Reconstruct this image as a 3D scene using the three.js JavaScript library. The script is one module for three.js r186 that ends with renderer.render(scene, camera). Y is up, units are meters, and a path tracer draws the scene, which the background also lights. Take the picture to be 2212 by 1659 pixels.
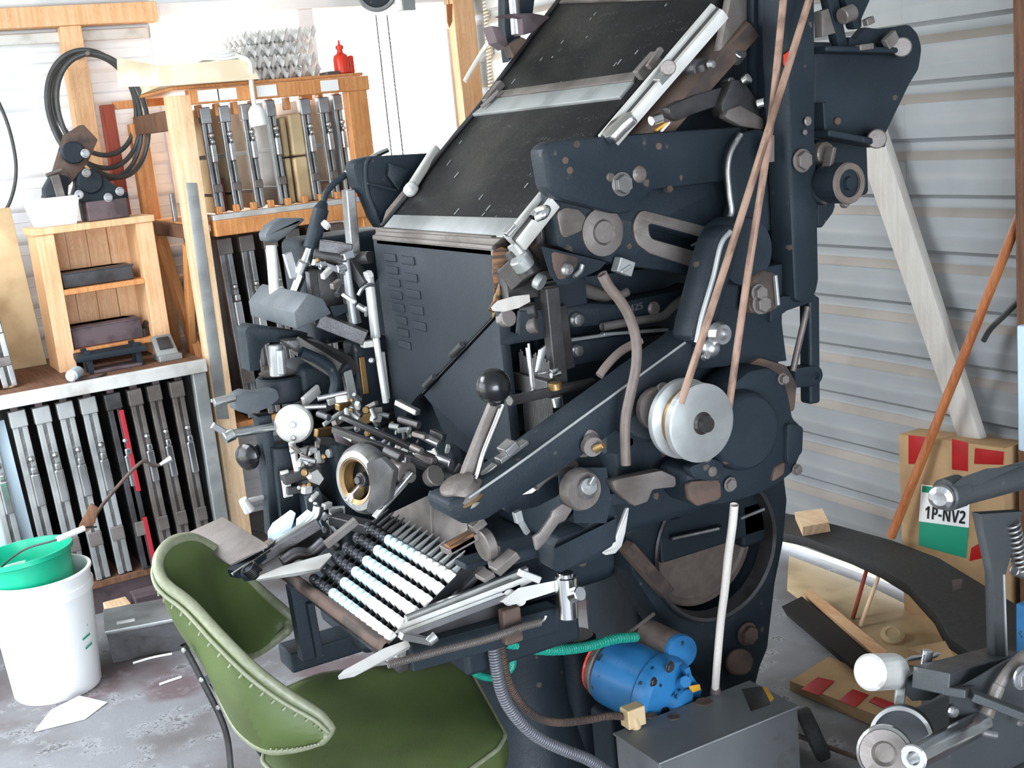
import * as THREE from 'three';
import { RectAreaLightUniformsLib } from 'three/addons/lights/RectAreaLightUniformsLib.js';
import { RoundedBoxGeometry } from 'three/addons/geometries/RoundedBoxGeometry.js';
import { ConvexGeometry } from 'three/addons/geometries/ConvexGeometry.js';
import { FontLoader } from 'three/addons/loaders/FontLoader.js';
import { TextGeometry } from 'three/addons/geometries/TextGeometry.js';
import { mergeGeometries, toCreasedNormals } from 'three/addons/utils/BufferGeometryUtils.js';

// ---------- camera, sky, area lights, exposure ----------
const scene = new THREE.Scene();
const camera = new THREE.PerspectiveCamera(34.2, 2212 / 1659, 0.05, 200);
camera.position.set(0, 1.6, 0);
{
  const yaw = 0.498363, pitch = 0.213243, roll = -0.0995944;
  const fw = new THREE.Vector3(Math.sin(yaw) * Math.cos(pitch), -Math.sin(pitch), -Math.cos(yaw) * Math.cos(pitch));
  const r0 = new THREE.Vector3(Math.cos(yaw), 0, Math.sin(yaw));
  const u0 = new THREE.Vector3().crossVectors(r0, fw);
  camera.up.copy(u0.clone().multiplyScalar(Math.cos(roll)).addScaledVector(r0, -Math.sin(roll)));
  camera.lookAt(camera.position.clone().add(fw));
}
scene.background = new THREE.Color(0.86, 0.93, 1.0);
scene.backgroundIntensity = 4.8;
const renderer = new THREE.WebGLRenderer({ antialias: true });
renderer.toneMapping = THREE.LinearToneMapping;
renderer.toneMappingExposure = 1.36;
renderer.shadowMap.enabled = true;
RectAreaLightUniformsLib.init();
// daylight coming in through the roller door on the left, the clear roof panel, the doorway behind the camera and the back window
function daylight(w, h, from, to, power, color) {
  const l = new THREE.RectAreaLight(color, power, w, h);
  l.position.set(...from); l.lookAt(...to); scene.add(l);
}
daylight(2.7, 2.1, [-1.66, 1.1, -2.9], [2, 1.1, -2.9], 0.9, 0xeef4ff);
daylight(1.5, 1.4, [-0.75, 2.5, -3.1], [-0.75, 0, -3.1001], 9.5, 0xf2f6ff);
daylight(2.5, 2.0, [-0.35, 1.05, 2.36], [-0.35, 1.05, -3], 10, 0xe8f0ff);
daylight(1.36, 0.72, [2.03, 1.76, -5.1], [2.03, 1.5, 0], 6.0, 0xfffcf6);

// ---------- helpers ----------
let seed = 7;
const rnd = () => { seed = (seed * 1664525 + 1013904223) >>> 0; return seed / 4294967296; };
const rr = (a, b) => a + (b - a) * rnd();
const V = (a) => (a.isVector3 ? a.clone() : new THREE.Vector3(a[0], a[1], a[2]));
const NRM = { x: [1, 0, 0], nx: [-1, 0, 0], y: [0, 1, 0], ny: [0, -1, 0], z: [0, 0, 1], nz: [0, 0, -1] };
const N = (n) => V(typeof n === 'string' ? NRM[n] : n).normalize();
const MAGN = [-0.64541, 0.76380, 0];
function clean(g) {
  g = g.index ? g.toNonIndexed() : g;
  for (const k of Object.keys(g.attributes)) if (!['position', 'normal'].includes(k)) g.deleteAttribute(k);
  if (!g.attributes.normal) g.computeVertexNormals();
  return g;
}
function metreUV(g) {
  const p = g.attributes.position, n = p.count, uv = new Float32Array(n * 2);
  const a = new THREE.Vector3(), b = new THREE.Vector3(), c = new THREE.Vector3();
  for (let i = 0; i < n; i += 3) {
    a.fromBufferAttribute(p, i); b.fromBufferAttribute(p, i + 1); c.fromBufferAttribute(p, i + 2);
    const m = b.clone().sub(a).cross(c.clone().sub(a));
    const x = Math.abs(m.x), y = Math.abs(m.y), z = Math.abs(m.z);
    [a, b, c].forEach((q, j) => {
      const u = x >= y && x >= z ? [q.z, q.y] : y >= z ? [q.x, q.z] : [q.x, q.y];
      uv[(i + j) * 2] = u[0]; uv[(i + j) * 2 + 1] = u[1];
    });
  }
  g.setAttribute('uv', new THREE.BufferAttribute(uv, 2));
  return g;
}
function fillet(P, r) {
  const out = [], n = P.length;
  for (let i = 0; i < n; i++) {
    const p = P[i], q = P[(i + n - 1) % n], s = P[(i + 1) % n];
    const ri = Array.isArray(r) ? (r[i] ?? 0) : r;
    if (!ri) { out.push(p.clone()); continue; }
    const d1 = q.clone().sub(p), d2 = s.clone().sub(p), l1 = d1.length(), l2 = d2.length();
    d1.normalize(); d2.normalize();
    const ang = Math.acos(THREE.MathUtils.clamp(d1.dot(d2), -1, 1));
    const t = Math.min(ri / Math.tan(ang / 2), l1 * 0.48, l2 * 0.48);
    const a = p.clone().addScaledVector(d1, t), b = p.clone().addScaledVector(d2, t);
    for (let k = 0; k <= 5; k++) {
      const u = k / 5;
      out.push(a.clone().multiplyScalar((1 - u) * (1 - u)).addScaledVector(p, 2 * u * (1 - u)).addScaledVector(b, u * u));
    }
  }
  return out;
}
// a plate: outline (points in space, nearly in one plane), facing n, thickness t behind that face
function PL(pts, n, t, o = {}) {
  n = N(n);
  const P = pts.map(V);
  let e1 = Math.abs(n.y) > 0.9 ? new THREE.Vector3(1, 0, 0) : new THREE.Vector3(0, 1, 0).cross(n);
  e1.addScaledVector(n, -e1.dot(n)).normalize();
  const e2 = n.clone().cross(e1), O = P[0].clone();
  const to2 = (p) => new THREE.Vector2(p.clone().sub(O).dot(e1), p.clone().sub(O).dot(e2));
  let q = P.map(to2);
  if (o.r) q = fillet(q, o.r);
  const b = o.b ?? Math.min(0.0025, t * 0.3);
  const s = new THREE.Shape(q);
  for (const h of o.holes ?? []) s.holes.push(new THREE.Path(h.map((p) => to2(V(p)))));
  const g = new THREE.ExtrudeGeometry(s, { depth: Math.max(t - 2 * b, 1e-4), bevelEnabled: b > 0, bevelThickness: b, bevelSize: b, bevelOffset: -b, bevelSegments: 2, steps: 1, curveSegments: 8 });
  g.translate(0, 0, -t + b);
  g.applyMatrix4(new THREE.Matrix4().makeBasis(e1, e2, n).setPosition(O));
  return toCreasedNormals(clean(g), 0.6);
}
function frameFor(n) {
  n = N(n);
  const e1 = Math.abs(n.y) > 0.9 ? new THREE.Vector3(1, 0, 0) : new THREE.Vector3(0, 1, 0).cross(n).normalize();
  e1.addScaledVector(n, -e1.dot(n)).normalize();
  return [e1, n.clone().cross(e1), n];
}
function RING(c, n, r, seg = 32, ry) {
  const [a, b] = frameFor(n);
  return Array.from({ length: seg }, (_, i) => V(c).addScaledVector(a, r * Math.cos(i / seg * 2 * Math.PI)).addScaledVector(b, (ry ?? r) * Math.sin(i / seg * 2 * Math.PI)));
}
function LA(prof, c, axis, seg = 36) {
  const g = new THREE.LatheGeometry(prof.map((p) => new THREE.Vector2(Math.max(p[0], 1e-5), p[1])), seg);
  const q = new THREE.Quaternion().setFromUnitVectors(new THREE.Vector3(0, 1, 0), N(axis));
  g.applyQuaternion(q); g.translate(...V(c).toArray());
  return toCreasedNormals(clean(g), 0.55);
}
function CY(a, b, r0, r1 = r0, seg = 20) {
  a = V(a); b = V(b);
  const L = a.distanceTo(b), c = Math.min(r0, r1, L) * 0.12;
  return LA([[0, 0], [r0 - c, 0], [r0, c], [r1, L - c], [r1 - c, L], [0, L]], a, b.clone().sub(a), seg);
}
const DISC = (c, n, r, h, seg = 36) => { const k = N(n); return CY(V(c).addScaledVector(k, -h), V(c), r, r, seg); };
function TU(pts, r, seg, o = {}) {
  const c = new THREE.CatmullRomCurve3(pts.map(V), !!o.closed, 'centripetal');
  return clean(new THREE.TubeGeometry(c, seg ?? Math.max(12, pts.length * 8), r, o.sides ?? 10, !!o.closed));
}
function SPR(pts, R, r, turns, per = 9) {
  const c = new THREE.CatmullRomCurve3(pts.map(V)), out = [], n = turns * per;
  let e = new THREE.Vector3(0.31, 0.85, 0.42);
  for (let i = 0; i <= n; i++) {
    const t = c.getTangentAt(i / n); e.addScaledVector(t, -e.dot(t)).normalize();
    const f = t.clone().cross(e), a = i / per * 2 * Math.PI;
    out.push(c.getPointAt(i / n).addScaledVector(e, R * Math.cos(a)).addScaledVector(f, R * Math.sin(a)));
  }
  return clean(new THREE.TubeGeometry(new THREE.CatmullRomCurve3(out), n * 1.5 | 0, r, 5));
}
function BAR(a, b, w, h, up = [0, 1, 0], r = 0.002) {
  a = V(a); b = V(b);
  const x = b.clone().sub(a), L = x.length(); x.normalize();
  const u = V(up).addScaledVector(x, -V(up).dot(x)).normalize(), s = x.clone().cross(u);
  const g = new RoundedBoxGeometry(L, h, w, 2, Math.min(r, h * 0.4, w * 0.4));
  g.applyMatrix4(new THREE.Matrix4().makeBasis(x, u, s).setPosition(a.add(b).multiplyScalar(0.5)));
  return clean(g);
}
function RB(c, s, r = 0.003) { const g = new RoundedBoxGeometry(s[0], s[1], s[2], 2, Math.min(r, Math.min(...s) * 0.45)); g.translate(...V(c).toArray()); return clean(g); }
const BX = (a, b, r) => RB([(a[0] + b[0]) / 2, (a[1] + b[1]) / 2, (a[2] + b[2]) / 2], [Math.abs(b[0] - a[0]), Math.abs(b[1] - a[1]), Math.abs(b[2] - a[2])], r);
function SP(c, r, seg = 24) { const g = new THREE.SphereGeometry(r, seg, seg * 0.7 | 0); g.translate(...V(c).toArray()); return clean(g); }
const HU = (pts) => clean(new ConvexGeometry(pts.map(V)));
function BO(c, n, r, h = r * 0.7, kind = 'hex') {
  const k = N(n);
  if (kind === 'hex') return mergeGeometries([CY(V(c), V(c).addScaledVector(k, h * 0.3), r * 1.25, r * 1.25, 18), clean(CY(V(c).addScaledVector(k, h * 0.3), V(c).addScaledVector(k, h), r, r, 6))]);
  return LA([[0, 0], [r, 0], [r, h * 0.4], [r * 0.75, h * 0.85], [r * 0.2, h], [0, h]], c, n, 18);
}
const mats = new Map();
function numbered(set, name) { let k = name, i = 0; while (set.has(k)) k = name + '_' + String(++i).padStart(3, '0'); set.add(k); return k; }
const topNames = new Set(), partNames = new Set();
function thing(name, label, category, base, group) {
  const o = new THREE.Group(); o.name = numbered(topNames, name); o.position.set(...base);
  o.userData = { label, category }; if (group) o.userData.group = group;
  o.userData.origin = undefined; delete o.userData.origin;
  scene.add(o); o.base = V(base); return o;
}
function merged(geos) {
  return metreUV(geos.length === 1 ? geos[0] : mergeGeometries(geos));
}
const PIECES = new Set('slide_cheek angled_arm arm_hub back_casting back_stop bar_link base_casting bed_rail bell_screw bench_leg bolt_head brace bracket_bolt bright_blade bushing_screw cam_roller casting_bolt channel_lip channel_screw clamp_bolt column_bolt column_cheek corner_clip cover_bolt cover_hinge cover_pad cross_band cross_bar curved_fork delivery_cam delivery_slide diagonal_stay diagonal_tube distributor_bracket end_panel entrance_bushing fitting_arm frame_bolt galley_plate galley_rail glint_clamp guide_block guide_peg guide_post inner_block inner_links inner_rod key_bar key_lever knockout label_band latch_bar leg_bracket lever_pin lower_jaw main_frame pale_column polished_edge print pulley_shaft rail_clamp rail_tag rear_post red_mark red_tape rod_comb rust_spot shaft_housing shelf_boss shelf_fitting side_rail side_slide slide_block slim_link square_frame stay_plate steel_column steel_finger stub_bracket thumb_pad top_board tray_edge tray_rail under_clip under_rail upper_arm upright_guide vise_bracket vise_clamp vise_frame vise_pillar vise_strip wax wheel_screw white_lug wing_rib wing_shelf wire_hook worn_foot yoke yoke_pin'.split(' '));   // names whose shapes are pieces of their own
function part(parent, name, mat, ...geos) {
  const list = geos.flat();
  if (PIECES.has(name) && list.length > 1) { const ms = list.map((q) => one(parent, name, mat, [q])); return ms[0]; }
  return one(parent, name, mat, list);
}
function one(parent, name, mat, geos) {
  const g = merged(geos);
  const at = parent.base ?? new THREE.Vector3();
  g.translate(-at.x, -at.y, -at.z);
  const m = new THREE.Mesh(g, mat);
  m.name = numbered(partNames, name); m.castShadow = m.receiveShadow = true;
  m.base = at.clone(); parent.add(m); return m;
}
function single(name, label, category, mat, geos, group) {
  const g = merged([geos].flat()); g.computeBoundingBox();
  const b = g.boundingBox, c = [(b.min.x + b.max.x) / 2, b.min.y, (b.min.z + b.max.z) / 2];
  g.translate(-c[0], -c[1], -c[2]);
  const m = new THREE.Mesh(g, mat); m.name = numbered(topNames, name); m.position.set(...c);
  m.userData = { label, category }; if (group) m.userData.group = group;
  m.castShadow = m.receiveShadow = true; scene.add(m); m.base = V(c); return m;
}
function struct(name, mat, geos, parent) {
  if (parent) return part(parent, name, mat, geos);
  const m = new THREE.Mesh(merged([geos].flat()), mat); m.name = numbered(topNames, name);
  m.userData = { kind: 'structure' }; m.castShadow = m.receiveShadow = true; scene.add(m); m.base = new THREE.Vector3(); return m;
}
function structGroup(name) { const o = new THREE.Group(); o.name = numbered(topNames, name); o.userData = { kind: 'structure' }; scene.add(o); o.base = new THREE.Vector3(); return o; }

// ---------- procedural textures ----------
function lattice(n, s) { let t = s; const a = new Float32Array(n * n); for (let i = 0; i < n * n; i++) { t = (t * 1664525 + 1013904223) >>> 0; a[i] = t / 4294967296; } return a; }
function noise(w, h, cx, cy, s) {                       // tileable value noise with cx by cy cells
  const n = Math.max(cx, cy), L = lattice(n, s), out = new Float32Array(w * h), sm = (t) => t * t * (3 - 2 * t);
  for (let y = 0; y < h; y++) { const v = y / h * cy, j = v | 0, fv = sm(v - j), j1 = (j + 1) % cy;
    for (let x = 0; x < w; x++) { const u = x / w * cx, i = u | 0, fu = sm(u - i), i1 = (i + 1) % cx;
      const a = L[j * n + i], b = L[j * n + i1], c = L[j1 * n + i], d = L[j1 * n + i1];
      out[y * w + x] = (a + (b - a) * fu) * (1 - fv) + (c + (d - c) * fu) * fv; } }
  return out;
}
function fbm(w, h, cx, cy, oct, s) { const o = new Float32Array(w * h); let a = 0.5, t = 0; for (let k = 0; k < oct; k++) { const q = noise(w, h, cx << k, cy << k, s + k * 77); for (let i = 0; i < o.length; i++) o[i] += q[i] * a; t += a; a *= 0.5; } for (let i = 0; i < o.length; i++) o[i] /= t; return o; }
function texture(w, h, rep, srgb, f) {
  const d = new Uint8Array(w * h * 4);
  for (let i = 0; i < w * h; i++) { const c = f(i, i % w, i / w | 0); d[i * 4] = Math.max(0, Math.min(255, c[0])); d[i * 4 + 1] = Math.max(0, Math.min(255, c[1])); d[i * 4 + 2] = Math.max(0, Math.min(255, c[2])); d[i * 4 + 3] = 255; }
  const t = new THREE.DataTexture(d, w, h); t.wrapS = t.wrapT = THREE.RepeatWrapping; t.magFilter = THREE.LinearFilter; t.minFilter = THREE.LinearFilter;
  t.repeat.set(1 / rep, 1 / rep); if (srgb) t.colorSpace = THREE.SRGBColorSpace; t.needsUpdate = true; return t;
}
const S = 512;
const nA = fbm(S, S, 6, 6, 5, 11), nB = fbm(S, S, 24, 24, 4, 23), nC = fbm(S, S, 4, 64, 3, 31), nF = noise(S, S, 256, 256, 41), nG = fbm(S, S, 3, 3, 6, 57), nS = fbm(S, S, 64, 4, 3, 67);
const mix3 = (a, b, t) => [a[0] + (b[0] - a[0]) * t, a[1] + (b[1] - a[1]) * t, a[2] + (b[2] - a[2]) * t];
const step = (a, b, x) => { const t = Math.max(0, Math.min(1, (x - a) / (b - a))); return t * t * (3 - 2 * t); };
const grey = (v) => [v * 255, v * 255, v * 255];
const M = {};
function mat(o) { const m = o.phys ? new THREE.MeshPhysicalMaterial() : new THREE.MeshStandardMaterial(); delete o.phys; m.setValues(o); return m; }
const bumpFine = texture(S, S, 0.35, false, (i) => grey(nB[i] * 0.6 + nF[i] * 0.4));
const roughWorn = texture(S, S, 0.6, false, (i) => grey(0.34 + 0.32 * nA[i] + 0.12 * nF[i]));
const roughGloss = texture(S, S, 0.5, false, (i) => grey(0.2 + 0.3 * nA[i] + 0.06 * nF[i]));
function paint(base, dust, chip, chipAt) {
  return texture(S, S, 0.55, true, (i) => { let c = mix3(base, dust, step(0.45, 0.8, nA[i]) * 0.5 + nF[i] * 0.1); c = mix3(c, chip, step(chipAt, chipAt + 0.05, nB[i] * 0.65 + nG[i] * 0.35) * 0.85); return c; });
}
M.paint = mat({ phys: true, specularIntensity: 0.55, map: paint([28, 37, 44], [43, 52, 59], [92, 80, 70], 0.72), roughnessMap: roughWorn, roughness: 1, metalness: 0, bumpMap: bumpFine, bumpScale: 0.0006 });
M.cover = mat({ phys: true, specularIntensity: 0.6, map: paint([31, 38, 45], [40, 47, 54], [70, 68, 66], 0.78), roughnessMap: roughWorn, roughness: 1, bumpMap: bumpFine, bumpScale: 0.0004 });
M.dusty = mat({ map: paint([70, 77, 82], [108, 110, 108], [120, 112, 104], 0.74), roughnessMap: roughWorn, roughness: 1, bumpMap: bumpFine, bumpScale: 0.0005 });
M.black = mat({ map: texture(S, S, 0.4, true, (i) => mix3([22, 24, 26], [44, 42, 40], step(0.4, 0.8, nA[i]))), roughnessMap: roughGloss, roughness: 1, metalness: 0 });
M.magazine = mat({ phys: true, specularIntensity: 0.45, map: texture(S, S, 0.5, true, (i) => mix3(mix3([14, 15, 16], [34, 32, 30], step(0.42, 0.75, nG[i]) * 0.8), [150, 158, 162], step(0.84, 0.95, nS[i] * 0.35 + nF[i] * 0.75) * 0.55)), roughnessMap: roughWorn, roughness: 0.9, metalness: 0 });
const steelMap = (a, b, k) => texture(S, S, 0.4, true, (i) => mix3(a, b, step(0.3, 0.8, nA[i]) * 0.7 + nC[i] * 0.2 * k));
M.steel = mat({ map: steelMap([186, 188, 190], [120, 116, 112], 1), roughnessMap: roughWorn, roughness: 0.72, metalness: 0.9, bumpMap: bumpFine, bumpScale: 0.0002 });
M.chrome = mat({ map: steelMap([232, 234, 236], [190, 188, 184], 0.5), roughness: 0.2, metalness: 1 });
M.worn = mat({ map: steelMap([128, 122, 118], [82, 74, 68], 1), roughnessMap: roughWorn, roughness: 0.9, metalness: 0.45, bumpMap: bumpFine, bumpScale: 0.0004 });
M.darkSteel = mat({ map: steelMap([84, 84, 86], [50, 46, 44], 1), roughnessMap: roughWorn, roughness: 0.8, metalness: 0.6, bumpMap: bumpFine, bumpScale: 0.0004 });
M.whiteMetal = mat({ map: steelMap([212, 212, 208], [166, 162, 154], 0.6), roughnessMap: roughWorn, roughness: 0.75, metalness: 0.25 });
M.zinc = mat({ map: steelMap([170, 173, 172], [132, 134, 132], 0.6), roughnessMap: roughWorn, roughness: 0.85, metalness: 0.5 });
M.brass = mat({ map: steelMap([158, 128, 84], [96, 76, 52], 0.7), roughness: 0.42, metalness: 0.8 });
M.leather = mat({ map: texture(S, S, 0.3, true, (i) => mix3([128, 84, 48], [60, 42, 28], step(0.3, 0.7, nC[i]))), roughness: 0.5, metalness: 0.1 });
M.rust = mat({ map: texture(S, S, 0.3, true, (i) => mix3([88, 70, 60], [54, 46, 42], step(0.35, 0.7, nA[i]))), roughness: 0.8, bumpMap: bumpFine, bumpScale: 0.0008 });
M.belt = mat({ map: texture(S, S, 0.2, true, (i) => mix3([150, 122, 104], [104, 78, 64], step(0.3, 0.75, nA[i]))), roughness: 0.6 });
M.mauve = mat({ map: texture(S, S, 0.4, true, (i) => mix3([98, 84, 88], [66, 56, 58], step(0.35, 0.7, nA[i]))), roughness: 0.7, metalness: 0.15 });
function wood(a, b, c, rep = 0.5) { return texture(S, S, rep, true, (i, x, y) => { const g = nS[i] * 0.65 + nF[i] * 0.1 + nA[i] * 0.25; const ring = 0.5 + 0.5 * Math.sin((nG[i] * 5 + nS[i] * 2.5) * 12); return mix3(mix3(a, b, step(0.3, 0.75, g)), c, ring * 0.22 * nA[i] * 2); }); }
M.pine = mat({ map: wood([232, 192, 150], [218, 168, 122], [178, 126, 84]), roughness: 0.62, bumpMap: bumpFine, bumpScale: 0.0004 });
M.pineOrange = mat({ map: wood([218, 156, 98], [198, 130, 76], [156, 94, 52]), roughness: 0.5 });
M.pinePale = mat({ map: wood([236, 208, 172], [220, 184, 144], [176, 136, 98]), roughness: 0.7 });
M.timberGrey = mat({ map: wood([190, 186, 178], [178, 172, 164], [164, 158, 148]), roughness: 0.8 });
M.handle = mat({ map: wood([186, 116, 68], [156, 88, 48], [120, 66, 36]), roughness: 0.45 });
M.darkBoard = mat({ map: wood([120, 84, 60], [92, 62, 44], [66, 44, 32]), roughness: 0.8 });
M.redWood = mat({ map: wood([150, 66, 44], [126, 50, 34], [92, 40, 28]), roughness: 0.7 });
M.galv = mat({ map: texture(S, S, 0.9, true, (i) => { const s = nC[i]; let c = mix3([154, 158, 159], [134, 137, 139], nA[i]); c = mix3(c, [166, 156, 146], step(0.5, 0.9, s) * 0.25); return c; }), roughness: 0.55, metalness: 0.25 });
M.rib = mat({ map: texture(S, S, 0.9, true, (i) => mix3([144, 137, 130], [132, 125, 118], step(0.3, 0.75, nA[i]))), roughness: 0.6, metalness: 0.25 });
M.white = mat({ map: texture(S, S, 1.2, true, (i) => mix3([236, 238, 240], [216, 220, 224], step(0.4, 0.8, nA[i]))), roughness: 0.6 });
M.concrete = mat({ map: texture(1024, 1024, 2.4, true, (() => { const a = fbm(1024, 1024, 8, 8, 6, 91), b = fbm(1024, 1024, 40, 40, 4, 93), c = fbm(1024, 1024, 5, 5, 5, 95), f = noise(1024, 1024, 512, 512, 97);
  return (i) => { let k = mix3([124, 125, 128], [98, 95, 94], step(0.35, 0.7, a[i])); k = mix3(k, [84, 62, 64], step(0.55, 0.66, c[i]) * 0.65); k = mix3(k, [178, 182, 186], step(0.56, 0.78, b[i]) * 0.35); k = mix3(k, [60, 56, 56], step(0.7, 0.74, b[i] * 0.7 + f[i] * 0.3) * 0.6); return k; }; })()), roughness: 0.75, bumpMap: bumpFine, bumpScale: 0.001 });
M.plasticWhite = mat({ color: 0xeef0ee, roughness: 0.4 });
M.plasticGreen = mat({ map: texture(S, S, 0.3, true, (i) => mix3([22, 178, 138], [16, 150, 116], nA[i])), roughness: 0.35 });
M.vinyl = mat({ phys: true, specularIntensity: 0.5, map: texture(S, S, 0.6, true, (i) => mix3(mix3([83, 98, 57], [70, 84, 45], nA[i]), [60, 64, 46], step(0.42, 0.85, nG[i]) * 0.5)), roughness: 0.46, bumpMap: bumpFine, bumpScale: 0.0004 });
M.vinylEdge = mat({ map: texture(S, S, 0.2, true, (i) => mix3([140, 144, 122], [112, 116, 90], nB[i])), roughness: 0.45 });
M.rubber = mat({ map: texture(S, S, 0.15, true, (i) => grey(0.13 + 0.09 * nB[i])), roughness: 0.7, bumpMap: bumpFine, bumpScale: 0.001 });
M.blackPlastic = mat({ color: 0x141518, roughness: 0.22 });
M.cord = mat({ map: texture(S, S, 0.05, true, (i) => mix3([226, 220, 212], [206, 198, 188], nB[i])), roughness: 0.8 });
M.cable = mat({ color: 0xf2f2ee, roughness: 0.5 });
M.conduit = mat({ map: steelMap([122, 124, 130], [94, 94, 98], 0.6), roughness: 0.5, metalness: 0.6 });
M.hoseGrey = mat({ map: texture(S, S, 0.1, true, (i) => mix3([112, 100, 92], [84, 74, 68], nA[i])), roughness: 0.55 });
M.hoseDark = mat({ map: texture(S, S, 0.2, true, (i) => mix3([74, 76, 76], [44, 46, 46], nA[i])), roughness: 0.5 });
M.hoseGreen = mat({ map: texture(S, S, 0.02, true, (i) => mix3([12, 120, 100], [40, 168, 146], step(0.45, 0.6, nC[i]))), roughness: 0.4 });
M.motorBlue = mat({ map: texture(S, S, 0.4, true, (i) => mix3(mix3([42, 112, 164], [30, 92, 138], step(0.3, 0.7, nA[i])), [20, 38, 48], step(0.66, 0.72, nB[i] * 0.7 + nG[i] * 0.3) * 0.9)), roughness: 0.4 });
M.greyBox = mat({ map: texture(S, S, 0.5, true, (i) => mix3(mix3([100, 103, 104], [86, 89, 90], nA[i]), [78, 72, 66], step(0.64, 0.78, nG[i] * 0.6 + nB[i] * 0.4) * 0.55)), roughness: 0.5, metalness: 0.1 });
M.cardboard = mat({ map: texture(S, S, 0.5, true, (i) => mix3([178, 146, 106], [150, 120, 84], step(0.3, 0.7, nA[i]) * 0.7 + nC[i] * 0.2)), roughness: 0.85 });
M.carton = mat({ map: texture(S, S, 0.5, true, (i) => mix3([246, 232, 206], [234, 216, 184], step(0.3, 0.7, nA[i]))), roughness: 0.85 });
M.pulp = mat({ map: texture(S, S, 0.1, true, (i) => mix3([244, 242, 238], [228, 226, 222], nB[i])), roughness: 0.95 });
M.red = mat({ map: texture(S, S, 0.2, true, (i) => mix3([188, 22, 22], [150, 16, 18], nA[i])), roughness: 0.45 });
M.redPlastic = mat({ color: 0xd8371f, roughness: 0.3 });
M.redPaint = mat({ color: 0xa81f30, roughness: 0.45 });
M.keyBlack = mat({ color: 0x303236, roughness: 0.3 });
M.keyBlue = mat({ color: 0xc4dde2, roughness: 0.3 });
M.keyWhite = mat({ color: 0xf0efea, roughness: 0.3 });
M.greenPrint = mat({ color: 0x0f8a6a, roughness: 0.6 });
M.paper = mat({ color: 0xf0f0ec, roughness: 0.8 });
M.paperBlue = mat({ color: 0xb9ccd6, roughness: 0.5 });
M.tan = mat({ map: texture(S, S, 0.5, true, (i) => mix3([206, 182, 142], [184, 158, 120], step(0.3, 0.7, nA[i]))), roughness: 0.55, metalness: 0.15 });
M.pressGrey = mat({ map: paint([52, 56, 58], [78, 80, 80], [104, 98, 92], 0.72), roughnessMap: roughWorn, roughness: 0.9, metalness: 0.1, bumpMap: bumpFine, bumpScale: 0.0005 });
M.bristle = mat({ color: 0x191512, roughness: 0.95 });
M.glass = mat({ phys: true, color: 0xffffff, transmission: 1, thickness: 0, roughness: 0.02, ior: 1.45 });
M.ground = mat({ map: texture(S, S, 3, true, (i) => mix3([206, 198, 152], [178, 170, 124], nA[i])), roughness: 0.95 });
M.roof = mat({ color: 0xb4b8ba, roughness: 0.6 });
M.yellow = mat({ color: 0xd09a2c, roughness: 0.5 });
// ---------- the shed ----------
const WX = 2.8, WZ = -5.2, LX = -1.75, FZ = 2.45, CEIL = 2.55;
struct('floor', M.concrete, [BX([LX - 0.1, -0.12, WZ - 0.1], [WX + 0.02, 0, FZ + 0.1], 0.002)]);
single('yard_ground', 'pale bare ground outside the shed', 'ground', M.ground, [BX([-14, -0.3, -18], [16, -0.125, 14], 0.01)]).userData.kind = 'structure';
struct('ceiling', M.roof, [BX([LX - 0.1, CEIL, WZ - 0.1], [-1.65, CEIL + 0.06, FZ + 0.1], 0.005), BX([-0.05, CEIL, WZ - 0.1], [WX + 0.1, CEIL + 0.06, FZ + 0.1], 0.005), BX([-1.65, CEIL, WZ - 0.1], [-0.05, CEIL + 0.06, -3.85], 0.005), BX([-1.65, CEIL, -2.35], [-0.05, CEIL + 0.06, FZ + 0.1], 0.005)]);
// corrugated sheet: horizontal pans with a rounded rib and a dark return between them
function ribSheet(axis, at, from, to, y0, y1, pitch, off, side) {
  const prof = [];
  for (let y = y0 + off - pitch; y < y1; y += pitch) {
    for (const [dy, d] of [[0, 0], [pitch * 0.1, 0.012], [pitch * 0.16, 0.0145], [pitch * 0.3, 0.0145], [pitch * 0.36, 0.012], [pitch * 0.42, 0.003], [pitch * 0.68, 0.001], [pitch * 0.7, 0.0035], [pitch * 0.73, 0.001], [pitch * 0.99, 0]]) if (y + dy > y0 && y + dy < y1) prof.push([y + dy, d]);
  }
  prof.unshift([y0, 0]); prof.push([y1, 0]);
  const pos = [], p = (t, q) => axis === 'x' ? [at + side * q[1], q[0], t] : [t, q[0], at + side * q[1]];
  const quad = (a, b, c, d) => pos.push(...a, ...b, ...c, ...a, ...c, ...d);
  const back = prof.map((q) => [q[0], q[1] - 0.003]);
  for (let i = 0; i + 1 < prof.length; i++) {
    quad(p(from, prof[i]), p(to, prof[i]), p(to, prof[i + 1]), p(from, prof[i + 1]));
    quad(p(from, back[i + 1]), p(to, back[i + 1]), p(to, back[i]), p(from, back[i]));
  }
  const g = new THREE.BufferGeometry(); g.setAttribute('position', new THREE.Float32BufferAttribute(pos, 3)); g.computeVertexNormals();
  return toCreasedNormals(g, 0.5);
}
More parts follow.
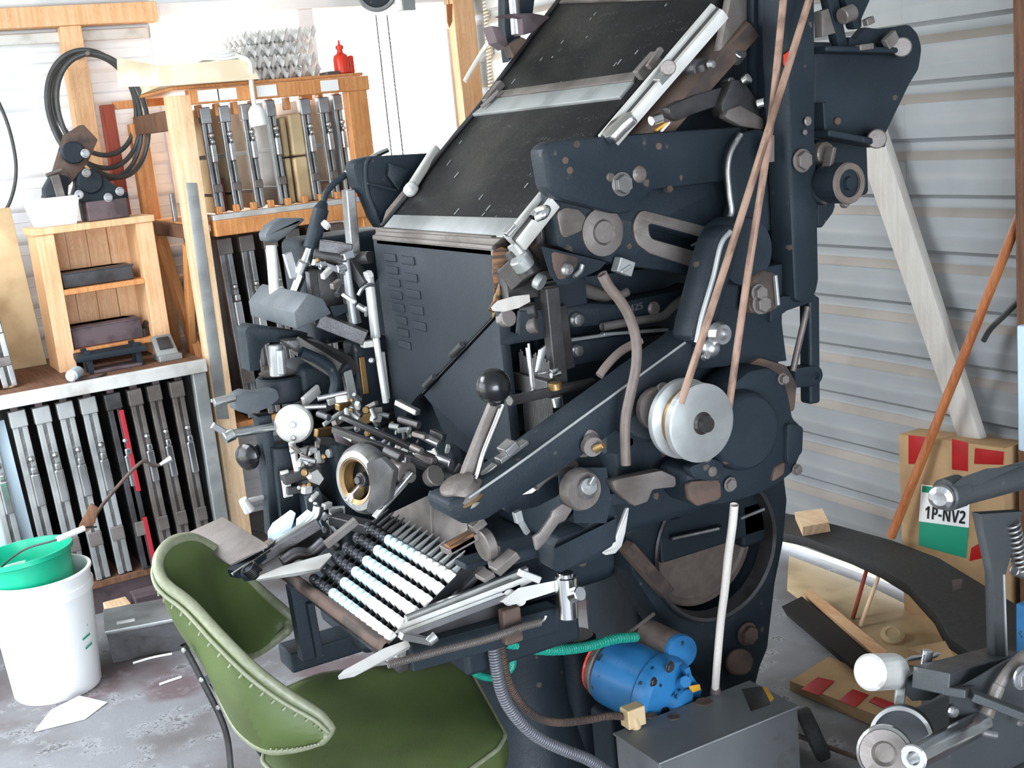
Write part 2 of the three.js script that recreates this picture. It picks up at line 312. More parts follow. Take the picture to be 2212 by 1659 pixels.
{ // right wall: galvanised sheets with pressed grooves and a gap over the floor
  const w = structGroup('wall_right'), pitch = 0.1602, grooves = Array.from({ length: 16 }, (_, k) => 0.132 + pitch * k);
  const prof = [[0.028, 0]]; for (const y of grooves) prof.push([y - 0.062, 0], [y - 0.058, -0.001], [y - 0.034, -0.016], [y - 0.03, -0.018], [y - 0.011, -0.018], [y - 0.008, -0.016], [y + 0.002, 0], [y + 0.03, 0.0005], [y + 0.045, 0.002], [y + 0.05, 0.0005], [y + 0.07, 0.0008], [y + 0.085, 0]);
  const run = (at, z0, z1, from = prof) => { const pos = [], P = (z, q, o) => [at - q[1] + o, q[0], z], quad = (A, B, C, D) => pos.push(...A, ...B, ...C, ...A, ...C, ...D); const L = from.filter((q) => q[0] < CEIL);
    for (let i = 0; i + 1 < L.length; i++) { quad(P(z0, L[i], 0), P(z1, L[i], 0), P(z1, L[i + 1], 0), P(z0, L[i + 1], 0)); quad(P(z0, L[i + 1], 0.003), P(z1, L[i + 1], 0.003), P(z1, L[i], 0.003), P(z0, L[i], 0.003)); }
    const g = new THREE.BufferGeometry(); g.setAttribute('position', new THREE.Float32BufferAttribute(pos, 3)); g.computeVertexNormals(); return toCreasedNormals(g, 0.5); };
  for (const [a, z, dx] of [[-5.2, -3.9, 0], [-3.93, -2.6, 0.003], [-2.63, -1.3, 0], [-1.33, 0.6, 0.003], [0.57, 2.45, 0]]) part(w, 'wall_sheet', M.galv, run(WX + dx, z, a));
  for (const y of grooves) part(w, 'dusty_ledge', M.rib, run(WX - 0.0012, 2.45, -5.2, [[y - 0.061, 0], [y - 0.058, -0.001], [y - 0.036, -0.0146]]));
}
struct('trim_5', M.darkBoard, [BX([2.69, 0, ([2.69,1.4115,-2.1695])[2] - 0.0], [2.785, CEIL, ([2.69,1.4115,-2.1695])[2] + 0.1], 0.004)]);
{ // back wall: white sheets left of, below and above the window
  const w = structGroup('wall_back');
  part(w, 'wall_sheet', M.white, ribSheet('z', WZ, LX, -0.2, 0, CEIL, 0.126, 0.02, 1));
  part(w, 'wall_sheet', M.white, ribSheet('z', WZ, -0.22, 1.36, 0, CEIL, 0.126, 0.02, 1));
  part(w, 'wall_sheet', M.white, ribSheet('z', WZ, 1.36, WX, 0, 1.4, 0.126, 0.02, 1));
  part(w, 'wall_sheet', M.white, ribSheet('z', WZ, 1.36, WX, 2.12, CEIL, 0.126, 0.114, 1));
}
struct('trim_1', M.pine, [BX([LX, 2.085, WZ + 0.02], [1.36, 2.16, WZ + 0.11], 0.004)]);           // wall plate
struct('trim_2', M.whiteMetal, [BX([-0.2, 2.03, WZ + 0.02], [1.33, 2.07, WZ + 0.045], 0.004)]);
struct('trim_3', M.pine, [BX([0.985, 0, WZ + 0.02], [1.065, 2.085, WZ + 0.1], 0.004)]);           // stud with the hose
struct('trim_4', M.pine, [BX([2.67, 0, WZ + 0.02], [2.775, CEIL, WZ + 0.1], 0.004)]);             // corner post
{
  const w = structGroup('window_1');
  part(w, 'window_frame', M.white, BX([1.34, 1.37, WZ - 0.03], [1.39, 2.16, WZ + 0.03]), BX([2.66, 1.37, WZ - 0.03], [2.71, 2.16, WZ + 0.03]), BX([1.39, 1.37, WZ - 0.03], [2.66, 1.42, WZ + 0.03]), BX([1.39, 2.11, WZ - 0.03], [2.66, 2.16, WZ + 0.03]));
  part(w, 'window_mullion', M.white, BX([1.97, 1.42, WZ - 0.02], [2.04, 2.11, WZ + 0.02]));
  part(w, 'pane', M.glass, BX([1.39, 1.42, WZ - 0.002], [1.97, 2.11, WZ + 0.002], 0));
  part(w, 'pane', M.glass, BX([2.04, 1.42, WZ - 0.002], [2.66, 2.11, WZ + 0.002], 0));
}
struct('wall_left', M.white, [BX([LX - 0.05, 0, WZ], [LX, CEIL, -4.3]), BX([LX - 0.05, 2.2, -4.3], [LX, CEIL, -1.5]), BX([LX - 0.05, 0, -1.5], [LX, CEIL, FZ])]);
struct('wall_front', M.galv, [BX([LX, 0, FZ], [-1.65, CEIL, FZ + 0.05]), BX([-1.65, 2.1, FZ], [0.95, CEIL, FZ + 0.05]), BX([0.95, 0, FZ], [WX, CEIL, FZ + 0.05])]);

// ---------- magazines: one kind, many copies ----------
function makeMagazine(side, barMat, h, base, label, group, o = {}) {
  const t = thing('type_magazine', label, 'type magazine', base, group);
  const [x, y, z] = base, w = o.w ?? 0.034, d = o.d ?? 0.5;
  part(t, 'side_plate', side, BX([x - w * 0.3, y, z - d], [x + w * 0.3, y + h, z - 0.012], 0.003));
  part(t, 'cross_band', M.darkSteel, BX([x - w * 0.36, y + h * 0.52, z - d + 0.02], [x + w * 0.36, y + h * 0.56, z - 0.03], 0.002), BX([x - w * 0.36, y + h * 0.16, z - d + 0.02], [x + w * 0.36, y + h * 0.19, z - 0.03], 0.002));
  part(t, 'front_rail', barMat, BX([x - w / 2, y + 0.004, z - 0.02], [x - w * 0.1, y + h, z], 0.003), BX([x + w * 0.12, y + 0.004, z - 0.02], [x + w / 2, y + h, z - 0.004], 0.003), BX([x - w * 0.2, y + 0.006, z - 0.018], [x + w * 0.2, y + h - 0.01, z - 0.012], 0.002));
  part(t, 'end_cap', o.cap ?? M.zinc, BX([x - w * 0.56, y + h - 0.055, z - 0.03], [x + w * 0.56, y + h + 0.004, z + 0.006], 0.004));
  const lt = part(t, 'latch', M.chrome, BX([x - w * 0.1, y + h * 0.48, z - 0.004], [x + w * 0.5, y + h * 0.66, z + 0.012], 0.006), BX([x - w * 0.02, y + h * 0.66, z - 0.002], [x + w * 0.44, y + h * 0.7, z + 0.02], 0.007));
  part(lt, 'latch_screw', M.chrome, SP([x + w * 0.2, y + h * 0.74, z + 0.006], 0.011, 12));
  part(t, 'foot_clip', M.worn, BX([x - w * 0.4, y + h * 0.2, z - 0.004], [x + w * 0.5, y + h * 0.28, z + 0.01], 0.004));
  return t;
}
function copyOf(src, base, label, lean = 0, turn = 0, group) {
  const c = src.clone(); c.name = numbered(topNames, src.name.replace(/_\d{3}$/, '')); c.position.set(...base); c.rotation.set(0, turn, lean);
  c.userData = { ...src.userData, label }; if (group) c.userData.group = group; scene.add(c);
  c.traverse((m) => { if (m !== c) m.name = numbered(partNames, m.name.replace(/_\d{3}$/, '')); });
  return c;
}
// ---------- magazine bench ----------
const BZ = -4.4, BY = 0.845;
{
  const t = thing('storage_bench', 'low bench with a pale worn top and magazines racked upright beneath it', 'bench', [0.6, 0, -4.7]);
  part(t, 'bench_top', M.darkBoard, BX([-0.25, BY - 0.036, -5.08], [1.155, BY, BZ - 0.012], 0.003));
  part(t, 'edge_strip', M.whiteMetal, BX([-0.25, BY - 0.044, BZ - 0.012], [1.16, BY + 0.003, BZ + 0.006], 0.003));
  part(t, 'end_panel', M.zinc, BX([1.105, 0, -4.44], [1.155, BY - 0.044, BZ - 0.002], 0.004), BX([1.13, 0, -5.06], [1.15, BY - 0.044, -4.44], 0.003));
  part(t, 'end_panel', M.zinc, BX([-0.25, 0, -5.06], [-0.2, BY - 0.044, BZ - 0.002], 0.004));
  part(t, 'bottom_shelf', M.darkBoard, BX([-0.2, 0.1, -5.06], [1.105, 0.125, BZ - 0.03], 0.003));
  part(t, 'plinth', M.mauve, BX([-0.2, 0, BZ - 0.09], [1.105, 0.1, BZ - 0.05], 0.003));
  part(t, 'guide_block', M.mauve, ...[0.02, 0.1, 0.18, 0.26, 0.34, 0.42, 0.5, 0.58, 0.66, 0.74, 0.82, 0.9, 0.98, 1.06].map((x) => BX([x - 0.012, BY - 0.085, BZ - 0.06], [x + 0.012, BY - 0.036, BZ - 0.03], 0.003)));
}
const BENCHG = 'type magazines racked under the bench';
{
  const src = makeMagazine(M.darkSteel, M.zinc, 0.655, [0.612, 0.125, BZ - 0.02], 'pale-railed magazine under the bench, second from the left of the bright four', BENCHG, { w: 0.05, d: 0.52 });
  src.rotation.z = 0.045;
  const place = (x, label, lean = 0.045) => copyOf(src, [x, 0.125, BZ - 0.02 - rr(0, 0.012)], label, lean);
  place(0.43, 'pale-railed magazine partly behind the green bucket rim, far left under the bench');
  place(0.535, 'pale-railed magazine under the bench, leftmost of the bright four beside the blue-grey panel');
  place(0.69, 'pale-railed magazine under the bench, third of the bright four from the left');
  place(0.768, 'pale-railed magazine under the bench, left neighbour of the red-striped one');
  const dk = makeMagazine(M.darkSteel, M.worn, 0.655, [0.927, 0.125, BZ - 0.02], 'dull grey-railed magazine under the bench, right neighbour of the red-striped one', BENCHG, { w: 0.044, d: 0.52, cap: M.worn });
  dk.rotation.z = 0.045;
  copyOf(dk, [0.997, 0.125, BZ - 0.03], 'dull grey-railed magazine under the bench, second from the right end', 0.045);
  copyOf(dk, [1.066, 0.125, BZ - 0.02], 'dull grey-railed magazine under the bench, nearest the right end panel', 0.03);
  const rd = makeMagazine(M.darkSteel, M.darkSteel, 0.655, [0.85, 0.125, BZ - 0.02], 'magazine with a red painted stripe down its front, under the bench', BENCHG, { w: 0.05, d: 0.52, cap: M.darkSteel });
  rd.rotation.z = 0.045;
  part(rd, 'red_stripe', M.redPaint, BX([0.86, 0.42, BZ - 0.018], [0.876, 0.72, BZ - 0.006], 0.002), BX([0.86, 0.15, BZ - 0.018], [0.876, 0.32, BZ - 0.006], 0.002)).userData.label = 'red painted stripe';
  copyOf(src, [0.3, 0.125, BZ - 0.04], 'magazine at the left edge of the photo, behind the green bucket', 0.045);
  single('blue_sheet', 'flat blue-grey sheet standing between magazines under the bench', 'panel', M.paperBlue, PL([[0.355, 0.126, BZ - 0.06], [0.5, 0.126, BZ - 0.06], [0.466, 0.755, BZ - 0.06], [0.325, 0.755, BZ - 0.06]], 'z', 0.006));
}
// two magazines standing on the bench at the left
{
  const TOPG = 'type magazines standing on the bench top';
  const a = makeMagazine(M.tan, M.chrome, 0.4, [0.512, BY + 0.001, -4.52], 'bright magazine standing on the bench against the brown board, right one of two', TOPG, { w: 0.05, d: 0.3, cap: M.worn });
  a.rotation.z = 0.07;
  copyOf(a, [0.435, BY + 0.001, -4.5], 'bright magazine standing on the bench at the left edge of the photo', 0.07);
}
single('brown_board', 'plain brown board leaning upright behind the bench top at left', 'board', M.tan, PL([[0.2, BY, -4.93], [0.7, BY, -4.93], [0.67, 1.44, -4.95], [0.2, 1.44, -4.95]], 'z', 0.018));
// ---------- open cabinet on the bench ----------
{
  const z = -4.66, zb = -4.86, x0 = 0.7, x1 = 1.112, yt = 1.36;
  const t = thing('pine_cabinet', 'small open pine cabinet with one middle shelf, standing on the bench', 'cabinet', [0.9, BY, -4.76]);
  part(t, 'side_board', M.pine, BX([x0, BY, zb], [x0 + 0.062, yt - 0.02, z], 0.003));
  part(t, 'side_board', M.pine, BX([x1 - 0.062, BY, zb], [x1, yt - 0.02, z], 0.003));
  part(t, 'top_board', M.pine, BX([x0 - 0.012, yt - 0.02, zb], [x1 + 0.006, yt + 0.004, z + 0.008], 0.003));
  part(t, 'shelf', M.pineOrange, BX([x0 + 0.06, 1.118, zb + 0.01], [x1 - 0.06, 1.138, z - 0.002], 0.003));
  part(t, 'shelf', M.pineOrange, BX([x0 + 0.06, 0.9, zb + 0.01], [x1 - 0.06, 0.918, z - 0.002], 0.003));
  for (let i = 0; i < 4; i++) part(t, 'back_plank', M.pine, BX([x0 + 0.056 + i * 0.0752, BY, zb], [x0 + 0.129 + i * 0.0752, yt - 0.02, zb + 0.012 + (i % 2) * 0.003], 0.002));
  const box = (n, label, y, h, m) => { const b = thing(n, label, 'metal box', [0.89, y, z - 0.08]); part(b, 'box_body', m, BX([0.768, y, z - 0.155], [1.02, y + h, z - 0.03], 0.004)); part(b, 'box_lid', m, PL([[0.766, y + h, z - 0.028], [1.024, y + h, z - 0.028], [0.985, y + h, z - 0.16], [0.766, y + h, z - 0.16]], 'y', 0.006)); return b; };
  box('flat_box', 'flat dark metal box on the middle shelf of the pine cabinet', 1.139, 0.055, M.darkSteel);
  box('mauve_box', 'flat dull purple metal box on the bottom shelf of the pine cabinet', 0.919, 0.075, M.mauve);
  single('small_fitting', 'small dark metal fitting at the right of the cabinet bottom shelf', 'fitting', M.darkSteel, [CY([1.03, 0.919, z - 0.06], [1.03, 0.95, z - 0.06], 0.016), CY([1.03, 0.95, z - 0.06], [1.042, 0.975, z - 0.05], 0.008)]);
}
// on the bench top
{
  const t = thing('iron_stand', 'black cast iron stand with open legs on the bench in front of the cabinet', 'stand', [0.9, BY, -4.55]);
  part(t, 'stand_top', M.paint, PL([[0.735, 0.918, -4.5], [0.98, 0.945, -4.5], [0.985, 0.945, -4.6], [0.745, 0.915, -4.6]], 'y', 0.022));
  for (const [a, b] of [[0.78, -4.52], [0.95, -4.52], [0.78, -4.59], [0.95, -4.59]]) part(t, 'leg', M.paint, BAR([a, 0.93, b], [a + 0.006, BY + 0.001, b], 0.018, 0.02, [1, 0, 0]));
  part(t, 'foot_plate', M.mauve, BX([0.79, BY + 0.0005, -4.6], [0.96, BY + 0.012, -4.51], 0.003));
  const c = thing('small_steel_case', 'small open steel case at the right end of the bench top', 'case', [1.06, BY, -4.56]);
  part(c, 'case_base', M.zinc, BX([1.02, BY, -4.61], [1.105, BY + 0.022, -4.5], 0.004));
  part(c, 'case_lid', M.zinc, PL([[1.018, BY + 0.022, -4.52], [1.098, BY + 0.022, -4.52], [1.094, BY + 0.088, -4.585], [1.02, BY + 0.088, -4.585]], [0, 0.7, 0.7], 0.01, { r: 0.006 }));
  part(c, 'case_recess', M.darkSteel, PL([[1.034, BY + 0.045, -4.53], [1.084, BY + 0.045, -4.53], [1.08, BY + 0.082, -4.567], [1.036, BY + 0.082, -4.567]], [0, 0.7, 0.7], 0.006));
  const p = thing('pipe_stub', 'short pale pipe end lying on the bench beside the iron stand', 'pipe', [0.72, BY, -4.46]);
  part(p, 'pipe_wall', M.paperBlue, CY([0.735, BY + 0.021, -4.5], [0.7, BY + 0.021, -4.43], 0.021));
  part(p, 'pipe_plug', M.plasticWhite, CY([0.7, BY + 0.021, -4.43], [0.694, BY + 0.021, -4.419], 0.015));
  single('scrap_wire', 'thin scrap of bent wire on the bench top edge', 'wire', M.darkSteel, TU([[0.71, BY + 0.005, -4.42], [0.75, BY + 0.006, -4.43], [0.79, BY + 0.004, -4.425], [0.82, BY + 0.006, -4.45]], 0.0035));
}
// on the cabinet top: white tub, mauve block and a dark casting
{
  const y = 1.365;
  const t = thing('white_tub', 'white plastic tub on top of the pine cabinet', 'tub', [0.78, y, -4.76]);
  const L = [[0.722, y, -4.7], [0.852, y, -4.7], [0.852, y, -4.82], [0.722, y, -4.82]], T = [[0.7, y + 0.095, -4.68], [0.872, y + 0.095, -4.68], [0.872, y + 0.095, -4.84], [0.7, y + 0.095, -4.84]];
  part(t, 'tub_body', M.plasticWhite, HU([...L, ...T]));
  part(t, 'tub_rim', M.plasticWhite, BX([0.695, y + 0.088, -4.845], [0.877, y + 0.1, -4.675], 0.004));
  single('mauve_block', 'dull purple metal block on the cabinet top beside the white tub', 'block', M.mauve, BX([0.895, y, -4.84], [1.04, y + 0.07, -4.69], 0.004));
  const c = thing('dark_casting', 'dark cast machine head with a slanted arm standing on the cabinet top', 'machine part', [0.88, y + 0.07, -4.78]);
  part(c, 'slanted_arm', M.rust, PL([[0.8746,1.6762,-4.75],[0.9417,1.7094,-4.75],[0.9842,1.6494,-4.75],[0.9352,1.5714,-4.75],[0.8618,1.503,-4.75],[0.7892,1.455,-4.75],[0.7579,1.4588,-4.75],[0.8151,1.5511,-4.75]], 'z', 0.06, { r: 0.01 }));
  part(c, 'arm_hub', M.paint, DISC([0.8874,1.612,-4.72], 'z', 0.04, 0.09), DISC([0.9262,1.5057,-4.71], 'z', 0.045, 0.1));
  part(c, 'base_casting', M.paint, PL([[0.8855,1.5036,-4.72],[0.9593,1.5353,-4.72],[1.0076,1.4866,-4.72],[1.0548,1.4475,-4.72],[1.0462,1.4147,-4.72],[0.9152,1.4271,-4.72],[0.8598,1.447,-4.72]], 'z', 0.1, { r: 0.008 }), PL([[0.7706,1.4969,-4.73],[0.8116,1.5513,-4.73],[0.8588,1.5264,-4.73],[0.8383,1.4428,-4.73],[0.765,1.445,-4.73]], 'z', 0.08, { r: 0.008 }));
  part(c, 'lever', M.worn, BAR([0.8049,1.542,-4.7], [0.8162,1.4392,-4.7], 0.016, 0.03, [1, 0, 0]), CY([0.7764,1.5419,-4.7], [0.8331,1.5585,-4.7], 0.007));
  part(c, 'clamp_bolt', M.steel, ...[[145, 395], [168, 352], [172, 312], [205, 408], [232, 398]].map(([a, b]) => BO([0.9 + (a - 160) * 0.00165, 1.49 - (b - 380) * 0.0017, -4.695], 'z', 0.013, 0.02)));
}
// ---------- hose coil and cable on the back wall ----------
{
  const t = thing('hose_coil', 'coil of dark flexible hose hanging from the wall stud', 'hose', [1.05, 1.4, WZ + 0.15]);
  const loop = (cx, cy, a, b, z, rot) => Array.from({ length: 22 }, (_, i) => { const q = i / 22 * 2 * Math.PI, u = a * Math.cos(q), v = b * Math.sin(q); return [cx + u * Math.cos(rot) - v * Math.sin(rot), cy + u * Math.sin(rot) + v * Math.cos(rot), z + 0.025 * Math.sin(q * 2)]; });
  for (const [cx, cy, a, b, z, rot] of [[1.045, 1.757, 0.163, 0.215, -4.98, 0.12], [1.035, 1.742, 0.166, 0.24, -4.955, 0.14], [1.06, 1.735, 0.158, 0.232, -4.93, 0.18], [1.05, 1.78, 0.15, 0.19, -5.005, 0.2]]) part(t, 'hose_turn', M.hoseDark, TU(loop(cx, cy, a, b, z, rot), 0.0095, 90, { closed: true }));
  part(t, 'hose_hook', M.worn, CY([1.03, 1.965, WZ + 0.1], [1.03, 1.965, -4.9], 0.008));
  single('black_cable', 'thin black cable looped down the white wall at the left edge of the photo', 'cable', M.hoseDark, TU([[0.678,1.9447,-5.08],[0.7117,1.8416,-5.08],[0.7326,1.7551,-5.08],[0.7408,1.6688,-5.08],[0.7376,1.5829,-5.08],[0.7147,1.4987,-5.08],[0.672,1.4253,-5.08],[0.6114,1.3806,-5.08]], 0.0065, 60));
}
// ---------- wooden rack ----------
const RZ = -4.45;
{
  const t = thing('magazine_rack', 'tall orange pine rack holding rows of type magazines on two levels', 'rack', [1.6, 0, -4.75]);
  const bt = 1.745;
  part(t, 'front_post', M.pinePale, PL([[1.1793,1.7709,-4.45],[1.2609,1.7709,-4.45],[1.2465,0.206,-4.45],[1.2436,-0.012,-4.45],[1.1702,0.0083,-4.45],[1.1761,0.2164,-4.45]], 'z', 0.06));
  part(t, 'front_post', M.pineOrange, BX([1.85, 0, RZ - 0.06], [1.93, 1.78, RZ - 0.002], 0.004));
  part(t, 'rear_post', M.pineOrange, BX([1.17, 0, -5.08], [1.235, 1.7, -5.02], 0.004), BX([1.87, 0, -5.08], [1.93, 1.78, -5.02], 0.004));
  part(t, 'metal_strip', M.zinc, PL([[1.1972,1.4702,-4.447],[1.2348,1.4659,-4.447],[1.224,0.6024,-4.447],[1.1815,0.6112,-4.447]], 'z', 0.004)).userData.label = 'galvanised strip on the front post';
  part(t, 'top_rail', M.pineOrange, BX([1.255, 1.735, RZ - 0.05], [1.94, 1.788, RZ + 0.004], 0.004));
  part(t, 'middle_rail', M.pineOrange, BX([1.275, 1.268, RZ - 0.05], [1.86, 1.325, RZ + 0.012], 0.004));
  part(t, 'side_rail', M.darkBoard, BX([1.185, 1.655, -5.03], [1.225, 1.725, -4.5], 0.004), BX([1.185, 1.27, -5.03], [1.225, 1.32, -4.5], 0.004));
  part(t, 'shelf_board', M.pineOrange, BX([1.2, 1.31, -5.05], [1.86, 1.326, RZ - 0.05], 0.003));
  part(t, 'shelf_edge', M.whiteMetal, BX([1.275, 1.325, RZ - 0.05], [1.86, 1.345, RZ + 0.006], 0.003));
  part(t, 'shelf_board', M.pineOrange, BX([1.2, 0.55, -5.05], [1.86, 0.57, RZ - 0.05], 0.003));
  part(t, 'top_board', M.pineOrange, BX([1.2, 1.79, -5.05], [1.93, 1.802, RZ - 0.02], 0.003));
  part(t, 'brace', M.pineOrange, BAR([1.21, 1.25, -4.98], [1.235, 0.4, -4.56], 0.07, 0.03, [1, 0, 0]), BAR([1.205, 0.4, -4.95], [1.215, 1.24, -4.62], 0.05, 0.025, [1, 0, 0]));
  part(t, 'rail_tag', M.paper, ...[[1.285, 1.36], [1.355, 1.425], [1.5, 1.575], [1.745, 1.815]].map(([a, b], i) => BX([a, 1.742, RZ + 0.004], [b, 1.782, RZ + 0.006], 0.0005))).userData.label = 'white paper tags tacked to the top rail';
  part(t, 'guide_peg', M.pineOrange, ...Array.from({ length: 9 }, (_, i) => BX([1.29 + i * 0.066, 1.69, RZ - 0.09], [1.31 + i * 0.066, 1.735, RZ - 0.05], 0.003)));
  part(t, 'guide_peg', M.pineOrange, ...Array.from({ length: 9 }, (_, i) => BX([1.3 + i * 0.066, 1.345, RZ - 0.05], [1.32 + i * 0.066, 1.372, RZ - 0.02], 0.003)));
}
single('red_plank', 'dull red upright plank behind the hose coil beside the rack', 'plank', M.redWood, [BX([1.075, 0, -5.08], [1.125, 1.78, -5.04], 0.003)]);
single('wall_batten', 'orange horizontal batten behind the rack corner', 'batten', M.pineOrange, [BX([1.126, 1.76, -5.08], [1.36, 1.79, -5.05], 0.003)]);
{
  const G1 = 'type magazines on the upper rack level', G2 = 'type magazines on the lower rack level', y = 1.346;
  const grey = makeMagazine(M.tan, M.steel, 0.375, [1.322, y, RZ - 0.045], 'steel-railed magazine on the upper rack level, first right of the wide post', G1, { w: 0.036, d: 0.5, cap: M.steel });
  grey.rotation.z = 0.02;
  const up = (x, l, dz = 0) => copyOf(grey, [x, y, RZ - 0.045 + dz], l, 0.02);
  up(1.392, 'steel-railed magazine on the upper rack level, left of the hanging white plug');
  up(1.474, 'steel-railed magazine on the upper rack level, right of the hanging white plug');
  const gp = makeMagazine(M.darkSteel, M.zinc, 0.38, [1.568, y, RZ - 0.05], 'grey-sided magazine in the middle of the upper rack level', G1, { w: 0.034, d: 0.5, cap: M.steel });
  gp.rotation.z = 0.02;
  up(1.7, 'steel-railed magazine on the upper rack level, right of the pair of tan packs');
  up(1.773, 'steel-railed magazine on the upper rack level, second from its right post');
  copyOf(gp, [1.83, y, RZ - 0.05], 'grey-sided magazine on the upper rack level against its right post', 0.015);
  single('tan_pack', 'tan wrapped pack on the upper rack level, wider of the pair', 'pack', M.tan, [BX([1.628, y, -4.9], [1.683, y + 0.17, RZ - 0.06], 0.01), BX([1.628, y + 0.175, -4.9], [1.683, y + 0.33, RZ - 0.06], 0.01)]);
  single('tan_pack', 'tan wrapped pack on the upper rack level, narrower of the pair', 'pack', M.tan, [BX([1.596, y, -4.9], [1.62, y + 0.17, RZ - 0.07], 0.008), BX([1.596, y + 0.175, -4.9], [1.62, y + 0.32, RZ - 0.07], 0.008)]);
  single('red_book', 'dark red slab between magazines on the upper rack level', 'slab', M.redWood, BX([1.346, y, -4.9], [1.37, y + 0.12, RZ - 0.12], 0.004));
  single('standing_grey_pipe', 'short grey bar standing between the rack posts at left', 'bar', M.steel, [BX([1.2, 1.321, -4.72], [1.216, 1.43, -4.7], 0.003)]);
  const lo = makeMagazine(M.darkSteel, M.steel, 0.68, [1.34, 0.571, RZ - 0.06], 'tall dark magazine on the lower rack level, nearest the metal-stripped post', G2, { w: 0.05, d: 0.5, cap: M.worn });
  lo.rotation.z = 0.03;
  const low = (x, l) => copyOf(lo, [x, 0.571, RZ - 0.06], l, 0.025);
  low(1.42, 'tall dark magazine on the lower rack level, second from the metal-stripped post');
  low(1.51, 'tall dark magazine on the lower rack level, behind the curved black arm');
  low(1.6, 'tall dark magazine on the lower rack level, behind the silver lever');
  low(1.69, 'tall dark magazine on the lower rack level, second from the cast left bracket');
  low(1.78, 'tall dark magazine on the lower rack level, nearest the cast left bracket');
}
// on top of the rack
{
  const y = 1.803;
  const t = thing('flat_carton', 'cream cardboard carton lid lying on top of the rack', 'carton', [1.35, y, -4.7]);
  part(t, 'carton_body', M.carton, HU([[1.14, y, -4.38], [1.5, y, -4.4], [1.5, y, -4.9], [1.2, y, -4.9], [1.15, y + 0.07, -4.42], [1.49, y + 0.075, -4.44], [1.49, y + 0.07, -4.88], [1.22, y + 0.06, -4.88]]));
  part(t, 'carton_flap', M.carton, PL([[1.15, y + 0.005, -4.38], [1.03, y + 0.005, -4.5], [1.1, y + 0.07, -4.7], [1.18, y + 0.07, -4.5]], [-0.3, 0.8, 0.4], 0.004));
  const p = thing('extension_lead', 'coiled white cord with a white plug hanging over the rack rail', 'extension lead', [1.45, 1.6, RZ]);
  part(p, 'cord_coil', M.cable, ...[0, 1, 2].map((k) => TU(Array.from({ length: 14 }, (_, i) => { const a = i / 14 * 2 * Math.PI; return [1.4 + (0.075 - k * 0.012) * Math.cos(a), y + 0.083 + k * 0.011 + 0.004 * Math.sin(3 * a), -4.5 + (0.05 - k * 0.006) * Math.sin(a)]; }), 0.006, 50, { closed: true })));
  part(p, 'cord_lead', M.cable, TU([[1.45, y + 0.09, -4.47], [1.475, y + 0.06, -4.41], [1.478, y - 0.02, -4.43], [1.48, 1.71, -4.435]], 0.0085));
  part(p, 'plug', M.plasticWhite, LA([[0, 0], [0.016, 0.002], [0.029, 0.02], [0.032, 0.05], [0.03, 0.075], [0, 0.077]].map(([a, b]) => [a, b]), [1.48, 1.715, -4.428], [0.06, -1, 0.06]));
  // pulp egg trays
  const tray = thing('egg_tray', 'grey pulp egg tray on the rack, lowest of the stack of four', 'egg tray', [1.64, y, -4.66], 'egg trays stacked on the rack');
  const cups = []; const nx = 5.5, nz = 5, pt = 0.053;
  const seg = 48, g = new THREE.PlaneGeometry(nx * pt, nz * pt, seg, 40); g.rotateX(-Math.PI / 2);
  const q = g.attributes.position;
  for (let i = 0; i < q.count; i++) { const a = Math.cos(q.getX(i) / pt * 2 * Math.PI) * Math.cos(q.getZ(i) / pt * 2 * Math.PI); q.setY(i, 0.024 + 0.023 * Math.sign(a) * Math.pow(Math.abs(a), 0.85)); }
  g.computeVertexNormals(); const g2 = g.clone(); g2.translate(0, -0.004, 0); g2.index.array.reverse(); g2.computeVertexNormals();
  for (const k of [g, g2]) k.translate(1.64, y, -4.66);
  part(tray, 'cup_sheet', M.pulp, clean(g), clean(g2)); tray.rotation.y = 0.06;
  copyOf(tray, [1.632, y + 0.043, -4.65], 'grey pulp egg tray, second from the bottom of the stack on the rack', 0, 0.02);
  copyOf(tray, [1.63, y + 0.088, -4.67], 'grey pulp egg tray, third from the bottom of the stack on the rack', 0.03, 0.1);
  copyOf(tray, [1.645, y + 0.135, -4.66], 'grey pulp egg tray, topmost of the stack on the rack', 0.025, 0.04);
  const b = thing('red_bottle', 'small red plastic bottle with a shoulder on the rack beam end', 'bottle', [1.875, y, -4.52]);
  part(b, 'bottle_body', M.redPlastic, LA([[0, 0], [0.028, 0], [0.031, 0.004], [0.031, 0.055], [0.026, 0.068], [0.012, 0.078], [0.011, 0.09], [0, 0.09]], [1.868, y, -4.52], 'y'));
  part(b, 'bottle_cap', M.redPlastic, LA([[0, 0], [0.016, 0], [0.015, 0.014], [0.006, 0.017], [0.0035, 0.034], [0, 0.034]], [1.868, y + 0.09, -4.52], 'y'));
  part(b, 'bottle_handle', M.redPlastic, BX([1.895, y, -4.535], [1.915, y + 0.065, -4.505], 0.005));
  single('grey_slab', 'thin grey slab under the red bottle on the rack', 'slab', M.worn, BX([1.79, y - 0.0005, -4.56], [1.84, y + 0.012, -4.48], 0.003));
}
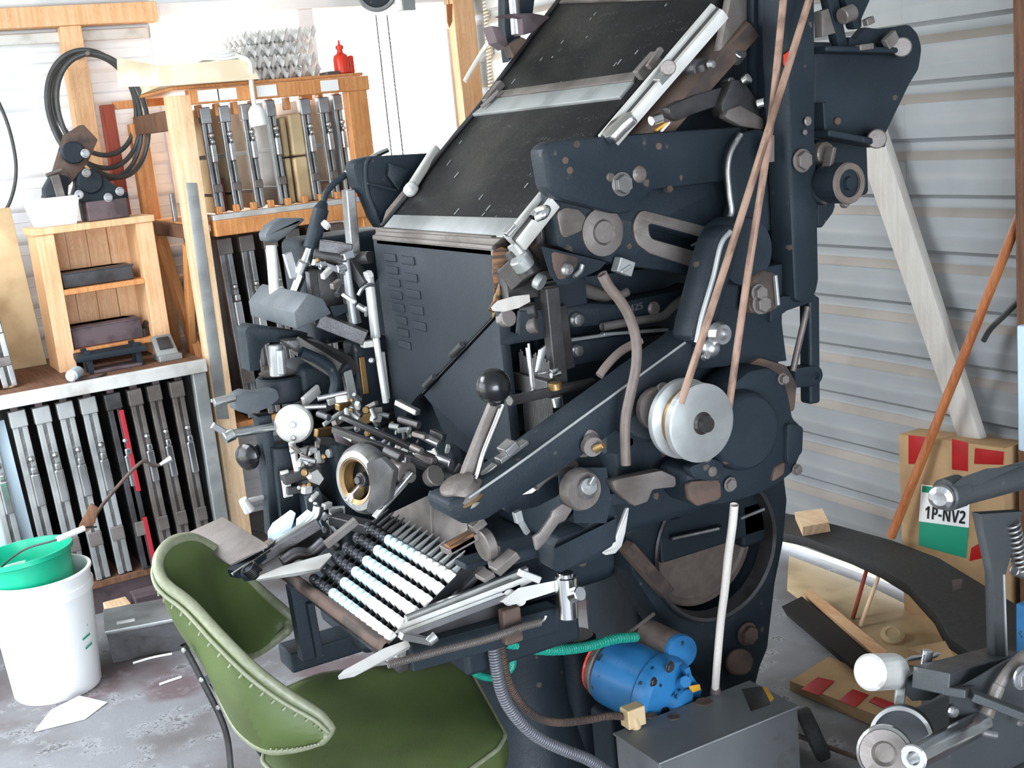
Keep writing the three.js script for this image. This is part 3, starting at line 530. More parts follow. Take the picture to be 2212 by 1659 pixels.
// hanging gauge and chain
{
  const t = thing('round_gauge', 'round grey-faced gauge hanging above the rack at the top edge', 'gauge', [1.75, 1.95, -4.2]);
  const c = [1.8541,2.0525,-4.1], n = [-0.35, -0.05, 0.93];
  part(t, 'gauge_face', M.paint, DISC(c, n, 0.056, 0.02));
  part(t, 'gauge_rim', M.zinc, LA([[0.056, -0.03], [0.07, -0.03], [0.072, 0.004], [0.066, 0.01], [0.056, 0.004]], c, n));
  part(t, 'gauge_back', M.rust, CY(V(c).addScaledVector(N(n), -0.03), V(c).addScaledVector(N(n), -0.085), 0.06, 0.05));
  part(t, 'gauge_bracket', M.zinc, BX([1.9684,2.1154,-4.14], [2.0195,1.9854,-4.2], 0.004));
  part(t, 'hanger_rod', M.darkSteel, CY([1.8934,2.1516,-4.16], [V([1.8934,2.1516,-4.16]).x, CEIL, -4.16], 0.008));
  const ch = thing('pull_chain', 'long double roller chain hanging down before the window', 'chain', [1.8, 1.4, -4.16]);
  const strand = (a, b) => { const A = V(a), B = V(b), k = 62, out = []; for (let i = 0; i < k; i++) { const p = A.clone().lerp(B, (i + 0.5) / k); const d = B.clone().sub(A).normalize(); const e = A.distanceTo(B) / k * 0.62; const h = new THREE.TorusGeometry(e * 0.62, 0.0021, 5, 10); h.scale(0.7, 1.25, 1); if (i % 2) h.rotateY(Math.PI / 2); h.translate(p.x, p.y, p.z); out.push(clean(h)); } return out; };
  const s1 = part(ch, 'chain_strand', M.worn, ...strand([1.8522,1.9718,-4.12], [1.8685,1.4935,-4.16])), s2 = part(ch, 'chain_strand', M.worn, ...strand([1.9034,1.9715,-4.14], [1.9226,1.4719,-4.18]));
  single('wooden_peg', 'small pointed brown wooden peg hanging before the window', 'peg', M.handle, [PL([[2.5328,2.0717,-4.9],[2.5641,2.0741,-4.9],[2.5554,2.0022,-4.9],[2.5363,1.9727,-4.9],[2.5285,1.9998,-4.9]], 'z', 0.02), CY([2.5508,2.0683,-4.91], [V([2.5508,2.0683,-4.91]).x, CEIL, -4.91], 0.003)]);
}
single('white_cable', 'white cable slanting up past the window corner post towards the machine top', 'cable', M.cable, TU([[2.4253,1.7406,-4.6],[2.4651,1.789,-4.6],[2.5196,1.8514,-4.6],[2.3541,1.8831,-4.2],[2.0751,1.897,-3.6],[1.9001,1.9226,-3.2],[1.8341,1.9603,-3]].concat([[1.62, CEIL, -2.9]]), 0.0085, 60));
single('ribbed_conduit', 'pale ribbed conduit running down beside the window corner post', 'conduit', M.carton, SPR([[2.7938,2.3913,-5.05],[2.8105,2.1761,-5.05],[2.8063,1.9778,-5.05],[2.7974,1.7364,-5.05],[2.774,1.4922,-5.05]], 0.014, 0.0035, 60, 8));
// ---------- objects on the floor at the left ----------
{
  const c = [0.418, 0, -3.9];
  const t = thing('white_bucket', 'white plastic bucket on the floor with a green bucket nested in it', 'bucket', c);
  part(t, 'bucket_body', M.plasticWhite, LA([[0, 0], [0.126, 0], [0.13, 0.006], [0.15, 0.31], [0.156, 0.312], [0.157, 0.335], [0.152, 0.337], [0.154, 0.37], [0.16, 0.374], [0.158, 0.38], [0.148, 0.38], [0.128, 0.012], [0, 0.01]], c, 'y', 48));
  part(t, 'print', M.greenPrint, ...[0, 1, 2].map((i) => PL([[c[0] + 0.075 + i * 0.004, 0.2 - i * 0.03, c[2] + 0.121], [c[0] + 0.105, 0.206 - i * 0.03, c[2] + 0.101], [c[0] + 0.105, 0.212 - i * 0.03, c[2] + 0.101], [c[0] + 0.075 + i * 0.004, 0.206 - i * 0.03, c[2] + 0.121]], [0.6, 0, 0.8], 0.001)));
  const g = thing('green_bucket', 'bright green plastic bucket nested in the white one with a wire handle', 'bucket', [c[0] - 0.006, 0.2, c[2]]);
  part(g, 'bucket_body', M.plasticGreen, LA([[0.0, 0.22], [0.118, 0.22], [0.138, 0.43], [0.148, 0.434], [0.148, 0.448], [0.138, 0.448], [0.134, 0.43], [0.112, 0.226], [0, 0.226]], [c[0] - 0.006, 0, c[2]], [-0.05, 1, -0.05], 48));
  const pts = [[0.3005,0.3932,-3.92],[0.3395,0.4535,-3.84],[0.3954,0.498,-3.77],[0.4703,0.5093,-3.745],[0.5576,0.5141,-3.78],[0.6063,0.4837,-3.87]];
  part(g, 'wire_handle', M.darkSteel, TU(pts, 0.003, 60));
  part(g, 'handle_grip', M.plasticWhite, CY([0.4726,0.5109,-3.742], [0.557,0.5153,-3.776], 0.009));
  const l = thing('iron_ladle', 'rusty stirring ladle with a wooden paddle resting in the green bucket', 'ladle', [0.6, 0.45, -3.9]);
  part(l, 'ladle_rod', M.rust, TU([...[[0.5894,0.495,-3.86]], ...[[0.6263,0.5334,-3.88],[0.6677,0.5713,-3.88],[0.7493,0.6363,-3.88],[0.7836,0.6526,-3.88],[0.8064,0.6323,-3.88]], ...[[0.8294,0.6301,-3.88]]], 0.0055));
  part(l, 'paddle', M.darkBoard, PL([[0.5513,0.5052,-3.84],[0.5979,0.5705,-3.84],[0.6172,0.5539,-3.84],[0.6013,0.5074,-3.84],[0.5722,0.482,-3.84]], [-0.2, 0, 1], 0.012, { r: 0.004 }));
  part(l, 'bright_tip', M.chrome, CY([0.8273,0.6326,-3.87], [0.8644,0.6455,-3.87], 0.006, 0.011));
  const s = [[0.3, 0.002, -3.62], [0.37, 0.004, -3.735], [0.47, 0.004, -3.73], [0.52, 0.003, -3.67], [0.44, 0.002, -3.6]];
  single('plastic_sheet', 'crumpled white plastic sheet on the floor before the bucket', 'plastic sheet', M.plasticWhite, HU([...s, [0.36, 0.02, -3.69], [0.45, 0.03, -3.715], [0.41, 0.012, -3.64]]));
  const b = thing('steel_trough', 'long dark steel box on the floor before the bench', 'box', [0.75, 0, -4.1]);
  part(b, 'trough_body', M.darkSteel, HU([[0.6, 0.001, -3.96], [0.98, 0.001, -3.86], [1.02, 0.001, -4.06], [0.63, 0.001, -4.16], [0.595, 0.1, -3.965], [0.985, 0.1, -3.865], [1.02, 0.1, -4.06], [0.63, 0.1, -4.16]]));
  part(b, 'trough_lid', M.zinc, PL([[0.59, 0.113, -3.96], [0.99, 0.113, -3.858], [1.028, 0.113, -4.062], [0.628, 0.113, -4.168]], 'y', 0.013));
  part(b, 'lid_tag', M.paper, PL([[0.635, 0.1145, -3.99], [0.69, 0.1145, -3.975], [0.695, 0.1145, -4.0], [0.64, 0.1145, -4.015]], 'y', 0.001));
  single('wood_block', 'small pale wood block on the floor at the bench foot', 'block', M.pinePale, BX([0.66, 0, -4.36], [0.74, 0.07, -4.28], 0.004));
  single('dark_block', 'dull brown block on the floor at the bench foot, beside the pale block', 'block', M.mauve, BX([0.755, 0, -4.36], [0.87, 0.085, -4.27], 0.004));
  for (const [p, n] of [[[[0.6509,0.004,-3.9057],[0.7131,0.004,-3.9049],[0.7722,0.004,-3.889]], 'long'], [[[0.6794,0.004,-3.6827],[0.7132,0.004,-3.6863],[0.7485,0.004,-3.6889]], 'short']]) single('plaster_scrap', 'thin white scrap on the concrete beside the chair, the ' + n + ' one', 'scrap', M.paper, TU(p, 0.004, 12, { sides: 6 }));
}
// ---------- the typesetting machine ----------
const T = thing('typesetting_machine', 'big black hot-metal typesetting machine with a slanted magazine and a keyboard', 'typesetting machine', [1.2, 0, -2.05]);
// magazine: a wide flat trapezoid sliding down to the mouth above the front cover
{
  const m = part(T, 'magazine', M.magazine, PL([[1.0181,1.3973,-2.3586],[1.2067,1.5567,-2.3754],[1.2743,1.6138,-2.3756],[1.5447,1.8423,-2.426],[1.6721,1.95,-2.4461],[1.5435,1.8413,-1.7604],[1.4363,1.7507,-1.7854],[1.2086,1.5583,-1.8143],[1.1021,1.4683,-1.8201],[1.0192,1.3983,-1.8519]], MAGN, 0.035, { b: 0.003 }));
  m.userData.label = 'black slanted magazine plate';
  part(m, 'end_strip', M.zinc, PL([[1.0387,1.4225,-2.3372],[1.0438,1.4269,-1.8309],[1.0093,1.3977,-1.8391],[1.0069,1.3957,-2.3361]], MAGN, 0.008));
  part(m, 'cross_strip', M.zinc, PL([[1.2871,1.6325,-2.3359],[1.2874,1.6327,-1.823],[1.2586,1.6084,-1.8241],[1.2528,1.6035,-2.3626]], MAGN, 0.008));
  part(m, 'cross_lip', M.worn, PL([[1.3061,1.6472,-2.3532],[1.3088,1.6495,-1.8371],[1.2898,1.6334,-1.825],[1.2897,1.6334,-2.3385]], MAGN, 0.008));
  part(m, 'cross_strip', M.worn, PL([[1.5151,1.8238,-2.4008],[1.5519,1.8549,-2.3895],[1.472,1.7874,-1.7917],[1.4426,1.7625,-1.7832]], MAGN, 0.008));
  part(m, 'rail_web', M.darkSteel, PL([[1.1673,1.5496,-1.7649],[1.4025,1.7483,-1.7408],[1.3838,1.7325,-1.6886],[1.1625,1.5455,-1.7174]], MAGN, 0.012, { r: 0.003 }));
  part(m, 'side_rail', M.whiteMetal, PL([[1.1555,1.5501,-1.7471],[1.3883,1.7468,-1.7233],[1.3842,1.7433,-1.711],[1.1536,1.5484,-1.7361]], MAGN, 0.02), PL([[1.1519,1.547,-1.7095],[1.3738,1.7346,-1.6833],[1.3698,1.7312,-1.6715],[1.1499,1.5454,-1.6989]], MAGN, 0.02));
  part(m, 'rail_web', M.darkSteel, PL([[0.9955,1.4044,-1.8102],[1.0716,1.4687,-1.8074],[1.0594,1.4584,-1.7494],[0.9878,1.3979,-1.7489]], MAGN, 0.014, { r: 0.003 }));
  part(m, 'side_rail', M.whiteMetal, PL([[0.9822,1.4063,-1.7861],[1.0581,1.4704,-1.7846],[1.0565,1.4691,-1.7749],[0.9804,1.4047,-1.7739]], MAGN, 0.022), PL([[0.9757,1.4008,-1.7363],[1.049,1.4627,-1.7403],[1.046,1.4602,-1.7273],[0.9754,1.4005,-1.7268]], MAGN, 0.022));
  part(m, 'side_rail', M.whiteMetal, BAR([1.0801,1.4654,-2.3385], [1.1739,1.5447,-2.3802], 0.018, 0.02, MAGN, 0.008), BAR([1.0723,1.4588,-2.3326], [1.0937,1.4769,-2.34], 0.026, 0.026, MAGN, 0.01));
  part(m, 'left_edge', M.darkSteel, TU([[1.0149,1.3999,-2.3506],[1.0576,1.4359,-2.3522],[1.2008,1.5569,-2.3637],[1.268,1.6137,-2.3639],[1.4105,1.7341,-2.3916],[1.5371,1.8411,-2.414]], 0.005));
  part(m, 'rail_latch', M.chrome, PL([[1.1408,1.5533,-1.7135],[1.1613,1.5707,-1.7146],[1.1746,1.5819,-1.6968],[1.1767,1.5837,-1.6776],[1.1681,1.5764,-1.6612],[1.1546,1.565,-1.6703],[1.1347,1.5482,-1.6762],[1.1322,1.5461,-1.6911]], MAGN, 0.016, { r: 0.006 }), BAR([1.2246,1.6242,-1.6657], [1.2479,1.6438,-1.66], 0.02, 0.012, MAGN));
  part(m, 'rail_clamp', M.worn, BAR([1.2729,1.6388,-1.7853], [1.3102,1.6703,-1.7794], 0.018, 0.02, MAGN), BAR([1.262,1.6505,-1.7393], [1.2955,1.6789,-1.7453], 0.01, 0.01, MAGN), CY([1.2793,1.6442,-1.7121], [1.2177,1.6445,-1.6245], 0.012));
  part(m, 'rail_clamp', M.chrome, TU([[1.0007,1.435,-1.7169],[1.0097,1.4426,-1.7191],[1.0144,1.4466,-1.7091],[1.0147,1.4468,-1.6926],[1.0058,1.4393,-1.6877],[0.9996,1.434,-1.7009]], 0.006), BAR([0.9707,1.4096,-1.7558], [0.9876,1.4239,-1.7525], 0.012, 0.01, MAGN));
  part(m, 'corner_clip', M.worn, BAR([1.2718,1.6248,-2.3277], [1.3152,1.6614,-2.3345], 0.02, 0.016, MAGN), BAR([1.2556,1.6163,-2.3198], [1.2908,1.6461,-2.302], 0.008, 0.008, MAGN));
  const specks = []; for (let i = 0; i < 46; i++) { const u = rnd(), v = rnd(); const x = 1.02 + u * 0.52, w = 0.24 + u * 0.1; const z = -2.1 + (v - 0.5) * 2 * w, y = 1.393 + 0.845 * (x - 1.013) + 0.0012; const L = rr(0.003, 0.012); if (x > 1.2 && x < 1.29) continue; specks.push(BAR([x, y, z], [x + L, y + 0.845 * L, z + rr(-0.001, 0.001)], rr(0.0015, 0.003), 0.0016, MAGN, 0.0005)); }
  const sp = part(m, 'screw_speck', M.zinc, ...specks); sp.userData.kind = 'stuff';
  part(T, 'magazine_mouth', M.worn, PL([[0.995,1.3935,-2.3352],[0.995,1.3982,-1.8152],[0.995,1.3827,-1.8519],[0.995,1.3817,-2.3528]], 'nx', 0.02), BX([1.0, 1.365, -2.35], [1.04, 1.4, -1.86]));
  part(T, 'magazine_bed', M.rust, PL([[1.0761,1.3808,-1.9017],[1.1433,1.4376,-1.8771],[1.2616,1.5376,-1.8643],[1.5021,1.7409,-1.8075],[1.4644,1.709,-1.7156],[1.2417,1.5208,-1.7541],[1.1441,1.4383,-1.818],[1.0627,1.3695,-1.8334]], MAGN, 0.03));
}
// front cover, in two leaves with a slanting hinge line
{
  const up = part(T, 'front_cover', M.cover, PL([[1,1.3785,-2.37],[1,1.3793,-1.8617],[1,1.268,-1.8685],[1,1.0736,-2.2195],[1,1.06,-2.2468],[1,1.0368,-2.2839],[1,1.0042,-2.3153],[1,0.9984,-2.3679],[1,1.1999,-2.3665]], 'nx', 0.02, { b: 0.004 }));
  up.userData.label = 'upper slate-grey front cover with louvres';
  for (const [z, y] of [[-2.316, 1.335], [-2.313, 1.31], [-2.311, 1.285], [-2.308, 1.26], [-2.304, 1.235], [-2.3, 1.21], [-2.297, 1.185], [-2.294, 1.16]]) { const l = part(up, 'louvre', M.cover, BX([0.9965, y, z], [1.001, y + 0.015, z + 0.056], 0.003)); }
  for (const [z, y] of [[-2.236, 1.333], [-2.231, 1.3], [-2.226, 1.268], [-2.221, 1.237], [-2.216, 1.206]]) { part(up, 'louvre', M.cover, BX([0.9965, y, z], [1.001, y + 0.016, z + 0.06], 0.003)); }
  const lo = part(T, 'front_cover', M.cover, PL([[1,1.2635,-1.8645],[1,1.0282,-1.861],[1,0.9866,-1.9336],[1,0.9818,-2.0394],[1,0.9962,-2.1292],[1,1.0233,-2.1509],[1,1.0557,-2.1757],[1,1.0713,-2.2094]], 'nx', 0.02, { b: 0.004 }));
  lo.userData.label = 'lower triangular leaf of the front cover';
  part(T, 'cover_hinge', M.darkSteel, CY([0.992,1.1731,-2.0476], [0.992,1.1998,-1.9967], 0.006), CY([0.992,1.0962,-2.178], [0.992,1.1213,-2.1307], 0.006), BAR([0.998,1.0756,-2.2084], [0.998,1.2635,-1.8691], 0.002, 0.003, [1, 0, 0]));
  part(T, 'cover_top_strip', M.worn, PL([[0.99,1.3864,-2.3446],[0.99,1.3863,-1.8389],[0.99,1.3791,-1.8436],[0.99,1.3779,-2.3472]], 'nx', 0.008));
  part(T, 'chute_guard', M.leather, PL([[0.9995,1.3755,-1.86],[1.0201,1.3821,-1.86],[1.0384,1.3748,-1.86],[1.0349,1.3594,-1.86],[1.022,1.3422,-1.86],[1.0084,1.3187,-1.86],[0.9934,1.2987,-1.86],[0.9934,1.3305,-1.86]], [-0.6, 0, 0.8], 0.006, { r: 0.004 }), TU([[1.0312,1.3778,-1.85],[1.0323,1.3635,-1.85],[1.0202,1.3446,-1.85],[1.0065,1.3197,-1.85],[0.9924,1.2917,-1.85],[0.9798,1.2762,-1.85]], 0.006));
  part(T, 'chute_guard', M.brass, PL([[0.988,1.3003,-1.85],[1.0044,1.3176,-1.85],[0.9962,1.2767,-1.85],[0.98,1.2618,-1.85]], [-0.6, 0, 0.8], 0.004));
}
// main body behind everything: the cast frame and the dark works between
{
  part(T, 'main_frame', M.paint, BX([1.06, 0.55, -2.56], [1.45, 1.28, -2.24], 0.03), BX([1.3, 1.1, -2.3], [1.72, 1.5, -1.98], 0.03), BX([1.36, 0.93, -2.3], [1.75, 1.25, -2.0], 0.03), BX([1.55, 0, -2.6], [1.9, 0.9, -2.32], 0.04));
  part(T, 'base_pedestal', M.paint, LA([[0, 0], [0.22, 0], [0.22, 0.05], [0.16, 0.12], [0.12, 0.3], [0.11, 0.62], [0.15, 0.72], [0, 0.72]], [1.22, 0, -2.36], 'y', 28), BX([1.0, 0, -2.6], [1.9, 0.07, -2.2], 0.02));
  part(T, 'leg_post', M.paint, CY([1.3475,0.4263,-2.3], [1.3348,0.1165,-2.3], 0.05, 0.055));
  part(T, 'magazine_frame', M.paint, PL([[1.2685,1.5369,-1.86],[1.5688,1.7603,-1.86],[1.6837,1.8056,-1.86],[1.6844,1.4621,-1.86],[1.5842,1.3584,-1.86],[1.4292,1.3693,-1.86],[1.3091,1.4345,-1.86]], 'z', 0.03), BX([1.3, 1.48, -2.2], [1.7, 1.56, -1.9], 0.01));
}
// left cast bracket
{
  const b = part(T, 'left_bracket', M.paint, PL([[0.9976,1.5255,-2.42],[1.0092,1.5356,-2.42],[1.0388,1.5401,-2.42],[1.1856,1.5329,-2.42],[1.1885,1.521,-2.42],[1.1426,1.4773,-2.42],[1.105,1.4621,-2.42],[1.0616,1.4247,-2.42],[1.0446,1.392,-2.42],[1.0328,1.4148,-2.42],[1.0184,1.4645,-2.42],[1.0022,1.4834,-2.42]], 'z', 0.05, { r: [0.02, 0.02, 0, 0, 0, 0, 0, 0, 0, 0, 0.01, 0.02], b: 0.006 }));
  part(b, 'bracket_rib', M.paint, PL([[1.074,1.523,-2.405],[1.1161,1.5033,-2.405],[1.0876,1.4642,-2.405],[1.0664,1.4972,-2.405]], 'z', 0.02), BAR([1.0192,1.4872,-2.41], [1.0835,1.4646,-2.41], 0.01, 0.006), TU([[1.0365,1.5383,-2.415],[1.0268,1.528,-2.415],[1.0213,1.5022,-2.415],[1.0225,1.464,-2.415],[1.034,1.4244,-2.415]], 0.005));
}
// right cast side: front plate over a back plate with a slot
{
  const r = part(T, 'side_bracket', M.paint, PL([[1.0182,1.54,-1.7],[1.0371,1.5496,-1.7],[1.133,1.5477,-1.7],[1.271,1.5438,-1.7],[1.4202,1.5379,-1.7],[1.4115,1.4491,-1.7],[1.2212,1.4527,-1.7],[1.2026,1.4344,-1.7],[1.1809,1.4211,-1.7],[1.1533,1.4222,-1.7],[1.0497,1.4571,-1.7],[1.0238,1.4732,-1.7]], 'z', 0.04, { r: [0.02, 0.03, 0, 0, 0, 0, 0.03, 0.03, 0.03, 0.03, 0, 0.03], b: 0.006 }));
  for (const p of [[1.0844,1.5407,-1.6985],[1.2433,1.5223,-1.6985],[1.0603,1.5178,-1.6985],[1.0673,1.5018,-1.6985],[1.2598,1.4506,-1.6985]]) part(r, 'rust_hole', M.rust, DISC(p, 'z', 0.006, 0.012, 14));
  part(r, 'bolt_head', M.steel, BO([1.1624,1.4692,-1.7], 'z', 0.016, 0.014));
  part(r, 'bolt_head', M.worn, BO([1.1995,1.4809,-1.7], 'z', 0.014, 0.006, 'round'), BO([1.1428,1.4826,-1.7], 'z', 0.008, 0.004, 'round'));
  const slot = fillet([[1.2266,1.4015,-1.735],[1.4031,1.3383,-1.735],[1.4005,1.3042,-1.735],[1.2293,1.3682,-1.735]].map(V), 0.02);
  const k = part(T, 'slotted_plate', M.paint, PL([[1.0497,1.4671,-1.735],[1.2414,1.4588,-1.735],[1.4411,1.4524,-1.735],[1.4276,1.2737,-1.735],[1.3372,1.2872,-1.735],[1.2669,1.309,-1.735],[1.1819,1.3309,-1.735],[1.1454,1.3424,-1.735],[1.0835,1.365,-1.735],[1.053,1.3814,-1.735]], 'z', 0.035, { holes: [slot], b: 0.005 }));
  part(k, 'slot_rim', M.worn, PL([[1.2177,1.4214,-1.728],[1.3869,1.3636,-1.728],[1.4104,1.3458,-1.728],[1.405,1.2742,-1.728],[1.2298,1.3449,-1.728],[1.203,1.3658,-1.728],[1.1985,1.399,-1.728]], 'z', 0.01, { r: [0.02, 0, 0, 0, 0.02, 0.03, 0.03], holes: [slot] }));
  part(k, 'slot_back', M.paint, PL([[1.2744,1.4148,-1.8],[1.4881,1.3548,-1.8],[1.4805,1.2529,-1.8],[1.2678,1.3426,-1.8]], 'z', 0.01));
  part(k, 'polished_pad', M.worn, PL([[1.0546,1.4368,-1.731],[1.0729,1.4421,-1.731],[1.0973,1.4361,-1.731],[1.112,1.4207,-1.731],[1.1086,1.4059,-1.731],[1.0952,1.3986,-1.731],[1.0604,1.3911,-1.731]], 'z', 0.008, { r: 0.012 }));
  part(k, 'pivot_disc', M.worn, LA([[0, 0], [0.04, 0], [0.04, 0.008], [0.022, 0.011], [0.02, 0.009], [0.018, 0.012], [0, 0.012]], [1.1384,1.3935,-1.735], 'z'));
  part(k, 'rust_spot', M.rust, ...[[1.1806,1.402,-1.733],[1.1719,1.3698,-1.733],[1.1929,1.3623,-1.733]].map((p) => DISC(p, 'z', 0.005, 0.008, 12)));
  part(k, 'small_glint_pin', M.chrome, CY([1.3428,1.3406,-1.76], [1.3564,1.3493,-1.74], 0.005));
  const nose = part(T, 'cast_nose', M.paint, HU([...[[1.0011,1.39,-1.7],[1.1223,1.3476,-1.7],[1.1086,1.3374,-1.7],[1.0462,1.3225,-1.7],[1.027,1.3239,-1.7],[1.0131,1.3409,-1.7]], ...[[1.0364,1.3826,-1.76],[1.1619,1.3387,-1.76],[1.1477,1.3281,-1.76],[1.0831,1.3127,-1.76],[1.0632,1.3142,-1.76],[1.0488,1.3318,-1.76]]]));
  part(nose, 'nose_recess', M.rust, PL([[1.0172,1.3805,-1.697],[1.0679,1.363,-1.697],[1.063,1.3502,-1.697],[1.04,1.3326,-1.697],[1.0261,1.3332,-1.697],[1.0194,1.3521,-1.697]], 'z', 0.003, { r: 0.006 }));
  part(nose, 'nose_bolt', M.steel, BO([1.0416,1.3474,-1.697], 'z', 0.011, 0.012, 'round'), TU([[1.0724,1.3505,-1.695],[1.068,1.3421,-1.695],[1.0547,1.3336,-1.695]], 0.005));
  part(T, 'guard_plate', M.darkSteel, PL([[1.0623,1.4273,-1.78],[1.0793,1.4006,-1.78],[1.086,1.378,-1.78],[1.0503,1.3829,-1.78],[1.0508,1.4043,-1.78]], 'z', 0.02));
  part(T, 'under_clip', M.zinc, BAR([1.1535,1.3389,-1.72], [1.1822,1.3254,-1.72], 0.02, 0.025), BAR([1.1546,1.3254,-1.71], [1.1759,1.3332,-1.71], 0.008, 0.006));
}
// main rear column with its wing plate
{
  const c = part(T, 'rear_column', M.paint, PL([[1.4566,1.7794,-1.62],[1.4492,1.6404,-1.62],[1.4487,1.5124,-1.62],[1.4475,1.275,-1.62],[1.4472,1.2381,-1.62],[1.4678,1.2299,-1.62],[1.4981,1.2381,-1.62],[1.5073,1.266,-1.62],[1.5117,1.3913,-1.62],[1.5134,1.5062,-1.62],[1.5288,1.7771,-1.62]], 'z', 0.055, { b: 0.008, r: [0, 0, 0, 0, 0.01, 0.03, 0.04, 0, 0, 0, 0] }));
  part(c, 'column_bolt', M.worn, BO([1.4734,1.4737,-1.615], 'z', 0.016, 0.012), BO([1.4909,1.5374,-1.615], 'z', 0.008, 0.004, 'round'), BO([1.4836,1.5197,-1.615], 'z', 0.005, 0.003, 'round'));
  part(c, 'column_foot', M.paint, PL([[1.4297,1.2481,-1.63],[1.5076,1.2391,-1.63],[1.5048,1.2281,-1.63],[1.4384,1.2209,-1.63],[1.4126,1.2105,-1.63],[1.3998,1.2046,-1.63],[1.4025,1.2444,-1.63]], 'z', 0.1, { r: 0.01 }));
  const w = part(T, 'wing_plate', M.paint, PL([[1.5554,1.6677,-1.66],[1.6455,1.6609,-1.66],[1.6777,1.6858,-1.66],[1.7111,1.6809,-1.66],[1.7636,1.6829,-1.66],[1.7868,1.6849,-1.66],[1.8072,1.6677,-1.66],[1.8167,1.6411,-1.66],[1.807,1.6041,-1.66],[1.7825,1.5796,-1.66],[1.7207,1.4993,-1.66],[1.7015,1.4814,-1.66],[1.683,1.4767,-1.66],[1.6341,1.4895,-1.66],[1.5631,1.5123,-1.66],[1.5454,1.5044,-1.66]], 'z', 0.022, { r: [0, 0, 0.01, 0, 0, 0.02, 0.03, 0.03, 0.03, 0.02, 0, 0.02, 0.02, 0, 0, 0], b: 0.005 }));
  part(w, 'wing_shelf', M.paint, BAR([1.54,1.653,-1.64], [1.7336,1.638,-1.64], 0.05, 0.01, [0, 1, 0], 0.004), BAR([1.5379,1.514,-1.64], [1.6719,1.4821,-1.64], 0.05, 0.012, [0, 1, 0], 0.004));
  part(w, 'shelf_boss', M.worn, CY([1.7749,1.6462,-1.67], [1.7111,1.6445,-1.61], 0.017, 0.017), CY([1.695,1.4902,-1.66], [1.644,1.4935,-1.61], 0.017, 0.017));
  part(w, 'wing_rib', M.paint, BAR([1.5504,1.565,-1.65], [1.5516,1.5146,-1.65], 0.03, 0.008, [1, 0, 0]), PL([[1.5735,1.749,-1.645],[1.5989,1.748,-1.645],[1.6195,1.6548,-1.645],[1.5977,1.6514,-1.645]], 'z', 0.02), PL([[1.6285,1.6703,-1.65],[1.6883,1.6543,-1.65],[1.6991,1.6457,-1.65],[1.6241,1.6503,-1.65]], 'z', 0.02));
  part(w, 'shelf_fitting', M.worn, PL([[1.5563,1.7159,-1.64],[1.5734,1.7196,-1.64],[1.5879,1.6777,-1.64],[1.5559,1.6734,-1.64]], 'z', 0.02), CY([1.5827,1.7033,-1.62], [1.6085,1.7096,-1.62], 0.014), BAR([1.6354,1.69,-1.62], [1.6531,1.6952,-1.62], 0.012, 0.012), BAR([1.6161,1.6496,-1.62], [1.6487,1.6507,-1.62], 0.014, 0.01), BAR([1.6817,1.6503,-1.62], [1.707,1.6661,-1.62], 0.012, 0.02));
  part(w, 'fitting_arm', M.paint, PL([[1.6029,1.7548,-1.64],[1.6675,1.7524,-1.64],[1.6707,1.7291,-1.64],[1.6495,1.6992,-1.64],[1.6486,1.6822,-1.64],[1.6312,1.6831,-1.64],[1.6179,1.7161,-1.64]], 'z', 0.02, { r: 0.006 }), PL([[1.6879,1.6556,-1.63],[1.7065,1.6718,-1.63],[1.7292,1.6768,-1.63],[1.7352,1.6576,-1.63],[1.7164,1.6429,-1.63],[1.694,1.6427,-1.63]], 'z', 0.015, { r: 0.006 }));
  part(w, 'bolt_spot', M.rust, BO([1.5962,1.5298,-1.655], 'z', 0.007, 0.005, 'round'));
  // dark cheek of the column towards the magazine
  part(T, 'column_cheek', M.paint, PL([[1.4895,1.7895,-1.7],[1.5285,1.7883,-1.7],[1.5192,1.2286,-1.7],[1.4368,1.2249,-1.7],[1.4061,1.3764,-1.7],[1.4066,1.5188,-1.7],[1.4725,1.5189,-1.7]], 'z', 0.05), PL([[1.5,1.5135,-1.8129],[1.5,1.5096,-1.6891],[1.5,1.2646,-1.7076],[1.5,1.2571,-1.8229]], 'nx', 0.02));
  part(T, 'column_flange', M.paint, PL([[1.3686,1.4756,-1.68],[1.379,1.507,-1.68],[1.4007,1.5281,-1.68],[1.4415,1.5305,-1.68],[1.4925,1.518,-1.68],[1.4929,1.3659,-1.68],[1.4498,1.3552,-1.68],[1.3893,1.3759,-1.68],[1.364,1.3902,-1.68],[1.3758,1.4123,-1.68]], 'z', 0.02, { r: 0.01, b: 0.004 }));
  part(T, 'flange_edge', M.steel, TU([[1.3922,1.527,-1.67],[1.3682,1.4986,-1.67],[1.3601,1.4717,-1.67],[1.3609,1.4298,-1.67],[1.3625,1.3984,-1.67],[1.3515,1.3857,-1.67]], 0.0055));
  part(T, 'column_edge', M.cover, TU([[1.4646,1.766,-1.63],[1.4582,1.6407,-1.63],[1.4577,1.5118,-1.63],[1.4567,1.2761,-1.63]], 0.006));
  part(T, 'drive_stub', M.paint, CY([1.6093,1.4131,-1.72], [1.5201,1.4259,-1.6], 0.032), BX([1.6145,1.4997,-1.72], [1.7351,1.3855,-1.78], 0.01));
  const kn = part(T, 'drive_knob', M.paint, LA([[0, -0.06], [0.03, -0.06], [0.034, -0.05], [0.034, 0], [0.026, 0.003], [0.024, -0.004], [0.012, -0.005], [0.01, 0.002], [0, 0.002]], [1.5279,1.4297,-1.56], 'z'));
  part(kn, 'knob_face', M.hoseGrey, LA([[0.0235, 0], [0.033, 0.001], [0.035, -0.004], [0.0235, -0.004]], [1.5249,1.43,-1.557], 'z'));
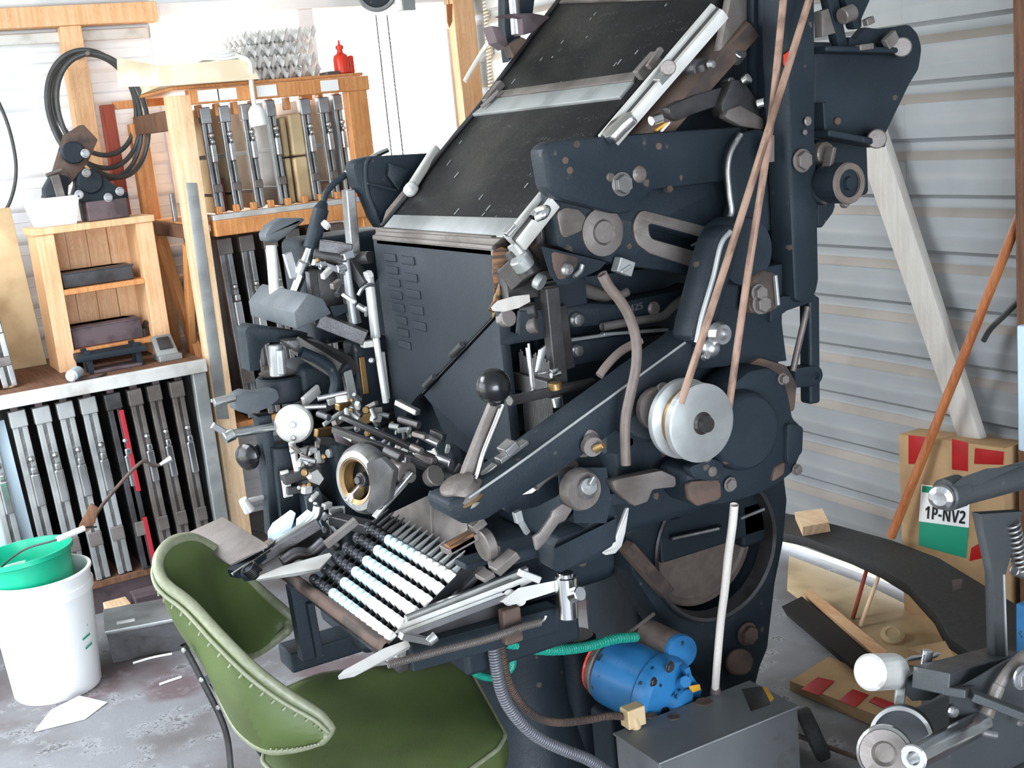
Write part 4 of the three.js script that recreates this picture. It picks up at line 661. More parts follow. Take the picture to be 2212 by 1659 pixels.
  part(T, 'stub_bracket', M.worn, DISC([1.536,1.4791,-1.62], 'z', 0.02, 0.02), BAR([1.5281,1.4903,-1.6], [1.513,1.4485,-1.6], 0.02, 0.008, [1, 0, 0]), BO([1.5309,1.3974,-1.58], 'z', 0.01, 0.01, 'round'));
  part(T, 'wing_hanger', M.paint, PL([[1.5663,1.3976,-1.68],[1.6098,1.3842,-1.68],[1.6022,1.3686,-1.68],[1.5742,1.3456,-1.68],[1.5632,1.347,-1.68]], 'z', 0.02, { r: 0.006 }));
  // rear link bars below the column
  part(T, 'rear_link', M.paint, BAR([1.5726,1.2186,-1.72], [1.5625,1.0189,-1.72], 0.03, 0.026, [1, 0, 0], 0.006));
  part(T, 'link_eye', M.paint, PL([[1.5107,1.0968,-1.7],[1.5554,1.0936,-1.7],[1.5754,1.0864,-1.7],[1.5813,1.0695,-1.7],[1.5665,1.053,-1.7],[1.5128,1.0599,-1.7]], 'z', 0.03, { r: [0.004, 0, 0.01, 0.014, 0.014, 0.004], holes: [RING([1.5632,1.0729,-1.7], 'z', 0.006, 14)] }));
  part(T, 'link_rod', M.worn, CY([1.5488,1.2052,-1.7], [1.506,1.0925,-1.7], 0.006));
}
// works seen between the magazine and the column
{
  part(T, 'upper_arm', M.worn, PL([[1.4066,1.6454,-1.74],[1.4165,1.668,-1.74],[1.4504,1.766,-1.74],[1.4959,1.7719,-1.74],[1.4882,1.6948,-1.74],[1.452,1.6518,-1.74],[1.429,1.6455,-1.74]], 'z', 0.02, { r: 0.008 }));
  part(T, 'upper_arm', M.paint, PL([[1.4813,1.7774,-1.72],[1.5039,1.7766,-1.72],[1.4975,1.7155,-1.72],[1.4826,1.6231,-1.72],[1.4846,1.5631,-1.72],[1.4698,1.5611,-1.72],[1.4713,1.6395,-1.72]], 'z', 0.02, { r: 0.004 }));
  part(T, 'yoke', M.darkSteel, PL([[1.37,1.6417,-1.76],[1.3793,1.6581,-1.76],[1.4159,1.662,-1.76],[1.435,1.6451,-1.76],[1.4327,1.6154,-1.76],[1.4017,1.6114,-1.76],[1.3839,1.6158,-1.76]], 'z', 0.04, { r: 0.01 }), PL([[1.3767,1.6474,-1.74],[1.3954,1.6554,-1.74],[1.402,1.638,-1.74],[1.3939,1.6122,-1.74],[1.3798,1.6117,-1.74]], 'z', 0.02, { r: 0.006 }));
  part(T, 'yoke_pin', M.steel, BO([1.3846,1.6461,-1.73], 'z', 0.008, 0.01, 'round'), CY([1.4457,1.6506,-1.74], [1.4443,1.6629,-1.72], 0.012), CY([1.4201,1.6102,-1.74], [1.4222,1.6134,-1.72], 0.009));
  part(T, 'cross_lever', M.darkSteel, PL([[1.2892,1.5829,-1.73],[1.347,1.5981,-1.73],[1.4077,1.6074,-1.73],[1.4269,1.5935,-1.73],[1.4054,1.578,-1.73],[1.3445,1.5675,-1.73],[1.3064,1.5585,-1.73],[1.2935,1.5658,-1.73]], 'z', 0.025, { r: 0.006 }));
  part(T, 'hanging_plate', M.darkSteel, PL([[1.4122,1.6165,-1.71],[1.4365,1.6163,-1.71],[1.4705,1.5747,-1.71],[1.4781,1.5346,-1.71],[1.4388,1.5366,-1.71],[1.3915,1.5579,-1.71],[1.3868,1.5738,-1.71]], 'z', 0.03, { r: 0.008 }));
  part(T, 'plate_toe', M.worn, PL([[1.3922,1.5682,-1.7],[1.4208,1.5736,-1.7],[1.4703,1.5475,-1.7],[1.4689,1.5272,-1.7],[1.4183,1.5396,-1.7],[1.3853,1.5565,-1.7]], 'z', 0.02, { r: 0.006 }));
  part(T, 'yoke_pin', M.chrome, CY([1.2385,1.5637,-1.71], [1.2596,1.5678,-1.71], 0.009), CY([1.4555,1.5723,-1.7], [1.4656,1.574,-1.69], 0.01), CY([1.4299,1.613,-1.7], [1.434,1.6182,-1.69], 0.009));
  part(T, 'yellow_tab', M.yellow, BAR([1.2465,1.5479,-1.71], [1.2683,1.558,-1.71], 0.008, 0.004));
  part(T, 'white_tab', M.paper, BAR([1.254,1.5455,-1.705], [1.2722,1.559,-1.705], 0.006, 0.003));
  part(T, 'red_mark', M.redPlastic, PL([[1.4446,1.6489,-1.612],[1.4591,1.6554,-1.612],[1.456,1.6393,-1.612],[1.4471,1.6265,-1.612],[1.4436,1.6342,-1.612]], 'z', 0.003));
  part(T, 'brown_pad', M.worn, PL([[1.4138,1.5221,-1.63],[1.4318,1.5204,-1.63],[1.4288,1.4763,-1.63],[1.4086,1.4769,-1.63]], 'z', 0.01));
  // behind the magazine at the left of its top
  part(T, 'distributor_bracket', M.mauve, PL([[1.2871,1.7753,-2.3],[1.3063,1.7724,-2.3],[1.3224,1.7403,-2.3],[1.3165,1.7277,-2.3],[1.2963,1.7418,-2.3]], 'z', 0.04), PL([[1.3403,1.7986,-2.32],[1.3982,1.7977,-2.32],[1.4427,1.7881,-2.32],[1.3962,1.7585,-2.32],[1.371,1.7543,-2.32],[1.3724,1.7878,-2.32]], 'z', 0.06));
  part(T, 'distributor_post', M.steel, CY([1.3751,1.8564,-2.35], [1.3729,1.7572,-2.35], 0.012));
  part(T, 'distributor_plate', M.paint, PL([[1.3619,1.8675,-2.36],[1.4408,1.8647,-2.36],[1.4246,1.801,-2.36],[1.3877,1.7971,-2.36],[1.3898,1.7344,-2.36],[1.3546,1.7042,-2.36],[1.3513,1.7745,-2.36]], 'z', 0.03));
  part(T, 'distributor_shoe', M.rust, PL([[1.3122,1.7317,-2.28],[1.3447,1.7481,-2.28],[1.3573,1.7419,-2.28],[1.3206,1.7091,-2.28]], 'z', 0.03));
}
// slanting twin arm with the secondary stay and boss
{
  const s = part(T, 'stay_arm', M.paint, PL([[1.2803,1.3801,-1.6],[1.2999,1.3865,-1.6],[1.3191,1.3841,-1.6],[1.3211,1.3596,-1.6],[1.2973,1.3019,-1.6],[1.2507,1.2003,-1.6],[1.2221,1.2007,-1.6],[1.2017,1.2151,-1.6],[1.2127,1.2467,-1.6],[1.2523,1.3388,-1.6],[1.2681,1.3697,-1.6]], 'z', 0.05, { r: [0.01, 0.02, 0.02, 0, 0, 0.02, 0.02, 0.02, 0, 0, 0.01], b: 0.008 }));
  part(T, 'stay_edge', M.zinc, TU([[1.2987,1.3778,-1.597],[1.2804,1.3637,-1.597],[1.257,1.3082,-1.597],[1.2272,1.2446,-1.597],[1.2148,1.2085,-1.597]], 0.0045));
  part(T, 'stay_boss', M.paint, LA([[0, 0], [0.055, 0], [0.057, -0.004], [0.057, -0.06], [0, -0.06]], [1.3397,1.3382,-1.61], 'z'));
  part(T, 'lower_stay', M.paint, PL([[1.2908,1.3003,-1.64],[1.4422,1.3018,-1.64],[1.4352,1.1977,-1.64],[1.4414,1.1308,-1.64],[1.2207,1.1556,-1.64],[1.2437,1.1986,-1.64]], 'z', 0.05));
  const g = part(T, 'bolt_bracket', M.rust, PL([[1.3478,1.2944,-1.6],[1.3703,1.3035,-1.6],[1.3959,1.2935,-1.6],[1.3961,1.2368,-1.6],[1.3651,1.2292,-1.6],[1.3298,1.2381,-1.6],[1.3388,1.2803,-1.6]], 'z', 0.03, { r: 0.01, b: 0.005 }));
  part(g, 'bracket_bolt', M.worn, BO([1.3482,1.2696,-1.598], 'z', 0.012, 0.014), BO([1.3508,1.2505,-1.598], 'z', 0.014, 0.016));
  part(g, 'bracket_edge', M.zinc, BAR([1.3845,1.294,-1.594], [1.387,1.2419,-1.594], 0.008, 0.006, [1, 0, 0]));
  part(T, 'grease_fitting', M.steel, LA([[0, 0], [0.018, 0], [0.02, 0.006], [0.016, 0.02], [0.01, 0.02], [0.009, 0.012], [0, 0.012]], [1.242,1.2209,-1.58], 'z'), SP([1.2289,1.1987,-1.58], 0.016, 14), CY([1.2146,1.186,-1.58], [1.2146,1.1903,-1.57], 0.006));
}
// slanting main lever arm with hub and ball handle
{
  const a = part(T, 'main_arm', M.paint, PL([[0.7521,1.0437,-1.62],[0.7681,1.047,-1.62],[0.7899,1.0447,-1.62],[0.8706,1.0742,-1.62],[1.0393,1.1412,-1.62],[1.2099,1.2091,-1.62],[1.2296,1.2173,-1.62],[1.2247,1.1575,-1.62],[1.2043,1.1426,-1.62],[1.07,1.0906,-1.62],[0.9781,1.0543,-1.62],[0.8814,1.0226,-1.62],[0.8183,1.0009,-1.62],[0.7785,1.0021,-1.62],[0.7541,1.0214,-1.62]], 'z', 0.075, { r: [0.01, 0, 0, 0, 0, 0, 0, 0, 0, 0, 0, 0, 0.02, 0.02, 0.02], b: 0.007 }));
  part(a, 'arm_edge', M.zinc, TU([[0.7875,1.0426,-1.619],[0.8698,1.0724,-1.619],[1.0384,1.1392,-1.619],[1.209,1.2071,-1.619]], 0.0022));
  const h = part(T, 'lever_hub', M.worn, LA([[0, 0], [0.034, 0], [0.036, 0.004], [0.034, 0.01], [0.037, 0.014], [0.037, 0.02], [0.03, 0.024], [0.028, 0.034], [0.012, 0.04], [0, 0.04]], [0.7982,1.0274,-1.655], [-0.35, 0.93, 0.1]));
  part(h, 'hub_ring', M.brass, LA([[0.034, 0.009], [0.0385, 0.011], [0.0385, 0.015], [0.034, 0.017]], [0.7982,1.0274,-1.655], [-0.35, 0.93, 0.1]));
  const l = part(T, 'hand_lever', M.worn, PL([[0.79,1.0446,-1.66],[0.8069,1.0777,-1.66],[0.8389,1.1298,-1.66],[0.8647,1.17,-1.66],[0.8853,1.163,-1.66],[0.8705,1.1349,-1.66],[0.8402,1.085,-1.66],[0.8246,1.0498,-1.66],[0.8085,1.0372,-1.66]], 'z', 0.012, { r: 0.006 }));
  part(l, 'lever_edge', M.chrome, TU([[0.8792,1.1639,-1.652],[0.8651,1.1404,-1.652],[0.8369,1.0947,-1.652],[0.818,1.0575,-1.652],[0.8025,1.0493,-1.652],[0.7802,1.0502,-1.652]], 0.0045));
  part(l, 'ball_grip', M.blackPlastic, SP([0.8681,1.195,-1.655], 0.0275, 32), CY([0.8724,1.166,-1.657], [0.87,1.183,-1.655], 0.012, 0.014));
  part(T, 'latch_bar', M.steel, BAR([0.8211,1.0476,-1.66], [0.8612,1.0683,-1.66], 0.016, 0.012), BAR([0.8664,1.0701,-1.66], [0.9206,1.0897,-1.66], 0.02, 0.02), BAR([0.8749,1.0862,-1.66], [0.8963,1.098,-1.66], 0.03, 0.014));
  part(T, 'cross_rod', M.darkSteel, CY([0.9279,1.1496,-1.72], [1.1264,1.1336,-1.78], 0.0085));
}
// castings behind the arm
{
  const u = part(T, 'link_casting', M.paint, PL([[1.1131,1.2619,-1.84],[1.1517,1.2639,-1.84],[1.2272,1.2501,-1.84],[1.2985,1.2523,-1.84],[1.3718,1.2529,-1.84],[1.4046,1.2616,-1.84],[1.4025,1.236,-1.84],[1.369,1.2205,-1.84],[1.3367,1.2137,-1.84],[1.3151,1.2069,-1.84],[1.2237,1.2137,-1.84],[1.1128,1.2225,-1.84]], 'z', 0.05, { r: 0.008, b: 0.006 }));
  part(u, 'casting_rim', M.worn, TU([[1.1872,1.2158,-1.83],[1.2673,1.2141,-1.83],[1.3209,1.2138,-1.83],[1.3473,1.2283,-1.83],[1.3956,1.2465,-1.83]], 0.008));
  part(u, 'casting_bolt', M.steel, BO([1.138,1.2369,-1.835], 'z', 0.013, 0.014, 'round'));
  part(u, 'casting_bolt', M.worn, BO([1.3042,1.2297,-1.835], 'z', 0.013, 0.008, 'round'));
  {
    const font = await new FontLoader().loadAsync('fonts/droid/droid_sans_bold.typeface.json');
    const g = new TextGeometry('2425', { font, size: 1, depth: 0.1, curveSegments: 3 }); g.computeBoundingBox();
    const A = V([1.2447,1.2306,-1.839]), B = V([1.2836,1.2319,-1.839]), U = V([1.2449,1.2432,-1.839]);
    g.applyMatrix4(new THREE.Matrix4().makeBasis(B.clone().sub(A).multiplyScalar(1 / g.boundingBox.max.x), U.clone().sub(A).multiplyScalar(1 / g.boundingBox.max.y), new THREE.Vector3(0, 0, 0.02)).setPosition(A));
    part(u, 'casting_number', M.steel, clean(g));
  }
  const lo = part(T, 'link_casting', M.paint, PL([[1.1089,1.2034,-1.84],[1.1919,1.1956,-1.84],[1.272,1.1885,-1.84],[1.3449,1.1864,-1.84],[1.3544,1.1743,-1.84],[1.2695,1.1615,-1.84],[1.1877,1.1525,-1.84],[1.1056,1.1542,-1.84]], 'z', 0.05, { r: 0.008, b: 0.006 }));
  part(lo, 'casting_bolt', M.steel, BO([1.1334,1.1822,-1.835], 'z', 0.012, 0.012, 'round'));
  part(lo, 'polished_edge', M.zinc, BAR([1.1085,1.2046,-1.83], [1.2154,1.1993,-1.83], 0.01, 0.006), BAR([1.1859,1.2027,-1.83], [1.3269,1.187,-1.83], 0.014, 0.006));
  part(T, 'guide_post', M.darkSteel, BAR([1.0689,1.3073,-1.8], [1.0697,1.1221,-1.8], 0.024, 0.026, [1, 0, 0]), BAR([1.0958,1.2696,-1.82], [1.1011,1.1577,-1.82], 0.02, 0.024, [1, 0, 0]));
  part(T, 'works_cover', M.paint, BX([1.1, 0.95, -2.05], [1.42, 1.3, -1.92], 0.01), PL([[1.1821,1.2997,-1.9],[1.5207,1.2851,-1.9],[1.5123,1.1776,-1.9],[1.177,1.2498,-1.9]], 'z', 0.02));
  part(T, 'diagonal_tube', M.worn, CY([1.165,1.2867,-1.86], [1.2677,1.2438,-1.9], 0.012), CY([1.2344,1.2624,-1.84], [1.255,1.2676,-1.84], 0.008));
}
// assembler works at the right of the cover
{
  part(T, 'entrance_block', M.darkSteel, CY([1.0102,1.3814,-1.8], [1.0271,1.3338,-1.78], 0.022), BAR([1.0079,1.3544,-1.82], [1.0213,1.3209,-1.8], 0.05, 0.03), PL([[0.9982,1.348,-1.82],[1.0327,1.3351,-1.82],[1.0736,1.2892,-1.82],[1.0009,1.2928,-1.82]], 'z', 0.03));
  part(T, 'entrance_bushing', M.zinc, CY([1.0038,1.3919,-1.79], [1.019,1.3581,-1.78], 0.014), CY([0.9985,1.3691,-1.77], [1.0106,1.3506,-1.77], 0.018), CY([1.0276,1.3282,-1.77], [1.0334,1.3218,-1.76], 0.014));
  part(T, 'paper_tag', M.timberGrey, PL([[0.9452,1.2942,-1.78],[0.9583,1.3028,-1.78],[0.9884,1.3057,-1.78],[1.0184,1.3041,-1.78],[1.0189,1.2916,-1.78],[0.9949,1.2846,-1.78],[0.9665,1.283,-1.78],[0.9479,1.2876,-1.78]], 'z', 0.003)).userData.label = 'pale scribbled tag';
  part(T, 'step_plate', M.cover, PL([[0.9725,1.2809,-1.81],[0.997,1.2769,-1.81],[0.9932,1.2429,-1.81],[1.0068,1.2357,-1.81],[1.0147,1.274,-1.81],[1.0617,1.2696,-1.81],[1.0563,1.2192,-1.81],[0.9835,1.2208,-1.81],[0.9697,1.2248,-1.81]], 'z', 0.012), BX([1.0705,1.3081,-1.83], [1.1623,1.2605,-1.86]));
  part(T, 'cam_roller', M.worn, CY([0.9851,1.2638,-1.82], [0.9868,1.2685,-1.8], 0.015), CY([1.0247,1.2434,-1.83], [1.0445,1.2468,-1.81], 0.016));
  part(T, 'cam_roller', M.darkSteel, CY([1.0274,1.267,-1.83], [1.0471,1.2703,-1.81], 0.014));
  const rods = []; for (let i = 0; i < 17; i++) { const px = 1090 + i * 5.6; rods.push(i); }
  const x0 = 1.04, zz = -1.86; const rg = [];
  for (let i = 0; i < 20; i++) { const z = -1.88 + i * 0.0052; rg.push(CY([x0, 0.98, z], [x0 + 0.004, 1.19 + 0.006 * Math.sin(i * 1.3), z], 0.0018, 0.0018, 8)); }
  part(T, 'key_rods', M.darkSteel, ...rg).userData.kind = 'stuff';
  part(T, 'rod_comb', M.darkSteel, BX([1.03, 1.125, -1.89], [1.05, 1.155, -1.77], 0.003), BX([1.03, 1.02, -1.89], [1.048, 1.035, -1.77], 0.003));
  part(T, 'steel_finger', M.steel, PL([[1.0163,1.2128,-1.76],[1.0295,1.2183,-1.76],[1.028,1.2044,-1.76],[1.0139,1.1739,-1.76],[1.0052,1.1771,-1.76]], 'z', 0.006), BAR([0.994,1.2215,-1.76], [0.9951,1.145,-1.755], 0.006, 0.008, [1, 0, 0]));
  part(T, 'wire_hook', M.steel, TU([[0.9936,1.2283,-1.755],[0.993,1.191,-1.755],[0.9939,1.15,-1.755],[1.0038,1.1417,-1.755],[1.0191,1.1498,-1.755]], 0.0025), TU([[1.0038,1.1749,-1.755],[1.0218,1.1746,-1.755],[1.0436,1.1753,-1.755]], 0.003));
  part(T, 'bushing_nut', M.brass, CY([1.0271,1.1583,-1.74], [1.0276,1.1456,-1.74], 0.012));
  part(T, 'bushing_screw', M.chrome, CY([1.0282,1.1344,-1.74], [1.0299,1.1166,-1.74], 0.01), CY([1.0217,1.1751,-1.74], [1.031,1.178,-1.74], 0.006), CY([1.0212,1.1705,-1.74], [1.0394,1.1717,-1.74], 0.005));
}
// thin grey tube looping down the side
part(T, 'oil_tube', M.hoseGrey, TU([[1.033,1.3485,-1.58],[1.0444,1.3268,-1.58],[1.0627,1.3025,-1.58],[1.0788,1.2709,-1.58],[1.086,1.236,-1.58],[1.0824,1.1968,-1.58],[1.0679,1.155,-1.58],[1.0558,1.1201,-1.58],[1.0505,1.0837,-1.58],[1.0485,1.0433,-1.58]], 0.0085, 80));
part(T, 'oil_tube', M.hoseGrey, TU([[1.1363,1.2213,-1.64],[1.0952,1.2096,-1.64],[1.0666,1.1921,-1.64],[1.051,1.1783,-1.64]], 0.007, 40));
// gear cover with pulley
{
  const g = part(T, 'gear_cover', M.paint, PL([[1.2579,1.105,-1.58],[1.2756,1.1329,-1.58],[1.3081,1.1471,-1.58],[1.3479,1.1459,-1.58],[1.3809,1.1238,-1.58],[1.391,1.0913,-1.58],[1.3985,1.0475,-1.58],[1.4201,1.025,-1.58],[1.4131,0.9802,-1.58],[1.3922,0.9501,-1.58],[1.3538,0.9359,-1.58],[1.3021,0.9285,-1.58],[1.2424,0.93,-1.58],[1.1811,0.9402,-1.58],[1.1673,0.9563,-1.58],[1.1619,1.0049,-1.58],[1.2004,1.0119,-1.58],[1.2408,1.0345,-1.58]], 'z', 0.08, { r: [0.03, 0.03, 0.03, 0.03, 0.03, 0, 0.02, 0.02, 0.03, 0.03, 0.03, 0.03, 0.03, 0.02, 0.02, 0.02, 0, 0], b: 0.01 }));
  part(g, 'round_boss', M.paint, LA([[0, 0], [0.058, 0], [0.063, -0.004], [0.066, -0.012], [0.068, -0.03], [0, -0.03]], [1.2757,1.0529,-1.55], 'z', 48));
  part(g, 'cover_pad', M.paint, PL([[1.157,1.0169,-1.565],[1.2083,1.0209,-1.565],[1.2304,1.0081,-1.565],[1.2306,0.9858,-1.565],[1.2052,0.9822,-1.565],[1.1683,0.9956,-1.565]], 'z', 0.02, { r: 0.02 }), PL([[1.3729,1.0464,-1.57],[1.4092,1.0307,-1.57],[1.4042,0.9858,-1.57],[1.3677,0.9677,-1.57]], 'z', 0.02, { r: 0.01 }));
  part(g, 'cover_bolt', M.worn, BO([1.1964,1.026,-1.565], 'z', 0.009, 0.006, 'round'), BO([1.2047,0.9997,-1.565], 'z', 0.009, 0.006, 'round'), BO([1.2469,0.9655,-1.575], 'z', 0.01, 0.008), BO([1.3923,0.9577,-1.575], 'z', 0.008, 0.008), BO([1.3745,1.1202,-1.58], 'z', 0.008, 0.012));
  part(g, 'worn_foot', M.rust, PL([[1.1584,0.9917,-1.572],[1.226,0.979,-1.572],[1.2273,0.9452,-1.572],[1.1753,0.9451,-1.572],[1.1613,0.9596,-1.572]], 'z', 0.012, { r: 0.012 }), PL([[1.3477,0.9713,-1.575],[1.3707,0.9775,-1.575],[1.3651,0.9558,-1.575],[1.3336,0.9451,-1.575]], 'z', 0.01, { r: 0.006 }));
  part(g, 'cover_hood', M.rust, PL([[1.3295,1.1365,-1.63],[1.3713,1.1514,-1.63],[1.432,1.1255,-1.63],[1.453,1.0883,-1.63],[1.4429,1.0317,-1.63],[1.4178,1.0703,-1.63]], 'z', 0.08, { r: 0.02 }));
  const p = part(T, 'belt_pulley', M.zinc, LA([[0, 0.002], [0.058, 0.002], [0.062, 0], [0.062, -0.012], [0.052, -0.02], [0.052, -0.034], [0.064, -0.042], [0.064, -0.052], [0.058, -0.056], [0, -0.056]], [1.1412,1.1053,-1.5], 'z', 48));
  part(p, 'pulley_groove', M.brass, LA([[0.0525, -0.021], [0.0535, -0.027], [0.0525, -0.033]], [1.1412,1.1053,-1.5], 'z', 48));
  part(p, 'pulley_nut', M.darkSteel, LA([[0, 0.016], [0.012, 0.016], [0.013, 0.012], [0.013, 0.006], [0.018, 0.002], [0, 0.002]], [1.1412,1.1053,-1.5], 'z'));
  part(T, 'pulley_shaft', M.worn, CY([1.1466,1.0957,-1.55], [1.2158,1.0589,-1.75], 0.026), CY([1.1236,1.1175,-1.58], [1.1272,1.1159,-1.6], 0.036), CY([1.1368,1.1415,-1.6], [1.1321,1.1514,-1.58], 0.01));
  part(T, 'shaft_housing', M.paint, CY([1.1262,1.1067,-1.62], [1.1869,1.0789,-1.82], 0.05), BX([1.1039,1.1095,-1.68], [1.2358,0.9764,-1.76], 0.015), BX([1.2128,1.1598,-1.68], [1.4532,1.0374,-1.8], 0.02));
  // round leather belt, crossed
  part(T, 'drive_belt', M.belt, TU([[1.4882,1.7584,-1.58],[1.3423,1.5303,-1.545],[1.2145,1.3224,-1.52],[1.1035,1.1439,-1.5]], 0.0062, 60));
  part(T, 'drive_belt', M.belt, TU([[1.4435,1.7627,-1.6],[1.3635,1.529,-1.565],[1.2803,1.3084,-1.54],[1.2152,1.1114,-1.525]], 0.0062, 60));
  part(T, 'drive_belt', M.belt, TU([[1.1182,1.1378,-1.52],[1.1105,1.1025,-1.528],[1.1186,1.0709,-1.528],[1.1438,1.0472,-1.528],[1.1806,1.0451,-1.528],[1.2067,1.067,-1.528],[1.2176,1.1105,-1.528]], 0.006, 60));
}
// round-windowed lower casting
{
  const c = [1.6437,0.6011,-2.14], hole = RING(c, 'z', 0.165, 40, 0.17);
  const b = part(T, 'clutch_housing', M.paint, PL([[1.4714,0.7968,-2.14],[1.6747,0.7599,-2.14],[1.8539,0.7517,-2.14],[1.8619,0.66,-2.14],[1.844,0.562,-2.14],[1.812,0.4672,-2.14],[1.7787,0.3138,-2.14],[1.7533,0.2747,-2.14],[1.7361,0.233,-2.14],[1.712,0.1341,-2.14],[1.6289,0.1746,-2.14],[1.5612,0.3357,-2.14],[1.4821,0.4719,-2.14],[1.4139,0.6,-2.14],[1.4027,0.6878,-2.14]], 'z', 0.12, { r: [0.02, 0, 0, 0, 0, 0.02, 0.03, 0, 0.02, 0.02, 0.02, 0.05, 0.05, 0.05, 0.04], holes: [hole], b: 0.008 }));
  part(b, 'housing_ring', M.darkSteel, LA([[0.165, 0], [0.174, 0.006], [0.17, 0.01], [0.163, 0.006], [0.157, -0.03], [0.165, -0.03]], c, 'z', 56));
  part(b, 'inner_drum', M.hoseGrey, LA([[0, -0.07], [0.138, -0.07], [0.144, -0.064], [0.156, -0.064], [0.156, -0.11], [0, -0.11]], c, 'z', 48)).userData.label = 'dusty grey drum inside the round opening';
  part(b, 'inner_links', M.paint, BX([1.5064,0.7204,-2.16], [1.8561,0.5923,-2.19], 0.006), BAR([1.5307,0.6499,-2.15], [1.668,0.6387,-2.15], 0.02, 0.012), CY([1.5426,0.7006,-2.16], [1.5465,0.7132,-2.13], 0.014), BX([1.7384,0.6742,-2.16], [1.8602,0.5656,-2.2], 0.01));
  part(b, 'inner_rod', M.steel, CY([1.5188,0.656,-2.13], [1.6472,0.6468,-2.13], 0.004), CY([1.7118,0.6546,-2.13], [1.7803,0.6598,-2.13], 0.004));
  part(b, 'foot_bolt', M.rust, BO([1.7114,0.3733,-2.135], 'z', 0.022, 0.02), CY([1.6805,0.3094,-2.14], [1.6623,0.3294,-2.1], 0.03));
  part(b, 'left_strut', M.rust, BAR([1.3768,0.6841,-2.1], [1.4722,0.5525,-2.1], 0.03, 0.03));
}
